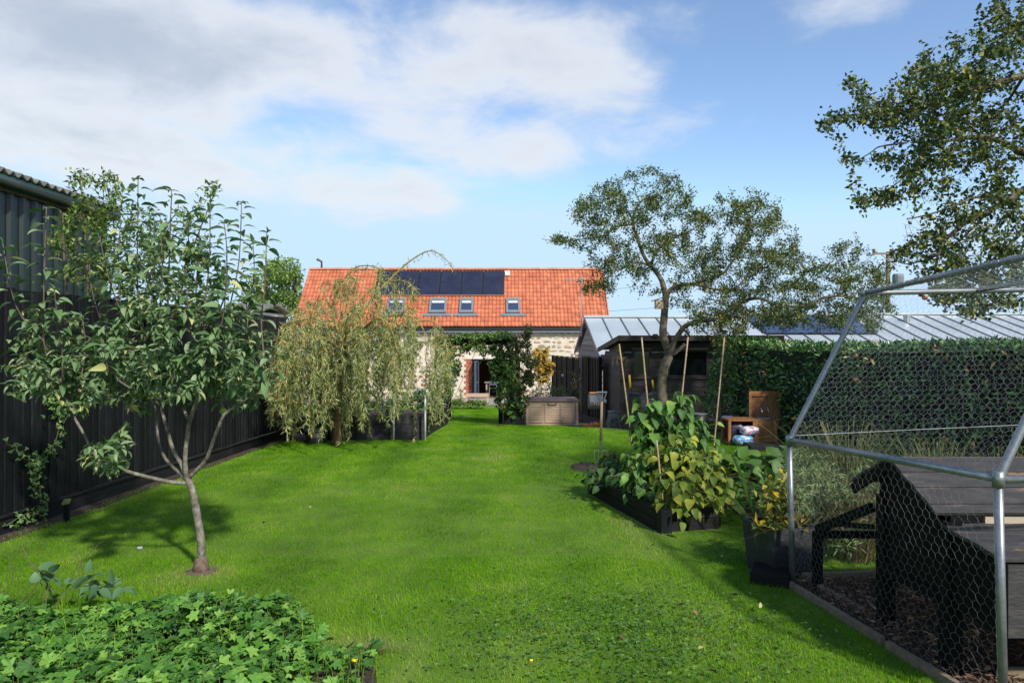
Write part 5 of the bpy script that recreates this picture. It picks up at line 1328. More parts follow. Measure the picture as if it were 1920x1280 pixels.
def grow(sk, tg, mb, r_tw=.006, seg=.16, wob=.05, sag=.0, up=.0, sides=3, leaf_from=.35, leaf_gap=.03, leaf_n=None):
    """join every target to the nearest wood by a crooked twig; returns leaf sites (pos, dir)"""
    base = sk.n
    order = sorted(tg, key=lambda t: sk.near(t)[1]); P = []; D = []
    for t in order:
        i, d = sk.near(t)
        if d < .04: continue
        a = Vector(sk.p[i]); n = max(2, int(d / seg) + 1); q = [a]
        for k in range(1, n + 1):
            f = k / n; p = a.lerp(t, f) + Vector((random.gauss(0, wob), random.gauss(0, wob), random.gauss(0, wob))) * (d ** .5) * (.6 if k == n else 1)
            p.z += (up - sag) * d * math.sin(math.pi * f) * .5
            q.append(p)
        r0 = min(sk.r[i] * .75, r_tw * (.5 + d * 1.6)); rad = [max(.0016, r0 * (1 - .8 * k / n)) for k in range(n + 1)]
        mb.tube(q, rad, sides, cap=False); sk.add(q[1:], rad[1:])
        L = 0
        for k in range(n):
            s0 = q[k]; s1 = q[k + 1]; ln = (s1 - s0).length
            if (k + 1) / n < leaf_from: continue
            m = max(1, int(ln / leaf_gap)) if leaf_n is None else leaf_n
            dd = (s1 - s0).normalized()
            for _ in range(m): P.append(s0.lerp(s1, random.random())); D.append(dd)
    return np.array([tuple(p) for p in P]), np.array([tuple(d) for d in D])
def px_path(spec, Z0): return [W(s[0], s[1], Z0 + (s[2] if len(s) > 2 else 0)) for s in spec]
APPLE = leaf_template(.62, .25, ((.12, .26), (.32, .46), (.56, .48), (.80, .27)))
BROAD = leaf_template(.22, .18, ((.12, .36), (.40, .50), (.72, .30)))
SMALL3 = (np.array([[0, 0, 0], [.45, .5, .10], [1, 0, -.12], [.45, -.5, .10], [.5, 0, -.02]]), np.array([[0, 4, 1], [0, 3, 4], [4, 2, 1], [3, 2, 4]]))

# ------------------------------------------------------------------ young apple tree in the foreground
AZ = 4.87
ab = G(377, 1070)
at_ = thing('young_apple_tree', 'young apple tree with pale leaning trunk and upright leafy shoots on the lawn', 'tree', ab)
mbt = MB(); sk = Skel()
q, r = limb(mbt, [W(377, 1074, AZ), W(378, 1050, AZ), W(377, 1015, AZ), W(371, 975, AZ), W(362, 925, AZ), W(351, 893, AZ)], .031, .0235, 5, 12, .035)
for k in range(len(r)):
    if k < 4: r[k] = (.045, .046, .038, .032)[k]
mbt = MB().tube(q, r, 14); sk.add(q, r)
mbt.build('trunk', M['bark_apple'], at_, smooth=True)
MB().lathe(ab + Vector((0, 0, -.02)), [(.056, 0), (.053, .05), (.048, .09), (.036, .12)], 14).build('graft_collar', M['bark_base'], at_, smooth=True)
limbs = [([(349, 905), (318, 903, -.02), (270, 892, -.05), (222, 878, -.08), (200, 865, -.08), (178, 853, -.1), (158, 815, -.12), (136, 776, -.12), (118, 735, -.1), (100, 700, -.1)], .016, .007),
         ([(350, 897), (340, 870, .05), (325, 844, .10), (312, 801, .16), (303, 765, .2), (296, 720, .22), (288, 680, .25), (282, 640, .28)], .0165, .009),
         ([(350, 897), (347, 860), (352, 810, -.02), (357, 785, -.03), (371, 745, -.05), (377, 705, -.05), (380, 660, -.02), (384, 620)], .019, .010),
         ([(352, 897), (368, 882, -.03), (388, 858, -.08), (402, 820, -.12), (417, 783, -.16), (428, 771, -.17), (455, 752, -.2), (482, 734, -.22), (492, 705, -.22), (494, 660, -.2)], .015, .007),
         ([(349, 899), (332, 882, .1), (312, 862, .2), (299, 835, .28), (294, 800, .32), (292, 765, .36), (250, 690, .4), (232, 640, .42)], .014, .007),
         ([(356, 788, -.03), (348, 775, .05), (335, 740, .15), (322, 700, .2), (316, 640, .25)], .013, .008),
         ([(300, 760, .2), (270, 735, .05), (240, 725, -.1), (215, 705, -.15), (200, 680, -.2)], .011, .006),
         ([(371, 745, -.05), (395, 715, .1), (412, 680, .2), (418, 640, .25)], .012, .007)]
for sp, r0, r1 in limbs:
    mb = MB(); q, r = limb(mb, px_path(sp, AZ), r0, r1, 4, 8, .03); sk.add(q, r); mb.build('branch', M['bark_apple'], at_, smooth=True)
shoots = [[(100, 700, -.1), (82, 640, -.15), (82, 560, -.2), (84, 470, -.2), (87, 392, -.2)], [(82, 640, -.15), (40, 592, -.2), (20, 540, -.25), (5, 455, -.25)],
          [(118, 735, -.1), (116, 660, -.2), (108, 600, -.25), (102, 545, -.3)], [(288, 680, .25), (262, 600, .2), (258, 500, .15), (258, 420, .1), (259, 337, .1)],
          [(316, 640, .25), (315, 560, .2), (318, 470, .15), (320, 410, .1), (322, 358, .1)], [(384, 620, 0), (386, 560, .05), (393, 480, .1), (394, 380, .1)],
          [(418, 640, .25), (432, 570, .25), (448, 490, .25), (453, 380, .25)], [(494, 660, -.2), (490, 600, -.2), (497, 530, -.2), (500, 437, -.2)],
          [(282, 640, .28), (236, 598, .1), (210, 540, 0), (196, 490, -.05), (187, 442, -.05)], [(377, 705, -.05), (400, 640, -.2), (417, 600, -.25), (427, 503, -.3)],
          [(380, 660, -.02), (360, 630, -.2), (353, 590, -.25), (350, 540, -.3)], [(200, 680, -.2), (203, 700, -.25), (198, 665, -.3), (193, 632, -.3)],
          [(316, 640, .25), (338, 560, .35), (350, 480, .4), (356, 415, .4)], [(384, 620, 0), (368, 560, .3), (372, 480, .4), (374, 430, .4)],
          [(282, 640, .28), (285, 560, .45), (290, 480, .5), (288, 420, .5)], [(418, 640, .25), (460, 590, .1), (476, 520, .1), (474, 455, .1)],
          [(232, 640, .42), (225, 560, .5), (222, 490, .5), (226, 420, .5)], [(494, 660, -.2), (468, 640, 0), (462, 560, .1)], [(136, 776, -.12), (150, 720, 0), (160, 650, .1), (155, 600, .1)],
          [(120, 740, -.1), (60, 690, -.15), (30, 650, -.2)], [(482, 734, -.22), (505, 700, -.3), (512, 650, -.3)], [(232, 640, .42), (190, 600, .45), (170, 530, .45), (168, 480, .45)],
          [(384, 620, 0), (420, 560, -.1), (425, 470, -.1), (420, 420, -.1)], [(316, 640, .25), (300, 600, -.1), (305, 520, -.15), (302, 450, -.15)]]
LP, LD = [], []; TIPS = []
mbs = MB()
for sp in shoots:
    mbs = MB(); q, r = limb(mbs, px_path(sp, AZ), .0075, .0030, 5, 5, .02); sk.add(q, r); mbs.build('shoot', M['bark_shoot'], at_, smooth=True)
    tot = sum((q[i + 1] - q[i]).length for i in range(len(q) - 1)); s = .10 * tot; acc = 0; ph = random.random() * 6.28
    for i in range(len(q) - 1):
        ln = (q[i + 1] - q[i]).length; d = (q[i + 1] - q[i]).normalized()
        while s < acc + ln:
            f = (s - acc) / ln; p = q[i].lerp(q[i + 1], f); ph += 2.4
            o = d.orthogonal().normalized(); b = d.cross(o); out = o * math.cos(ph) + b * math.sin(ph)
            LP.append(tuple(p + out * .02)); LD.append(tuple((out + d * random.uniform(.05, .65)).normalized())); s += random.uniform(.018, .034)
        acc += ln
    for _ in range(3): LP.append(tuple(q[-1])); LD.append((random.gauss(0, .8), random.gauss(0, .8), .9)); TIPS.append(len(LP) - 1)
# leafy spurs through the middle and bottom of the crown
mbw = MB()
regs = [(330, 640, 150, 85, 90), (230, 690, 100, 60, 34), (430, 660, 80, 80, 40), (120, 700, 70, 60, 26), (200, 850, 45, 30, 14), (95, 620, 60, 60, 18), (300, 520, 130, 90, 40), (420, 700, 70, 40, 16), (310, 715, 90, 35, 24), (235, 825, 40, 25, 7), (330, 690, 120, 50, 40), (200, 860, 40, 28, 14), (430, 740, 70, 30, 16), (330, 740, 60, 25, 14), (60, 740, 60, 30, 14), (60, 680, 60, 40, 16), (140, 740, 60, 35, 16), (450, 700, 60, 50, 20), (270, 730, 60, 40, 14)]
p2, d2 = grow(sk, targets(regs, AZ + .05, .28), mbw, .005, .10, .05, sag=-.05, leaf_from=.1, leaf_gap=.0085)
mbw.build('twigs', M['bark_shoot'], at_, kind='stuff')
o = norm(rdir(len(p2)) + np.array([0, 0, .25])); d2 = norm(d2 * .5 + o)
P = np.concatenate([np.array(LP), p2]); D = np.concatenate([np.array(LD), d2]); n = len(P); nsh = len(LP)
U = np.array([0, 0, 1.]) + rng.normal(0, .28, (n, 3))
L = np.concatenate([rng.uniform(.08, .125, nsh), rng.uniform(.04, .082, n - nsh)]); L[TIPS] *= .55; Wd = L * rng.uniform(.38, .52, n)
st = [(0, (0.0622, 0.125, 0.0397)), (.35, (0.114, 0.202, 0.0749)), (.7, (0.197, 0.288, 0.132)), (.93, (0.311, 0.384, 0.209)), (1, (0.539, 0.518, 0.154))]
M['apple_leaf'] = leafmat('apple_leaf', st, .62, .28, spec=.25); M['apple_leaf_o'] = leafmat('apple_leaf_single', st, .62, .28, True, spec=.25)
big = np.argsort(-(L / P[:, 1]))[:300]; rest = np.setdiff1d(np.arange(n), big)
leaf_pieces('leaf', P[big], D[big], U[big], L[big], Wd[big], APPLE, M['apple_leaf_o'], at_)
leaves('foliage', P[rest], D[rest], U[rest], L[rest], Wd[rest], APPLE, M['apple_leaf'], at_, smooth=True)
M['green_apple'] = surf('green_apple', [(.3, (.16, .30, .03)), (.7, (.30, .42, .06))], .35, 14, 3)
for (px, py, r_) in ((278, 741, .032), (290, 740, .034), (279, 668, .030), (418, 770, .026)):
    c = W(px, py, AZ + .16)
    MB().lathe(c - Vector((0, 0, r_)), [(.3 * r_, .1 * r_), (.7 * r_, .18 * r_), (.98 * r_, .8 * r_), (1.0 * r_, 1.2 * r_), (.8 * r_, 1.65 * r_), (.4 * r_, 1.8 * r_), (.1 * r_, 1.65 * r_)], 12).tube([c + Vector((0, 0, .6 * r_)), c + Vector((.004, 0, 1.5 * r_))], .002, 4).build('apple', M['green_apple'], at_, smooth=True)

# ------------------------------------------------------------------ old apple tree by the shed
OZ = 14.5
ot = thing('old_apple_tree', 'old spreading apple tree with crooked trunk in front of the shed', 'tree', G(1240, 809))
sk = Skel(); mb = MB()
q, r = limb(mb, [W(1238, 814, OZ), W(1241, 780, OZ), W(1242, 750, OZ), W(1241, 719, OZ), W(1246, 687, OZ), W(1255, 665, OZ), W(1249, 646, OZ), W(1243, 626, OZ), W(1245, 597, OZ), W(1248, 560, OZ), W(1248, 550, OZ)], .125, .068, 4, 12, .04)
sk.add(q, r); mb.build('trunk', M['bark_old'], ot, smooth=True)
ol = [([(1248, 552), (1241, 527), (1230, 510, .1), (1212, 488, .2), (1202, 467, .25), (1193, 439, .3), (1186, 421, .3), (1190, 400, .35), (1200, 380, .4), (1222, 362, .5)], .062, .016),
      ([(1249, 556), (1258, 542), (1275, 535, -.1), (1300, 532, -.3), (1330, 522, -.5), (1356, 512, -.6), (1372, 492, -.7), (1390, 470, -.7), (1410, 440, -.7)], .055, .016),
      ([(1255, 668), (1262, 645), (1273, 626, -.1), (1285, 611, -.2), (1305, 603, -.3), (1330, 600, -.4), (1356, 590, -.5), (1386, 567, -.6), (1425, 559, -.7), (1460, 573, -.7), (1510, 573, -.6), (1545, 558, -.5), (1580, 555, -.5), (1620, 560, -.4)], .070, .018),
      ([(1186, 421, .3), (1156, 425, .4), (1135, 442, .5), (1113, 446, .6), (1088, 449, .6), (1053, 453, .6), (1016, 448, .6)], .026, .006),
      ([(1193, 439, .3), (1180, 400, .1), (1160, 385, 0), (1130, 375, -.1)], .024, .008), ([(1220, 496, .15), (1232, 470, .3), (1250, 452, .5), (1275, 440, .6), (1300, 430, .7), (1330, 405, .8)], .034, .010),
      ([(1230, 508, .1), (1205, 492, -.2), (1175, 500, -.4), (1150, 510, -.6), (1125, 530, -.7)], .022, .007), ([(1300, 532, -.3), (1330, 540, -.6), (1370, 545, -.8), (1400, 520, -.8), (1440, 490, -.7), (1480, 480, -.6)], .028, .009),
      ([(1425, 559, -.7), (1440, 590, -.9), (1452, 610, -1.0)], .016, .006), ([(1545, 558, -.5), (1570, 585, -.6), (1590, 612, -.6)], .016, .005),
      ([(1386, 567, -.6), (1400, 600, -.9), (1380, 620, -1)], .018, .006), ([(1200, 380, .4), (1190, 350, .5), (1200, 325, .6)], .016, .005)]
for sp, r0, r1 in ol:
    mb = MB(); q, r = limb(mb, px_path(sp, OZ), r0, r1, 4, 8, .05); sk.add(q, r); mb.build('limb', M['bark_old'], ot, smooth=True)
mb = MB(); limb(mb, [W(1256, 668, OZ), W(1268, 660, OZ - .1), W(1285, 645, OZ - .15)], .05, .038, 4, 9, .05); mb.build('sawn_stub', M['bark_old'], ot, smooth=True)
mb = MB(); limb(mb, [W(1250, 655, OZ - .05), W(1259, 645, OZ - .1), W(1261, 632, OZ - .12)], .04, .022, 4, 8, .05); mb.build('sawn_stub', M['bark_old'], ot, smooth=True)
regs = [(1215, 365, 85, 50, 95), (1130, 400, 55, 45, 60), (1160, 445, 85, 45, 70), (1090, 450, 40, 18, 12), (1250, 420, 70, 60, 60), (1340, 430, 75, 65, 100), (1410, 400, 55, 45, 60), (1440, 460, 60, 60, 70),
        (1390, 510, 90, 50, 90), (1480, 500, 70, 40, 60), (1330, 560, 75, 40, 60), (1430, 560, 90, 40, 90), (1530, 545, 70, 55, 80), (1590, 500, 42, 55, 45), (1630, 545, 45, 45, 45), (1600, 600, 55, 28, 30),
        (1120, 520, 38, 40, 34), (1180, 500, 50, 30, 28), (1340, 610, 60, 30, 45), (1440, 600, 70, 25, 40), (1210, 535, 25, 25, 8), (1520, 600, 60, 22, 22), (1300, 500, 60, 40, 36), (1352, 640, 25, 30, 14), (1640, 580, 40, 40, 40), (1560, 590, 60, 30, 40), (1480, 590, 60, 30, 40), (1390, 600, 50, 30, 36), (1660, 530, 22, 40, 20), (1040, 450, 24, 8, 8), (1090, 400, 28, 30, 20), (1270, 480, 40, 40, 24)]
mbw = MB(); P, D = grow(sk, targets(regs, OZ, .8), mbw, .011, .20, .05, sag=.05, up=.12, leaf_from=.12, leaf_gap=.0058)
mbw.build('twigs', M['twig'], ot, kind='stuff')
# upright water shoots breaking the outline
mbw = MB(); P2 = []; D2 = []
for (px, py) in ((1200, 315), (1227, 318), (1160, 345), (1260, 335), (1085, 370), (1120, 352), (1300, 360), (1370, 355), (1440, 365), (1463, 370), (1345, 368), (1398, 352), (1607, 440), (1595, 455), (1570, 470), (1640, 480), (1545, 470), (1415, 358), (1240, 345), (1660, 520), (1180, 335), (1270, 350), (1455, 395), (1480, 425)):
    t = W(px, py, OZ + random.gauss(0, .4)); i, d = sk.near(t); a = Vector(sk.p[i]); pts = [a, a.lerp(t, .5) + Vector((random.gauss(0, .05), random.gauss(0, .05), 0)), t]; mbw.tube(pts, [.006, .004, .002], 3, cap=False)
    for _ in range(int(d / .016) + 8): f = random.random() ** .6; P2.append(tuple(a.lerp(t, f))); D2.append(tuple((t - a).normalized()))
mbw.build('water_shoots', M['twig'], ot, kind='stuff')
P = np.concatenate([P, np.array(P2)]); D = np.concatenate([D, np.array(D2)]); n = len(P)
P = P + rng.normal(0, .045, (n, 3)); D = norm(D * .5 + rdir(n) + np.array([0, 0, .1]))
M['old_leaf'] = leafmat('old_apple_leaf', [(0, (0.0267, 0.0529, 0.0137)), (.4, (0.0593, 0.1, 0.0217)), (.75, (0.111, 0.151, 0.0327)), (.95, (0.208, 0.212, 0.0408)), (1, (0.385, 0.257, 0.068))], .5, .22, patch=1.2)
leaves('crown', P, D, rdir(n) + np.array([0, 0, .8]), rng.uniform(.038, .070, n), rng.uniform(.022, .038, n), SMALL3, M['old_leaf'], ot)

# ------------------------------------------------------------------ apple tree reaching in from the right
RZ_ = 6.4
rt_ = thing('overhanging_apple_tree', 'gnarled apple tree reaching in over the run from the right edge', 'tree', (6.9, 6.9, g(6.9)))
sk = Skel(); mb = MB()
q, r = limb(mb, [(6.9, 6.9, g(6.9) - .1), (6.85, 6.85, .8), (6.7, 6.75, 1.6), (6.6, 6.7, 2.4), (6.7, 6.7, 3.3), (6.9, 6.6, 4.2)], .16, .07, 5, 12, .05); sk.add(q, r); mb.build('trunk', M['bark_old'], rt_, smooth=True)
rl = [([(2270, 230, .3), (2100, 260, .2), (1990, 300, .1), (1920, 286), (1882, 267), (1843, 257), (1790, 262, -.1), (1745, 272, -.2)], .06, .012),
      ([(2260, 290, .3), (2100, 310, .1), (2000, 325), (1920, 356), (1889, 376, -.1), (1856, 394, -.1), (1804, 422, -.2), (1765, 462, -.3), (1752, 515, -.3)], .06, .008),
      ([(2270, 90, .2), (2120, 110, .1), (2000, 125), (1920, 142), (1852, 163), (1795, 181, .1), (1742, 198, .1), (1685, 211, .1), (1633, 214), (1590, 217), (1540, 232)], .055, .005),
      ([(1690, 210, .1), (1646, 192, .1), (1607, 163, .1), (1586, 150, .1)], .010, .003), ([(1700, 268, -.2), (1650, 275, -.2), (1633, 286, -.2), (1607, 300, -.2), (1584, 300, -.2)], .009, .003),
      ([(1745, 272, -.2), (1715, 310, -.3), (1680, 345, -.4), (1640, 368, -.4), (1612, 375, -.4)], .011, .003), ([(2000, 125, 0), (1940, 80, .2), (1890, 40, .3), (1850, -20, .3)], .03, .008),
      ([(1889, 376, -.1), (1830, 370, -.4), (1780, 390, -.5), (1730, 405, -.5), (1700, 410, -.5)], .016, .004), ([(2000, 325, 0), (1930, 420, .2), (1880, 470, .2), (1830, 510, .2), (1790, 540, .2)], .022, .006),
      ([(1856, 394, -.1), (1800, 450, .1), (1755, 480, .2), (1700, 495, .2), (1670, 480, .2)], .012, .004), ([(1930, 420, .2), (1890, 540, .3), (1850, 580, .3), (1800, 575, .3)], .012, .004),
      ([(1843, 257), (1800, 225, .3), (1760, 230, .4), (1700, 240, .4)], .014, .005), ([(1920, 142), (1880, 200, .3), (1830, 220, .4), (1770, 225, .4)], .016, .005)]
for sp, r0, r1 in rl:
    mb = MB(); q, r = limb(mb, px_path(sp, RZ_), r0, r1, 4, 7, .05); sk.add(q, r); mb.build('limb', M['bark_old'], rt_, smooth=True)
regs = [(1800, 120, 85, 55, 87), (1880, 60, 50, 60, 49), (1760, 165, 75, 50, 72), (1720, 215, 85, 50, 101), (1850, 190, 75, 60, 87), (1640, 218, 60, 28, 26), (1780, 270, 80, 50, 72), (1880, 270, 50, 60, 43), (1700, 290, 60, 35, 37),
        (1720, 345, 60, 35, 37), (1645, 372, 32, 22, 20), (1850, 380, 80, 45, 49), (1780, 430, 70, 40, 43), (1740, 480, 60, 35, 31), (1850, 490, 75, 45, 60), (1800, 530, 70, 35, 49), (1880, 545, 60, 40, 43), (1820, 570, 60, 22, 29), (1900, 430, 40, 60, 31), (1560, 225, 25, 22, 5),
        (1590, 156, 12, 9, 5), (1615, 172, 14, 8, 5), (1588, 301, 14, 7, 5), (1545, 235, 16, 14, 7), (1618, 372, 14, 9, 6), (1600, 215, 25, 14, 8), (2030, 150, 110, 130, 50), (2000, 400, 90, 120, 40), (2180, 120, 120, 150, 40), (1910, 10, 40, 50, 16)]
mbw = MB(); tg = targets(regs, RZ_, .42); P, D = grow(sk, tg, mbw, .010, .13, .075, sag=.10, leaf_from=.1, leaf_gap=.0085)
# bare interlacing twigs
tg2 = targets([(1830, 350, 100, 90, 130), (1780, 420, 90, 80, 110), (1850, 430, 80, 80, 100), (1800, 240, 110, 80, 90), (1760, 480, 70, 60, 50)], RZ_, .4); grow(sk, tg2, mbw, .010, .12, .09, sag=.15)
mbw.build('twigs', M['twig'], rt_, kind='stuff')
n = len(P); P = P + rng.normal(0, .028, (n, 3)); D = norm(D * .4 + rdir(n))
M['right_leaf'] = leafmat('overhanging_leaf', [(0, (0.0197, 0.04, 0.00974)), (.45, (0.0479, 0.0828, 0.017)), (.8, (0.106, 0.143, 0.0267)), (.95, (0.211, 0.214, 0.0363)), (1, (0.479, 0.385, 0.0485))], .5, .28, patch=2)
leaves('crown', P, D, rdir(n) + np.array([0, 0, .7]), rng.uniform(.032, .056, n), rng.uniform(.022, .038, n), SMALL3, M['right_leaf'], rt_)
M['red_apple'] = surf('red_apple', [(.3, (.30, .06, .02)), (.7, (.40, .16, .04))], .4, 10, 3)
for (px, py) in ((1727, 552), (1734, 558), (1768, 340), (1700, 342)):
    c = W(px, py, RZ_); i, d = sk.near(c); m = MB().ball(c, .026, 10, 7, (1, 1, .9)); m.tube([c + Vector((0, 0, .02)), Vector(sk.p[i])], .0018, 4); m.build('apple', M['red_apple'], rt_, smooth=True)

# ------------------------------------------------------------------ shrub beyond the fence, in front of the barn
SZ_ = 7.6
sh = thing('tall_shrub', 'tall light green shrub growing behind the black fence before the barn', 'shrub', (-5.0, SZ_, g(SZ_)))
sk = Skel(); mb = MB()
for sp in ([(150, 900), (165, 600), (160, 450, .2), (150, 330, .2)], [(160, 900), (200, 600, .1), (215, 450, .1), (200, 345, .1)], [(170, 900), (260, 600, .3), (300, 450, .4), (330, 400, .4)], [(175, 900), (320, 600, .5), (360, 470, .6), (405, 355, .6)], [(150, 900), (130, 600, -.1), (120, 480, -.1), (118, 400, -.1)]):
    q, r = limb(mb, px_path(sp, SZ_), .022, .006, 4, 6, .04); sk.add(q, r)
mb.build('stems', M['bark_shoot'], sh, kind='stuff')
regs = [(150, 335, 28, 16, 14), (205, 345, 30, 22, 16), (170, 400, 60, 35, 40), (150, 460, 60, 40, 40), (220, 430, 60, 50, 50), (190, 510, 80, 40, 50), (290, 440, 60, 50, 40), (340, 480, 60, 60, 40), (250, 520, 70, 40, 36), (400, 360, 14, 10, 6), (370, 400, 30, 30, 10), (120, 420, 20, 30, 10), (330, 550, 80, 40, 30)]
mbw = MB(); P, D = grow(sk, targets(regs, SZ_ + .1, .3), mbw, .006, .14, .05, up=.1, leaf_from=.1, leaf_gap=.012); mbw.build('twigs', M['bark_shoot'], sh, kind='stuff')
n = len(P); P = P + rng.normal(0, .03, (n, 3)); D = norm(D * .4 + rdir(n) + np.array([0, 0, .15]))
M['shrub_leaf'] = leafmat('shrub_leaf', [(0, (0.0688, 0.131, 0.025)), (.5, (0.138, 0.225, 0.0438)), (.85, (0.213, 0.294, 0.0688)), (1, (0.3, 0.325, 0.0875))], .5, .3)
leaves('foliage', P, D, rng.normal(0, .4, (n, 3)) + np.array([0, 0, 1.]), rng.uniform(.05, .085, n), rng.uniform(.022, .036, n), SMALL3, M['shrub_leaf'], sh)

# ------------------------------------------------------------------ tree left of the house
bt = thing('background_tree', 'round light green tree standing left of the orange roofed house', 'tree', (W(520, 0, 40).x, 40, g(40)))
sk = Skel(); mb = MB()
for sp in ([(520, 720), (520, 620), (520, 560), (530, 510)], [(520, 640), (490, 580, .3), (470, 530, .5)], [(520, 620), (548, 570, -.3), (555, 520, -.3)], [(520, 600), (500, 540, -1), (505, 500, -1)], [(520, 680), (470, 640, .3), (440, 600, .5)]):
    q, r = limb(mb, px_path(sp, 40), .16, .05, 4, 8, .04); sk.add(q, r)
mb.build('trunk', M['bark_old'], bt, smooth=True)
regs = [(530, 508, 36, 22, 160), (545, 550, 24, 38, 150), (500, 540, 40, 38, 150), (530, 595, 40, 35, 130), (480, 580, 40, 45, 110), (440, 610, 40, 40, 70), (505, 630, 60, 40, 90)]
mbw = MB(); P, D = grow(sk, targets(regs, 40, 1.0), mbw, .02, .4, .08, up=.1, leaf_from=.3, leaf_gap=.10); mbw.build('branches', M['twig'], bt, kind='stuff')
P = np.repeat(P, 3, 0) + rng.normal(0, .12, (len(P) * 3, 3)); n = len(P)
M['bg_leaf'] = leafmat('background_leaf', [(0, (0.0844, 0.144, 0.0254)), (.5, (0.169, 0.27, 0.0473)), (1, (0.288, 0.389, 0.0844))], .6, .3, patch=.7)
leaves('crown', P, rdir(n), rdir(n) + np.array([0, 0, .8]), rng.uniform(.14, .25, n), rng.uniform(.10, .16, n), LEAF2, M['bg_leaf'], bt)

# ------------------------------------------------------------------ weeping willow
WZ = 11.9; wb = G(632, 833)
wt = thing('weeping_willow', 'weeping willow with long trailing olive strands in front of the house', 'tree', wb)
mb = MB(); q, r = limb(mb, [W(631, 836, WZ), W(633, 800, WZ), W(636, 740, WZ), W(640, 680, WZ), W(645, 640, WZ)], .075, .045, 4, 10, .05); mb.build('trunk', M['willow_bark'], wt, smooth=True)
arcs = [[(645, 650), (625, 590), (628, 560), (640, 530), (665, 503), (690, 498), (715, 505), (730, 530)], [(645, 650), (690, 570, .2), (740, 515, .3), (775, 485, .3), (808, 470, .3), (835, 485, .3), (850, 505, .3)],
        [(645, 660), (600, 600, -.2), (560, 600, -.4), (530, 612, -.5), (515, 650, -.5)], [(645, 655), (690, 610, -.4), (740, 590, -.6), (780, 600, -.7), (805, 640, -.7)], [(645, 655), (680, 560, .5), (720, 530, .6), (765, 530, .6), (800, 570, .6)],
        [(642, 670), (620, 620, .5), (580, 595, .8), (550, 620, .9)], [(645, 660), (650, 600, -.8), (655, 590, -1.0), (660, 640, -1.1)], [(645, 655), (640, 560, .6), (655, 545, .9), (680, 570, 1.0)],
        [(645, 655), (720, 620, .3), (800, 600, .5), (835, 625, .5), (850, 660, .5)], [(645, 660), (600, 630, -.7), (570, 640, -.9), (555, 680, -.9)], [(645, 655), (700, 600, -.8), (730, 610, -.9), (745, 660, -1.0)], [(645, 650), (620, 575, .3), (605, 560, .4), (590, 580, .5)]]
sk = Skel(); mb = MB()
for sp in arcs:
    mb = MB(); q, r = limb(mb, px_path(sp, WZ), .026, .005, 5, 6, .02); sk.add(q, r); mb.build('branch', M['willow_twig'], wt, smooth=True)
# strands: from wood high in the crown out and down; lower ends follow the hem seen in the photo
hem_x = [500, 520, 545, 600, 640, 680, 720, 760, 800, 825, 850]; hem_y = [700, 795, 818, 826, 820, 830, 832, 826, 842, 835, 740]
top_x = [500, 530, 565, 600, 640, 690, 730, 770, 800, 840]; top_y = [690, 625, 570, 530, 515, 505, 515, 520, 560, 640]
mbs = MB(); P = []; D = []
for k in range(520):
    px = random.uniform(497, 838)
    if px > 690 and random.random() < .28: continue
    if random.random() < .18 or 784 < px < 812: continue
    gap = random.choice((.008, .012, .018, .026))
    yt = np.interp(px, top_x, top_y); yh = np.interp(px, hem_x, hem_y)
    y0 = yt + (yh - yt) * random.betavariate(1.25, 1.7) * .8; zz = random.gauss(0, .62)
    y1 = min(yh, y0 + random.uniform(70, 230)) + random.choice((random.uniform(-40, 12), random.uniform(-110, 0)))
    if px > 690 and random.random() < .78: y1 = min(y1, random.uniform(680, 770))
    if y1 < y0 + 40: y1 = y0 + 40
    st_ = W(px, y0, WZ + zz); en = W(px + random.gauss(0, 13), y1, WZ + zz * 1.1)
    if en.z < g(en.y) + .06: en.z = g(en.y) + .06 + random.random() * .1
    i, d = sk.near(st_); a = Vector(sk.p[i]); mid = a.lerp(st_, .5) + Vector((0, 0, .10 * d + .05))
    path = smooth_path([a, mid, st_ + Vector((0, 0, .03)), st_.lerp(en, .35) + Vector((random.gauss(0, .075), random.gauss(0, .075), 0)), st_.lerp(en, .7) + Vector((random.gauss(0, .075), random.gauss(0, .075), 0)), en], 3)
    mbs.tube(path, [.0042 * (1 - .75 * j / len(path)) for j in range(len(path))], 3, cap=False)
    for j in range(2, len(path) - 1):
        s0_, s1_ = path[j], path[j + 1]; ln = (s1_ - s0_).length
        if 640 - (s0_.z - CZ) / s0_.y * F < 610 and random.random() < .45: continue
        for _ in range(int(ln / gap) + 1): P.append(tuple(s0_.lerp(s1_, random.random()))); D.append(tuple((s1_ - s0_).normalized()))
# leaves also along the arching branches
for i in range(0, sk.n):
    for _ in range(3): P.append(tuple(sk.p[i] + np.random.normal(0, .03, 3))); D.append((random.gauss(0, .5), random.gauss(0, .5), -.7))
mbs.build('strands', M['willow_twig'], wt, kind='stuff')
P = np.array(P); n = len(P); D = norm(np.array(D) + rng.normal(0, .62, (n, 3)) + np.array([0, 0, -.2]))
M['willow_leaf'] = leafmat('willow_leaf', [(0, (0.125, 0.179, 0.0496)), (.35, (0.237, 0.316, 0.0963)), (.6, (0.389, 0.427, 0.15)), (.82, (0.417, 0.47, 0.276)), (1, (0.723, 0.55, 0.137))], .5, .28, patch=1.0)
leaves('foliage', P, D, rdir(n), rng.uniform(.07, .13, n), rng.uniform(.0075, .013, n), LEAF2, M['willow_leaf'], wt)

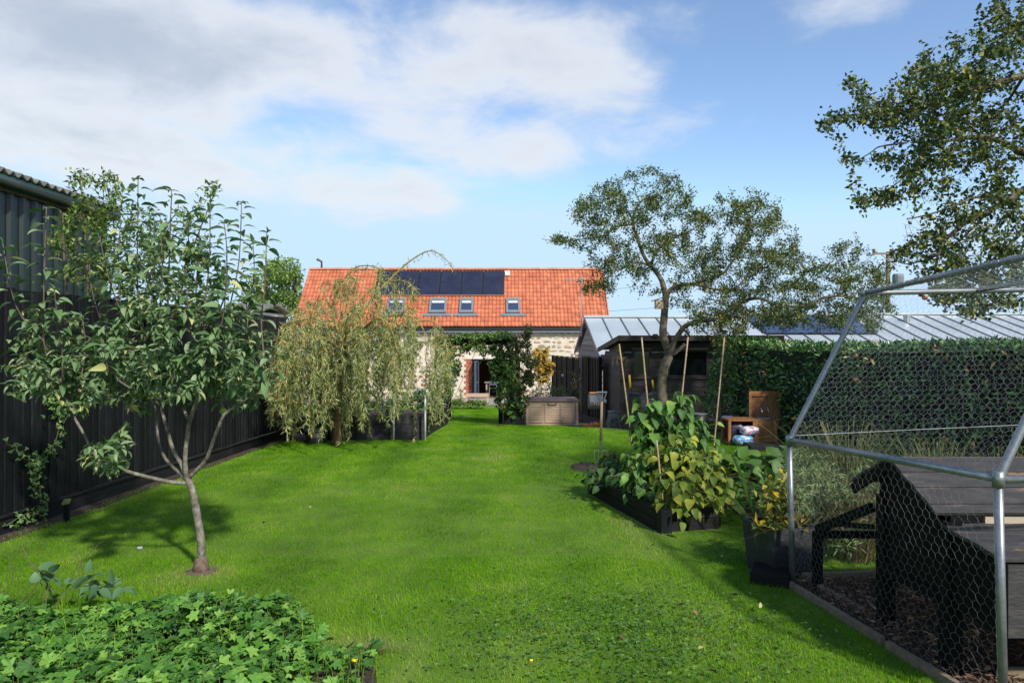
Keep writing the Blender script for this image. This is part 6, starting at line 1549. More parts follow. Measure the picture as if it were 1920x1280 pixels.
# ------------------------------------------------------------------ laurel hedge
hg = thing('laurel_hedge', 'clipped dark green laurel hedge along the right side of the garden', 'hedge', (5.4, 9, g(9)))
top_px = [(14.2, .02), (12.6, -.08), (9.5, -.06), (7.0, .02), (5.0, .04), (3.2, .06)]
def hedge_top(y): return CZ + np.interp(y, [p[0] for p in top_px][::-1], [p[1] for p in top_px][::-1])
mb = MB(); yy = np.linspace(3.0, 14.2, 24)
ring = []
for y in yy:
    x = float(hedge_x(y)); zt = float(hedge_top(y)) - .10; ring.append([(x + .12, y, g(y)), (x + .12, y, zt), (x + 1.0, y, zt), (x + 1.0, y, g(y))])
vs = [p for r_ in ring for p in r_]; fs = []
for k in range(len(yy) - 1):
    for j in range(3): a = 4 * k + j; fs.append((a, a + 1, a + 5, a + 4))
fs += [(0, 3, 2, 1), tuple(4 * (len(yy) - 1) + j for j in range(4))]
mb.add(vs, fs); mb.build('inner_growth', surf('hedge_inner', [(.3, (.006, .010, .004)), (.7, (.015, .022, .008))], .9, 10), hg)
n = 15000; y = rng.uniform(3.0, 14.2, n); h = rng.random(n); face = rng.random(n) < .68
x = hedge_x(y) + np.where(face, .05 + rng.gamma(1.2, .05, n) + .13 * snoise(y, h * 3, 2.2, 21), rng.uniform(0, 1.0, n))
zt = hedge_top(y) + .07 * snoise(y, x, 3.1, 22) + .06 * np.clip(snoise(y, x, 13, 23) - .3, 0, 1); z = np.where(face, g(y) + h * (zt - g(y)), zt - rng.gamma(1.2, .04, n))
P = np.stack([x, y, z], 1); out = np.where(face[:, None], np.array([-1, -.15, .25]), np.array([-.1, -.1, 1.]))
end = rng.random(n) < .10; P[end, 1] = 14.2 - .0 + rng.uniform(-.1, .1, end.sum()); P[end, 0] = 4.5 + rng.random(end.sum())
D = norm(out * .6 + rdir(n) + np.array([0, 0, .25])); U = out + rng.normal(0, .5, (n, 3)) + np.array([0, 0, .5])
M['laurel_leaf'] = leafmat('laurel_leaf', [(0, (0.0319, 0.0829, 0.0286)), (.5, (0.0701, 0.166, 0.0446)), (.85, (0.144, 0.286, 0.0701)), (.99, (0.319, 0.51, 0.112)), (1, (0.892, 0.383, 0.128))], .35, .15, spec=.5, patch=1.5)
leaves('foliage', P, D, U, rng.uniform(.075, .125, n), rng.uniform(.034, .052, n), SMALL3, M['laurel_leaf'], hg)
mb = MB()
for k in range(40):
    y = random.uniform(4, 14); x = float(hedge_x(y)) + .25; mb.tube([(x + .2, y, g(y)), (x + random.gauss(0, .05), y + random.gauss(0, .1), g(y) + 1.3)], [.02, .006], 4)
mb.build('stems', M['twig'], hg, kind='stuff')
# dark ivy-clad shrub between shed and hedge
n = 4200; c = np.array([4.55, 14.6, -.35]); v = rdir(n) * rng.uniform(.75, 1.05, n)[:, None] * np.array([.42, .55, 1.75]); P = c + v; P = P[P[:, 2] > g(14.5) + .02]; n = len(P)
iv = thing('ivy_shrub', 'dark ivy covered shrub between the shed and the hedge', 'shrub', (4.55, 14.6, g(14.6)))
leaves('foliage', P, norm(rdir(n) + (P - c)), rdir(n) + np.array([-.3, -.4, .6]), rng.uniform(.05, .09, n), rng.uniform(.035, .06, n), SMALL3, M['laurel_leaf'], iv)
mb = MB()
for k in range(7): mb.tube([(4.55 + random.gauss(0, .08), 14.6, g(14.6)), (4.55 + random.gauss(0, .2), 14.6 + random.gauss(0, .2), .3), (4.55 + random.gauss(0, .2), 14.6, 1.0)], [.03, .02, .008], 5)
mb.build('stems', M['twig'], iv, kind='stuff')
# ------------------------------------------------------------------ bean plants in the raised bed
def bean_plant(name, label, base, tops, nleaf, size, st, group, spread=.10, pieces=0, z_lo=.15, cat='plant'):
    t = thing(name, label, cat, base, group); mb = MB(); P = []; D = []
    for tp in tops:
        tp = Vector(tp); b = Vector(base); q = smooth_path([b, b.lerp(tp, .4) + Vector((random.gauss(0, .04), random.gauss(0, .04), 0)), tp], 5); mb.tube(q, [.005] * (len(q) - 1) + [.003], 4)
        for _ in range(int(nleaf * 1.8)):
            f = random.uniform(.03, 1.0) ** .7; i = min(int(f * (len(q) - 1)), len(q) - 2); p = q[i].lerp(q[i + 1], random.random()); a = random.uniform(0, 6.28); s = abs(random.gauss(0, spread)) + .02
            e = p + Vector((math.cos(a) * s, math.sin(a) * s, random.uniform(-.02, .05))); mb.tube([p, e], .0018, 3, cap=False)
            P.append(tuple(e)); D.append((math.cos(a), math.sin(a), random.uniform(-.9, -.1)))
    mb.build('stems', M['vine_stem'], t, kind='stuff')
    P = np.array(P); D = np.array(D); n = len(P); L = rng.uniform(.65, 1.2, n) * size; Wd = L * rng.uniform(.62, .85, n); U = np.array([0, -.15, 1.]) + rng.normal(0, .3, (n, 3))
    k = min(pieces, n); mats = leafmat(name + '_leaf', st, .55, .32), leafmat(name + '_leaf_single', st, .55, .3, True)
    if k: leaf_pieces('leaf', P[:k], D[:k], U[:k], L[:k], Wd[:k], BEAN, mats[1], t)
    if n > k: leaves('foliage', P[k:], D[k:], U[k:], L[k:], Wd[k:], BEAN, mats[0], t, smooth=True)
    return t
M['vine_stem'] = surf('vine_stem', [(.3, (.09, .12, .03)), (.7, (.16, .18, .06))], .7, 10)
BEAN = leaf_template(.45, .22, ((.10, .40), (.34, .50), (.68, .30)))
green = [(0, (0.045, 0.112, 0.021)), (.5, (0.0825, 0.195, 0.033)), (.85, (0.15, 0.3, 0.0525)), (1, (0.27, 0.36, 0.075))]
yellow = [(0, (0.053, 0.104, 0.0095)), (.3, (0.106, 0.174, 0.0147)), (.65, (0.202, 0.255, 0.0237)), (1, (0.36, 0.348, 0.0421))]
bg_ = 'bean and squash plants in the raised bed'
def at(px, py, Z): return tuple(W(px, py, Z))
def fb(px, Z): x = W(px, 0, Z); return (x.x, Z, g(Z) + BH - .06)
bean_plant('bean_plant', 'tall bean plant wound up the second cane from left in the bed', fb(1228, 6.9), [at(1216, 748, 6.9), at(1228, 762, 6.85), at(1205, 780, 6.9), at(1236, 775, 6.9)], 34, .12, green, bg_, .07, 60)
bean_plant('bean_plant', 'tallest bean clump topping the cane in front of the tree trunk', fb(1264, 6.8), [at(1278, 738, 6.8), at(1270, 760, 6.8), at(1290, 790, 6.75), at(1262, 748, 6.8)], 34, .115, green, bg_, .06, 60)
bean_plant('bean_plant', 'bean plant on the right of the bed with a green leafy top', fb(1305, 6.9), [at(1312, 788, 6.9), at(1325, 820, 6.9), at(1300, 815, 6.85)], 26, .10, green, bg_, .08, 40)
bean_plant('bean_plant', 'yellowing bean plant at the right front of the bed', fb(1320, 6.35), [at(1325, 850, 6.35), at(1345, 875, 6.3), at(1300, 860, 6.35), at(1350, 930, 6.2)], 34, .10, yellow, bg_, .10, 60)
bean_plant('bean_plant', 'yellow-green bean plant in the middle of the bed', fb(1275, 6.5), [at(1265, 815, 6.5), at(1285, 850, 6.45), at(1250, 850, 6.5)], 36, .10, yellow, bg_, .09, 60)
bean_plant('bean_plant', 'yellowing bean plant hanging over the front corner of the bed', fb(1262, 6.1), [at(1245, 890, 6.05), at(1280, 905, 6.0), at(1305, 930, 6.0), at(1290, 890, 6.1)], 32, .095, yellow, bg_, .10, 40)
bean_plant('bean_plant', 'green bean plant spilling along the left side of the bed', fb(1205, 6.8), [at(1180, 855, 6.8), at(1205, 850, 6.7), at(1190, 885, 6.6), at(1215, 905, 6.4)], 30, .095, green, bg_, .11, 40)
sq = [(0, (0.0224, 0.064, 0.0192)), (.5, (0.0448, 0.112, 0.0288)), (1, (0.096, 0.192, 0.048))]
bean_plant('squash_plant', 'dark green low plant at the far left end of the bed', fb(1150, 7.35), [at(1125, 880, 7.3), at(1150, 862, 7.35), at(1165, 890, 7.1), at(1135, 900, 7.2)], 34, .085, sq, bg_, .11, 0)
bean_plant('squash_plant', 'yellow-leaved plant drooping at the back left of the bed', fb(1160, 7.45), [at(1148, 848, 7.45), at(1165, 852, 7.4)], 14, .10, yellow, bg_, .06, 0)

# ------------------------------------------------------------------ climbers on the pergola and plants round it
def clump(name, label, cat, base, regs, Z0, dz, stops, size, gap, seed_stems=3, sr=.006, rough=.5, asp=.6, T=SMALL3, up=.1, mult=1, group=None, jit=.03, trans=.28, seg=.18):
    t = thing(name, label, cat, base, group); sk = Skel(); mb = MB(); b = Vector(base)
    cx = sum(r[0] * r[4] for r in regs) / sum(r[4] for r in regs)
    for k in range(seed_stems):
        r = regs[k % len(regs)]; tp = W(r[0], r[1], Z0 + random.gauss(0, dz * .5)); q = smooth_path([b + Vector((random.gauss(0, .03), random.gauss(0, .03), 0)), b.lerp(tp, .5) + Vector((0, 0, .1)), tp], 5); mb.tube(q, [sr] * (len(q) - 1) + [sr * .4], 4); sk.add(q, [sr] * len(q))
    P, D = grow(sk, targets(regs, Z0, dz), mb, .005, seg, .05, up=up, leaf_from=.1, leaf_gap=gap); mb.build('stems', M['vine_stem'], t, kind='stuff')
    P = np.repeat(P, mult, 0); D = np.repeat(D, mult, 0); n = len(P); P = P + rng.normal(0, jit, (n, 3)); D = norm(D * .3 + rdir(n))
    P[:, 2] = np.maximum(P[:, 2], g(P[:, 1]) + .03)
    leaves('foliage', P, D, rng.normal(0, .45, (n, 3)) + np.array([0, -.3, 1.]), rng.uniform(.7, 1.25, n) * size, rng.uniform(.8, 1.2, n) * size * asp, T, leafmat(name + '_leaf', stops, rough, trans), t)
    return t
clg = [(0, (0.0396, 0.09, 0.0216)), (.5, (0.09, 0.172, 0.0396)), (.85, (0.18, 0.288, 0.063)), (1, (0.306, 0.378, 0.108))]
clump('climber', 'green climber spread along the top of the pergola', 'climber', (-1.74, 17.6, g(17.6)), [(840, 650, 22, 22, 40), (870, 636, 30, 8, 34), (905, 633, 30, 8, 34), (935, 630, 25, 8, 26), (850, 680, 15, 30, 30), (880, 652, 25, 8, 18), (915, 655, 18, 8, 14), (845, 720, 10, 25, 22)], 17.7, .25, clg, .085, .022, 4, mult=4)
clump('climber', 'dark green climber on the right post of the pergola', 'climber', (-.15, 17.5, g(17.5) + .3), [(938, 690, 18, 40, 50), (955, 680, 18, 45, 50), (940, 735, 16, 30, 34), (965, 730, 22, 35, 50), (928, 670, 14, 25, 20), (950, 760, 16, 18, 20)], 17.55, .22, clg, .10, .03, 4, mult=3)
clump('runner_bean', 'tall mixed climber with dry brown stems right of the pergola', 'climber', (.18, 17.45, g(17.45) + .3), [(982, 650, 14, 35, 40), (985, 700, 20, 40, 50), (975, 750, 18, 30, 36), (990, 625, 8, 14, 10), (960, 655, 12, 30, 22), (1000, 690, 12, 30, 16)], 17.5, .2, [(0, (.04, .07, .015)), (.5, (.08, .12, .03)), (.8, (.17, .15, .06)), (1, (.25, .16, .08))], .08, .024, 4, mult=4)
clump('squash_plant', 'broad light green leaves over the edge of the black planter', 'plant', (.1, 17.4, g(17.4) + .36), [(955, 770, 14, 12, 16), (972, 760, 14, 14, 20), (962, 785, 8, 6, 8)], 17.35, .15, green, .15, .05, 2, asp=.9, T=BROAD)
clump('golden_shrub', 'golden yellow shrub in front of the pale stone wall', 'shrub', (W(1012, 0, 24).x, 24, g(24)), [(1015, 680, 14, 22, 40), (1018, 705, 12, 14, 24), (1005, 665, 10, 14, 14), (1030, 690, 8, 16, 14), (1008, 655, 8, 8, 8), (1025, 660, 6, 10, 6), (1018, 690, 16, 30, 40)], 24, .25, [(0, (.28, .20, .03)), (.5, (.48, .33, .05)), (.8, (.55, .30, .05)), (1, (.30, .28, .05))], .11, .03, 5, mult=5, up=.2)
clump('herb_clump', 'feathery green plants growing behind the storage box', 'plant', (1.1, 18.9, g(18.9)), [(1030, 735, 35, 14, 70), (1055, 738, 25, 12, 40), (1005, 738, 14, 14, 24), (1035, 722, 10, 10, 12), (1075, 742, 10, 10, 10)], 18.9, .25, [(0, (.025, .05, .018)), (.6, (.05, .09, .035)), (1, (.09, .13, .05))], .08, .03, 5, asp=.3, mult=2)
clump('rose_bush', 'thin straggling stems against the black fence beside the hose reel', 'shrub', (W(1092, 0, 18.6).x, 18.6, g(18.6)), [(1075, 705, 10, 10, 10), (1088, 725, 14, 20, 20), (1095, 750, 12, 14, 10), (1070, 715, 6, 8, 5)], 18.6, .2, [(0, (.07, .08, .03)), (.6, (.13, .14, .05)), (1, (.22, .2, .1))], .05, .10, 5, jit=.01)
clump('low_box_hedge', 'low bright green border in front of the bench', 'hedge', (-1.9, 25.5, g(25.5)), [(852, 757, 12, 4, 30), (875, 757, 12, 4, 30), (900, 757, 14, 4, 30), (862, 752, 10, 4, 16), (890, 753, 14, 3, 20)], 25.5, .3, [(0, (.06, .11, .02)), (.6, (.12, .19, .03)), (1, (.2, .25, .05))], .09, .03, 6, mult=3)
clump('dwarf_conifer', 'small yellow-green conifer left of the bench by the brick jamb', 'shrub', (W(863, 0, 31).x, 31, g(31)), [(865, 735, 4, 10, 30), (866, 745, 6, 6, 20)], 31, .12, [(0, (.14, .17, .02)), (1, (.28, .27, .04))], .07, .03, 3, asp=.3, mult=3)
clump('bed_crop', 'leafy green crop in the long raised bed behind the willow', 'plant', (-2.4, 14.5, g(14.5) + .4), [(770, 755, 25, 22, 50), (800, 750, 20, 24, 40), (720, 760, 30, 18, 40), (660, 760, 40, 20, 40), (600, 750, 35, 25, 40), (560, 720, 30, 40, 40), (825, 745, 12, 25, 20)], 14.5, .4, sq, .10, .05, 6, mult=2)
clump('dark_shrub', 'dark evergreen shrub standing behind the willow against the fence', 'shrub', (W(575, 0, 14.3).x, 14.3, g(14.3)), [(560, 700, 50, 60, 80), (620, 690, 60, 60, 80), (690, 700, 60, 60, 60), (540, 760, 30, 30, 40)], 14.3, .3, sq, .09, .05, 6, mult=2)
clump('fern_clump', 'bright green fern at the fence foot beside the trough planter', 'plant', tuple(G(515, 815)), [(512, 803, 14, 8, 18), (520, 810, 10, 6, 8)], G(515, 815).y, .12, green, .08, .03, 3, asp=.35)
clump('hanging_plant', 'yellow-green trailing plant in a basket on the shed corner', 'plant', tuple(W(1163, 668, 16.6)), [(1161, 652, 7, 11, 30), (1166, 662, 6, 6, 8)], 16.6, .06, [(0, (.10, .11, .02)), (1, (.22, .20, .05))], .06, .03, 3, mult=2, asp=.4, jit=.015)
t = thing('hanging_basket', 'wire hanging basket with dry trailing stems on the shed corner', 'basket', tuple(W(1163, 676, 16.62)))
c = W(1163, 672, 16.62); MB().lathe(c - Vector((0, 0, .08)), [(.04, 0), (.11, .05), (.14, .12), (.12, .12)], 10).build('bowl', M['weathered'], t); mb = MB()
for k in range(14): a = random.uniform(0, 6.28); mb.tube([c + Vector((.1 * math.cos(a), .1 * math.sin(a), .03)), c + Vector((.17 * math.cos(a), .17 * math.sin(a), .05)), c + Vector((.2 * math.cos(a), .16 * math.sin(a), -.10 - random.random() * .1))], .003, 3)
mb.build('dry_stems', M['bamboo'], t, kind='stuff'); MB().beam(c + Vector((0, .02, .04)), Vector((c.x, SY0 - .03, c.z + .12)), .015, .015).build('bracket', M['black_metal'], t)

# ------------------------------------------------------------------ planting between the bean bed and the run
clump('rhubarb', 'lush broad-leaved green plant between the raised bed and the run', 'plant', tuple(G(1420, 930)), [(1395, 890, 30, 22, 22), (1440, 880, 32, 25, 30), (1420, 915, 30, 18, 18), (1465, 860, 14, 16, 10), (1380, 870, 18, 14, 8)], 7.0, .2, [(0, (.035, .08, .014)), (.5, (.065, .15, .022)), (1, (.12, .23, .04))], .18, .10, 5, asp=.75, T=BROAD)
clump('nasturtium', 'small-leaved green plant with orange flowers before the rhubarb', 'plant', tuple(G(1410, 958)), [(1400, 930, 25, 14, 22), (1440, 920, 20, 16, 18), (1385, 905, 12, 10, 8)], 6.3, .15, green, .07, .04, 4, asp=.9)
# strap leaf and thistle-like weed by the bed corner
t = thing('strap_leaf_plant', 'tall narrow strap-like green leaf plant beside the pot', 'plant', tuple(G(1425, 1010))); Ps = []
mb = MB()
for (tx, ty_, zz) in ((1368, 845, 5.5), (1405, 950, 5.2), (1350, 925, 5.6), (1440, 900, 5.4), (1395, 980, 5.2)):
    a = G(1425, 1010) ; b = W(tx, ty_, zz); m_ = a.lerp(b, .55) + Vector((0, 0, .08)); q = smooth_path([a, m_, b], 5); w0 = .016
    vs = []; 
    for k, p in enumerate(q): wd_ = w0 * math.sin(math.pi * min(.97, .12 + .88 * k / (len(q) - 1))) + .001; vs += [p + Vector((-wd_, 0, .004)), p, p + Vector((wd_, 0, .004))]
    mb.add(vs, [(3 * k + j, 3 * k + j + 1, 3 * k + j + 4, 3 * k + j + 3) for k in range(len(q) - 1) for j in (0, 1)], random.random())
mb.build('strap_leaf', leafmat('strap_leaf', green, .45, .25), t, tint=True)
potst = [(0, (0.075, 0.112, 0.02)), (.4, (0.138, 0.175, 0.0375)), (.7, (0.275, 0.25, 0.0375)), (.9, (0.6, 0.413, 0.025)), (1, (0.25, 0.0625, 0.0375))]
clump('pot_plant', 'yellowing leafy plant with dark red flowers in the square pot', 'plant', (POTP.x, POTP.y, POTP.z + .30), [(1455, 975, 26, 16, 26), (1450, 945, 22, 18, 24), (1470, 920, 16, 16, 16), (1490, 985, 22, 12, 14), (1430, 985, 14, 10, 8), (1505, 1000, 14, 8, 8)], 4.86, .10, potst, .085, .009, 5, asp=.38, up=.2)
# feathery planting and tall dry grasses behind the run
def tuft(name, label, cat, base, n, hgt, spread, stops, wd=.006, group=None, bend=.5):
    t = thing(name, label, cat, base, group); b = Vector(base); mb = MB()
    for k in range(n):
        a = random.uniform(0, 6.283); s = abs(random.gauss(0, spread)); h = hgt * random.uniform(.5, 1.1); r0 = random.random() * spread * .35
        p0 = b + Vector((math.cos(a) * r0, math.sin(a) * r0, -.01)); p2 = p0 + Vector((math.cos(a) * s, math.sin(a) * s, h)); p1 = p0.lerp(p2, .5) + Vector((-math.cos(a) * s * .2, -math.sin(a) * s * .2, h * .12)); p3 = p2 + Vector((math.cos(a) * s * bend, math.sin(a) * s * bend, -h * .12 * bend))
        sd_ = Vector((-math.sin(a + random.gauss(0, .6)), math.cos(a), 0)).normalized() * wd / 2; tt = random.random()
        mb.add([p0 - sd_, p0 + sd_, p1 + sd_, p1 - sd_, p2 + sd_ * .7, p2 - sd_ * .7, p3], [(0, 1, 2, 3), (3, 2, 4, 5), (5, 4, 6)], tt)
    mb.build('blades', leafmat(name + '_blade', stops, .6, .3), t, tint=True, kind='stuff'); return t
dry = [(0, (.10, .09, .03)), (.5, (.19, .16, .06)), (1, (.30, .25, .12))]; gg_ = [(0, (.06, .085, .02)), (.5, (.12, .15, .035)), (1, (.22, .22, .08))]
tuft('tall_grass', 'tall pale green grass clump rising behind the coop roof', 'grass', (W(1590, 0, 5.6).x, 5.6, g(5.6)), 420, .95, .34, gg_, group='ornamental grasses')
tuft('tall_grass', 'arching dry brown grass clump just behind the pen', 'grass', (W(1600, 0, 5.15).x, 5.15, g(5.15)), 420, .62, .40, dry, group='ornamental grasses', bend=.8)
tuft('tall_grass', 'green grass clump against the hedge right of the coop ridge', 'grass', (W(1760, 0, 5.7).x, 5.7, g(5.7)), 420, .78, .38, gg_, group='ornamental grasses')
tuft('tall_grass', 'fine green grass clump at the right edge behind the run', 'grass', (W(1880, 0, 5.6).x, 5.6, g(5.6)), 320, .70, .36, gg_, group='ornamental grasses')
clump('feathery_border', 'soft grey-green feathery border plants with yellow flowers behind the run', 'plant', (2.55, 5.9, g(5.9)), [(1530, 900, 45, 40, 70), (1500, 870, 25, 25, 34), (1560, 940, 50, 30, 60), (1510, 950, 30, 25, 34), (1600, 950, 40, 20, 34), (1650, 900, 40, 30, 30), (1580, 1030, 60, 40, 50)], 5.6, .35, [(0, (.10, .16, .05)), (.6, (.19, .28, .095)), (1, (.30, .36, .15))], .08, .011, 8, asp=.14, mult=2, jit=.03, T=LEAF2)
M['marigold'] = surf('marigold', [(.3, (.65, .38, .01)), (.7, (.75, .48, .02))], .6, 20); M['dead_head'] = surf('dead_flower', [(.3, (.10, .02, .015)), (.7, (.20, .05, .03))], .8, 20)
def flower(px, py, Z, r_, mat, label, name='flower_head'):
    c = W(px, py, Z); mb = MB(); t = thing(name, label, 'flower', (c.x, c.y, g(c.y))); n = 11
    for k in range(n):
        a = 2 * math.pi * k / n; d = Vector((math.cos(a), -.35 + .0 * math.sin(a), math.sin(a))).normalized(); s = d.cross(Vector((0, 1, 0))).normalized() * r_ * .28
        mb.add([c + d * r_ * .25 - s * .4, c + d * r_ * .8 - s, c + d * r_ + Vector((0, -.002, 0)), c + d * r_ * .8 + s, c + d * r_ * .25 + s * .4, c + Vector((0, -.012, 0))], [(0, 1, 5), (1, 2, 5), (2, 3, 5), (3, 4, 5)])
    mb.build('petals', mat, t); MB().ball(c + Vector((0, -.01, 0)), r_ * .35, 8, 5).build('eye', M['dead_head'] if mat is M['marigold'] else mat, t)
    MB().tube([c + Vector((0, .005, -.005)), c + Vector((.02, .02, -.15)), Vector((c.x + .03, c.y + .03, g(c.y)))], .003, 4).build('stalk', M['vine_stem'], t)
flower(1531, 888, 5.5, .032, M['marigold'], 'open yellow flower among the feathery border plants'); flower(1521, 918, 5.4, .02, M['dead_head'], 'dark red dead flower head below the yellow flower')
flower(1444, 893, 6.3, .02, M['orange_plastic'] if False else M['marigold'], 'small orange flower above the pot plant')

# ------------------------------------------------------------------ ivy on the left fence
t = thing('fence_ivy', 'ivy trailing down the black boards at the left edge', 'ivy', tuple(G(40, 985))); mb = MB(); P = []
IX = FX + .045
def onf(px, py): Z = FX * F / (px - 960) if True else 0; v = W(px, py, Z); return Vector((IX + .01, v.y, v.z))
for sp in ([(70, 975), (72, 955), (62, 930), (50, 900), (60, 860), (85, 840), (98, 810), (100, 770), (92, 740), (70, 725)], [(60, 870), (35, 860), (15, 840), (0, 830)], [(100, 780), (80, 755), (95, 720), (85, 680), (60, 660), (30, 640), (5, 655)], [(72, 955), (40, 962), (15, 975), (0, 985)], [(95, 720), (60, 700), (40, 680)], [(50, 900), (45, 870), (70, 850)]):
    q = smooth_path([onf(*s) for s in sp], 5); mb.tube(q, [.005] * len(q), 4)
    for i in range(len(q) - 1):
        for _ in range(int((q[i + 1] - q[i]).length / .010)): P.append(tuple(q[i].lerp(q[i + 1], random.random()) + Vector((random.uniform(.0, .05), random.gauss(0, .045), random.gauss(0, .035)))))
mb.build('stems', M['twig'], t, kind='stuff'); P = np.array(P); n = len(P)
ivy_l = lobed_template(3, .40, .05)
leaves('foliage', P, norm(np.array([.35, -.2, -.55]) + rdir(n) * .8), np.array([1., -.4, .5]) + rng.normal(0, .4, (n, 3)), rng.uniform(.028, .055, n), rng.uniform(.03, .055, n), ivy_l, leafmat('ivy_leaf', [(0, (0.0375, 0.09, 0.018)), (.6, (0.09, 0.18, 0.0375)), (1, (0.21, 0.3, 0.075))], .45, .2), t)

# ------------------------------------------------------------------ ground cover in the left foreground
n = 13500; x = rng.uniform(-4.2, -.55, n); y = rng.uniform(1.9, 4.15, n); k = inpoly(x, y, COVER) & (np.abs(x) < y * .85 + .3); x, y = x[k], y[k]; n = len(x)
thin = np.clip((x + 1.05) / .45, 0, 1); k = rng.random(n) > thin * .9; x, y, thin = x[k], y[k], thin[k]; n = len(x)
hgt = (.17 + .085 * snoise(x, y, 3.4, 31) + .045 * snoise(x, y, 7, 32)) * (1 - .55 * thin); hgt = hgt * rng.choice([1.0, .75, .5], n, p=[.5, .3, .2]) + rng.normal(0, .012, n)
edge_ = np.clip((4.15 - y - .15 * np.abs(snoise(x, y, 4, 51))) / .35, .25, 1); hgt = np.maximum(hgt * edge_, .02); P = np.stack([x, y, g(y) + hgt], 1); a = rng.uniform(0, 6.28, n)
D = np.stack([np.cos(a), np.sin(a), rng.uniform(-.30, .25, n)], 1); U = np.array([0, -.15, 1.]) + rng.normal(0, .42, (n, 3)); L = rng.choice([.5, .8, 1.0], n, p=[.25, .4, .35]) * rng.uniform(.060, .092, n) * (1 + .35 * snoise(x, y, 5, 41))
M['cover_leaf'] = leafmat('cover_leaf', [(0, (0.0324, 0.0972, 0.0163)), (.4, (0.0681, 0.187, 0.026)), (.75, (0.122, 0.284, 0.0389)), (1, (0.212, 0.389, 0.0648))], .5, .28)
LOB = lobed_template(5, .34, .12)
gc = leaves('ground_cover', P, D, U, L, L * rng.uniform(.85, 1.1, n), LOB, M['cover_leaf'], smooth=False)
tag(gc, 'dense lobed green ground cover plants filling the left foreground', 'ground cover')
mb = MB()
for i in range(0, n, 2): mb.tube([(x[i] + random.gauss(0, .02), y[i] + random.gauss(0, .02), g(y[i]) - .005), (x[i], y[i], g(y[i]) + hgt[i])], .0014, 3, cap=False)
so = mb.build('ground_cover_stalks', M['vine_stem'], kind='stuff'); tag(so, 'thin upright stalks under the lobed ground cover leaves', 'stalks')
k = 900; xx = rng.uniform(-3.4, -.6, k); yy = rng.uniform(2.4, 4.1, k); ok = inpoly(xx, yy, COVER); xx, yy = xx[ok], yy[ok]; mb = MB()
for a, b in zip(xx, yy):
    h = random.uniform(.10, .26); d = random.uniform(0, 6.28); l = random.uniform(.02, .09); z0 = g(b); s_ = Vector((-math.sin(d), math.cos(d), 0)) * .0022
    p0 = Vector((a, b, z0)); p1 = p0 + Vector((math.cos(d) * l * .4, math.sin(d) * l * .4, h * .7)); p2 = p0 + Vector((math.cos(d) * l, math.sin(d) * l, h))
    mb.add([p0 - s_, p0 + s_, p1 + s_, p1 - s_, p2], [(0, 1, 2, 3), (3, 2, 4)], random.random())
wg = mb.build('weed_grass', M['grass'], tint=True, kind='stuff'); tag(wg, 'thin grass blades growing up through the ground cover', 'grass')
# nettle-like taller weed at the back of the patch, with bare stems
clump('nettle', 'blue-green weed with pointed leaves at the back left of the ground cover', 'weed', (-2.75, 4.02, g(4.0)), [(95, 1085, 30, 14, 8), (190, 1085, 40, 14, 14), (210, 1105, 40, 14, 12)], 4.0, .08, [(0, (.06, .14, .06)), (1, (.11, .21, .09))], .085, .035, 4, sr=.003, asp=.6, T=BROAD, jit=.015)
t = thing('dry_weed_stems', 'thin dark bare weed stems standing at the left foreground edge', 'weed', (-2.9, 4.0, g(4))); 
for sp in ([(150, 1110), (150, 1060), (195, 1010)], [(150, 1100), (155, 1065), (140, 1035)], [(80, 1100), (60, 1060), (40, 1020)], [(100, 1110), (70, 1070), (55, 1050)], [(125, 1100), (140, 1070), (150, 1050)], [(10, 1120), (25, 1080), (15, 1040)], [(30, 1130), (60, 1110), (90, 1050)]):
    MB().tube(smooth_path([W(a, b, 4.0) for a, b in sp], 4), .0022, 4).build('stem', M['twig'], t)
tuft('grass_tuft', 'long grass blades drooping at the left end of the ground cover', 'grass', (-2.85, 3.75, g(3.75)), 90, .26, .14, gg_, .005)
tuft('grass_tuft', 'ragged dry grass hanging over the cut edge by the ground cover', 'grass', (-.72, 3.50, g(3.5)), 110, .07, .10, dry, .004)
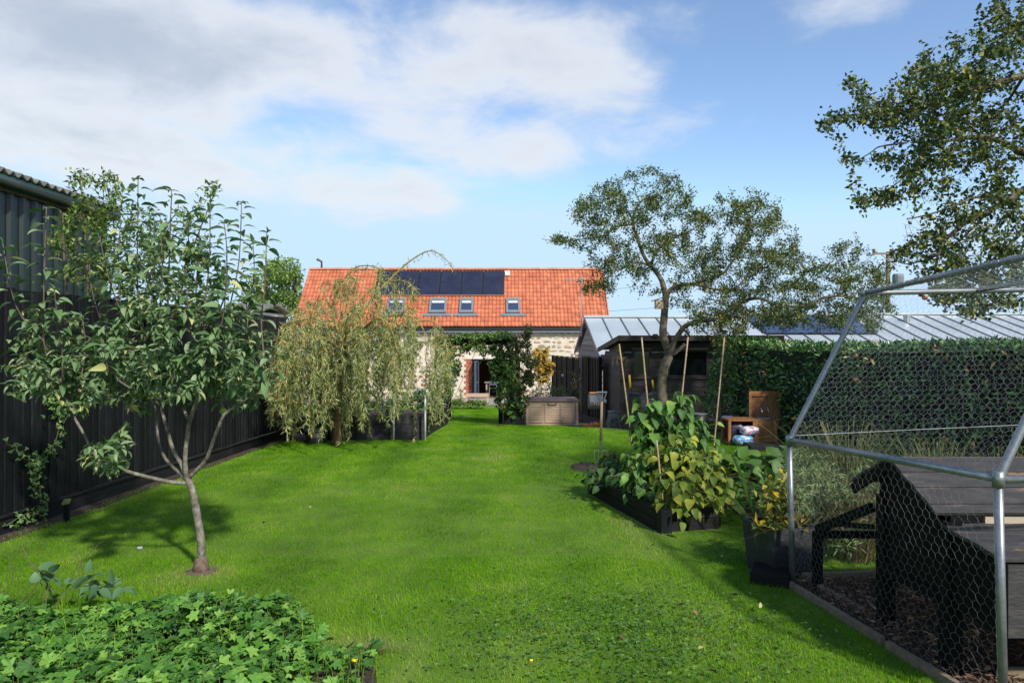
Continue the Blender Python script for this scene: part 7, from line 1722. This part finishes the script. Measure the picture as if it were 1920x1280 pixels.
# yellow flower, fallen leaves
p = G(665, 1272); t = thing('dandelion', 'single yellow dandelion at the bottom of the ground cover', 'flower', p); MB().ball(p + Vector((0, 0, .09)), .016, 8, 5, (1, 1, .5)).build('flower_head', M['yellow_plastic'], t); MB().tube([p, p + Vector((0, 0, .085))], .0016, 4).build('stalk', M['vine_stem'], t)
p = G(996, 1252); t = thing('dandelion', 'tiny yellow flower in the lawn near the bottom centre', 'flower', p); MB().ball(p + Vector((0, 0, .04)), .009, 8, 5, (1, 1, .5)).build('flower_head', M['yellow_plastic'], t); MB().tube([p, p + Vector((0, 0, .038))], .0014, 4).build('stalk', M['vine_stem'], t)
fl = [(1220, 1030, .5), (1350, 1050, .4), (1385, 1125, .3), (1417, 1120, .3), (1423, 1150, .35), (1307, 1165, .4), (1170, 1213, .5), (1270, 1145, .3), (1475, 1240, .35), (1320, 1225, .3), (1068, 1125, .5), (494, 988, .9), (371, 911, 1.0), (430, 905, .5), (582, 958, .2), (1345, 1280, .3)]
lm = leafmat('fallen_leaf', [(0, (.10, .05, .03)), (.4, (.20, .11, .07)), (.8, (.26, .17, .09)), (1, (.45, .38, .18))], .8, .1, True); fm = mesh_np('fallen_leaf', *leaf_template(-.35, .5), lm, smooth=True)
near = ['lying right of the bean bed corner', 'on the shaded grass left of the pot block', 'nearest left of the galvanised post foot', 'beside the run edging near the post', 'just below the post foot on the shaded grass', 'on the lawn among the clover, right side', 'on the clover patch in the lower centre', 'on the clover patch, upper right', 'at the far right bottom beside the run edging', 'on the grass low right of the clover', 'at the top of the clover patch', 'pale yellow, on the lawn right of the young trunk', 'yellow, beside the young apple trunk', 'brown, right of the young apple trunk', 'dull, in mid lawn right of the young apple tree', 'at the very bottom edge right of centre']
for (px, py, c), lb_ in zip(fl, near):
    p = G(px, min(py, 1276)); o = link('fallen_leaf', fm, None, (p.x, p.y, p.z + .036), (random.gauss(0, .3), random.gauss(0, .3), random.uniform(0, 6.28)), (.040, .027, .04)); tag(o, 'small curled fallen leaf ' + lb_, 'leaf', 'fallen leaves on the lawn')
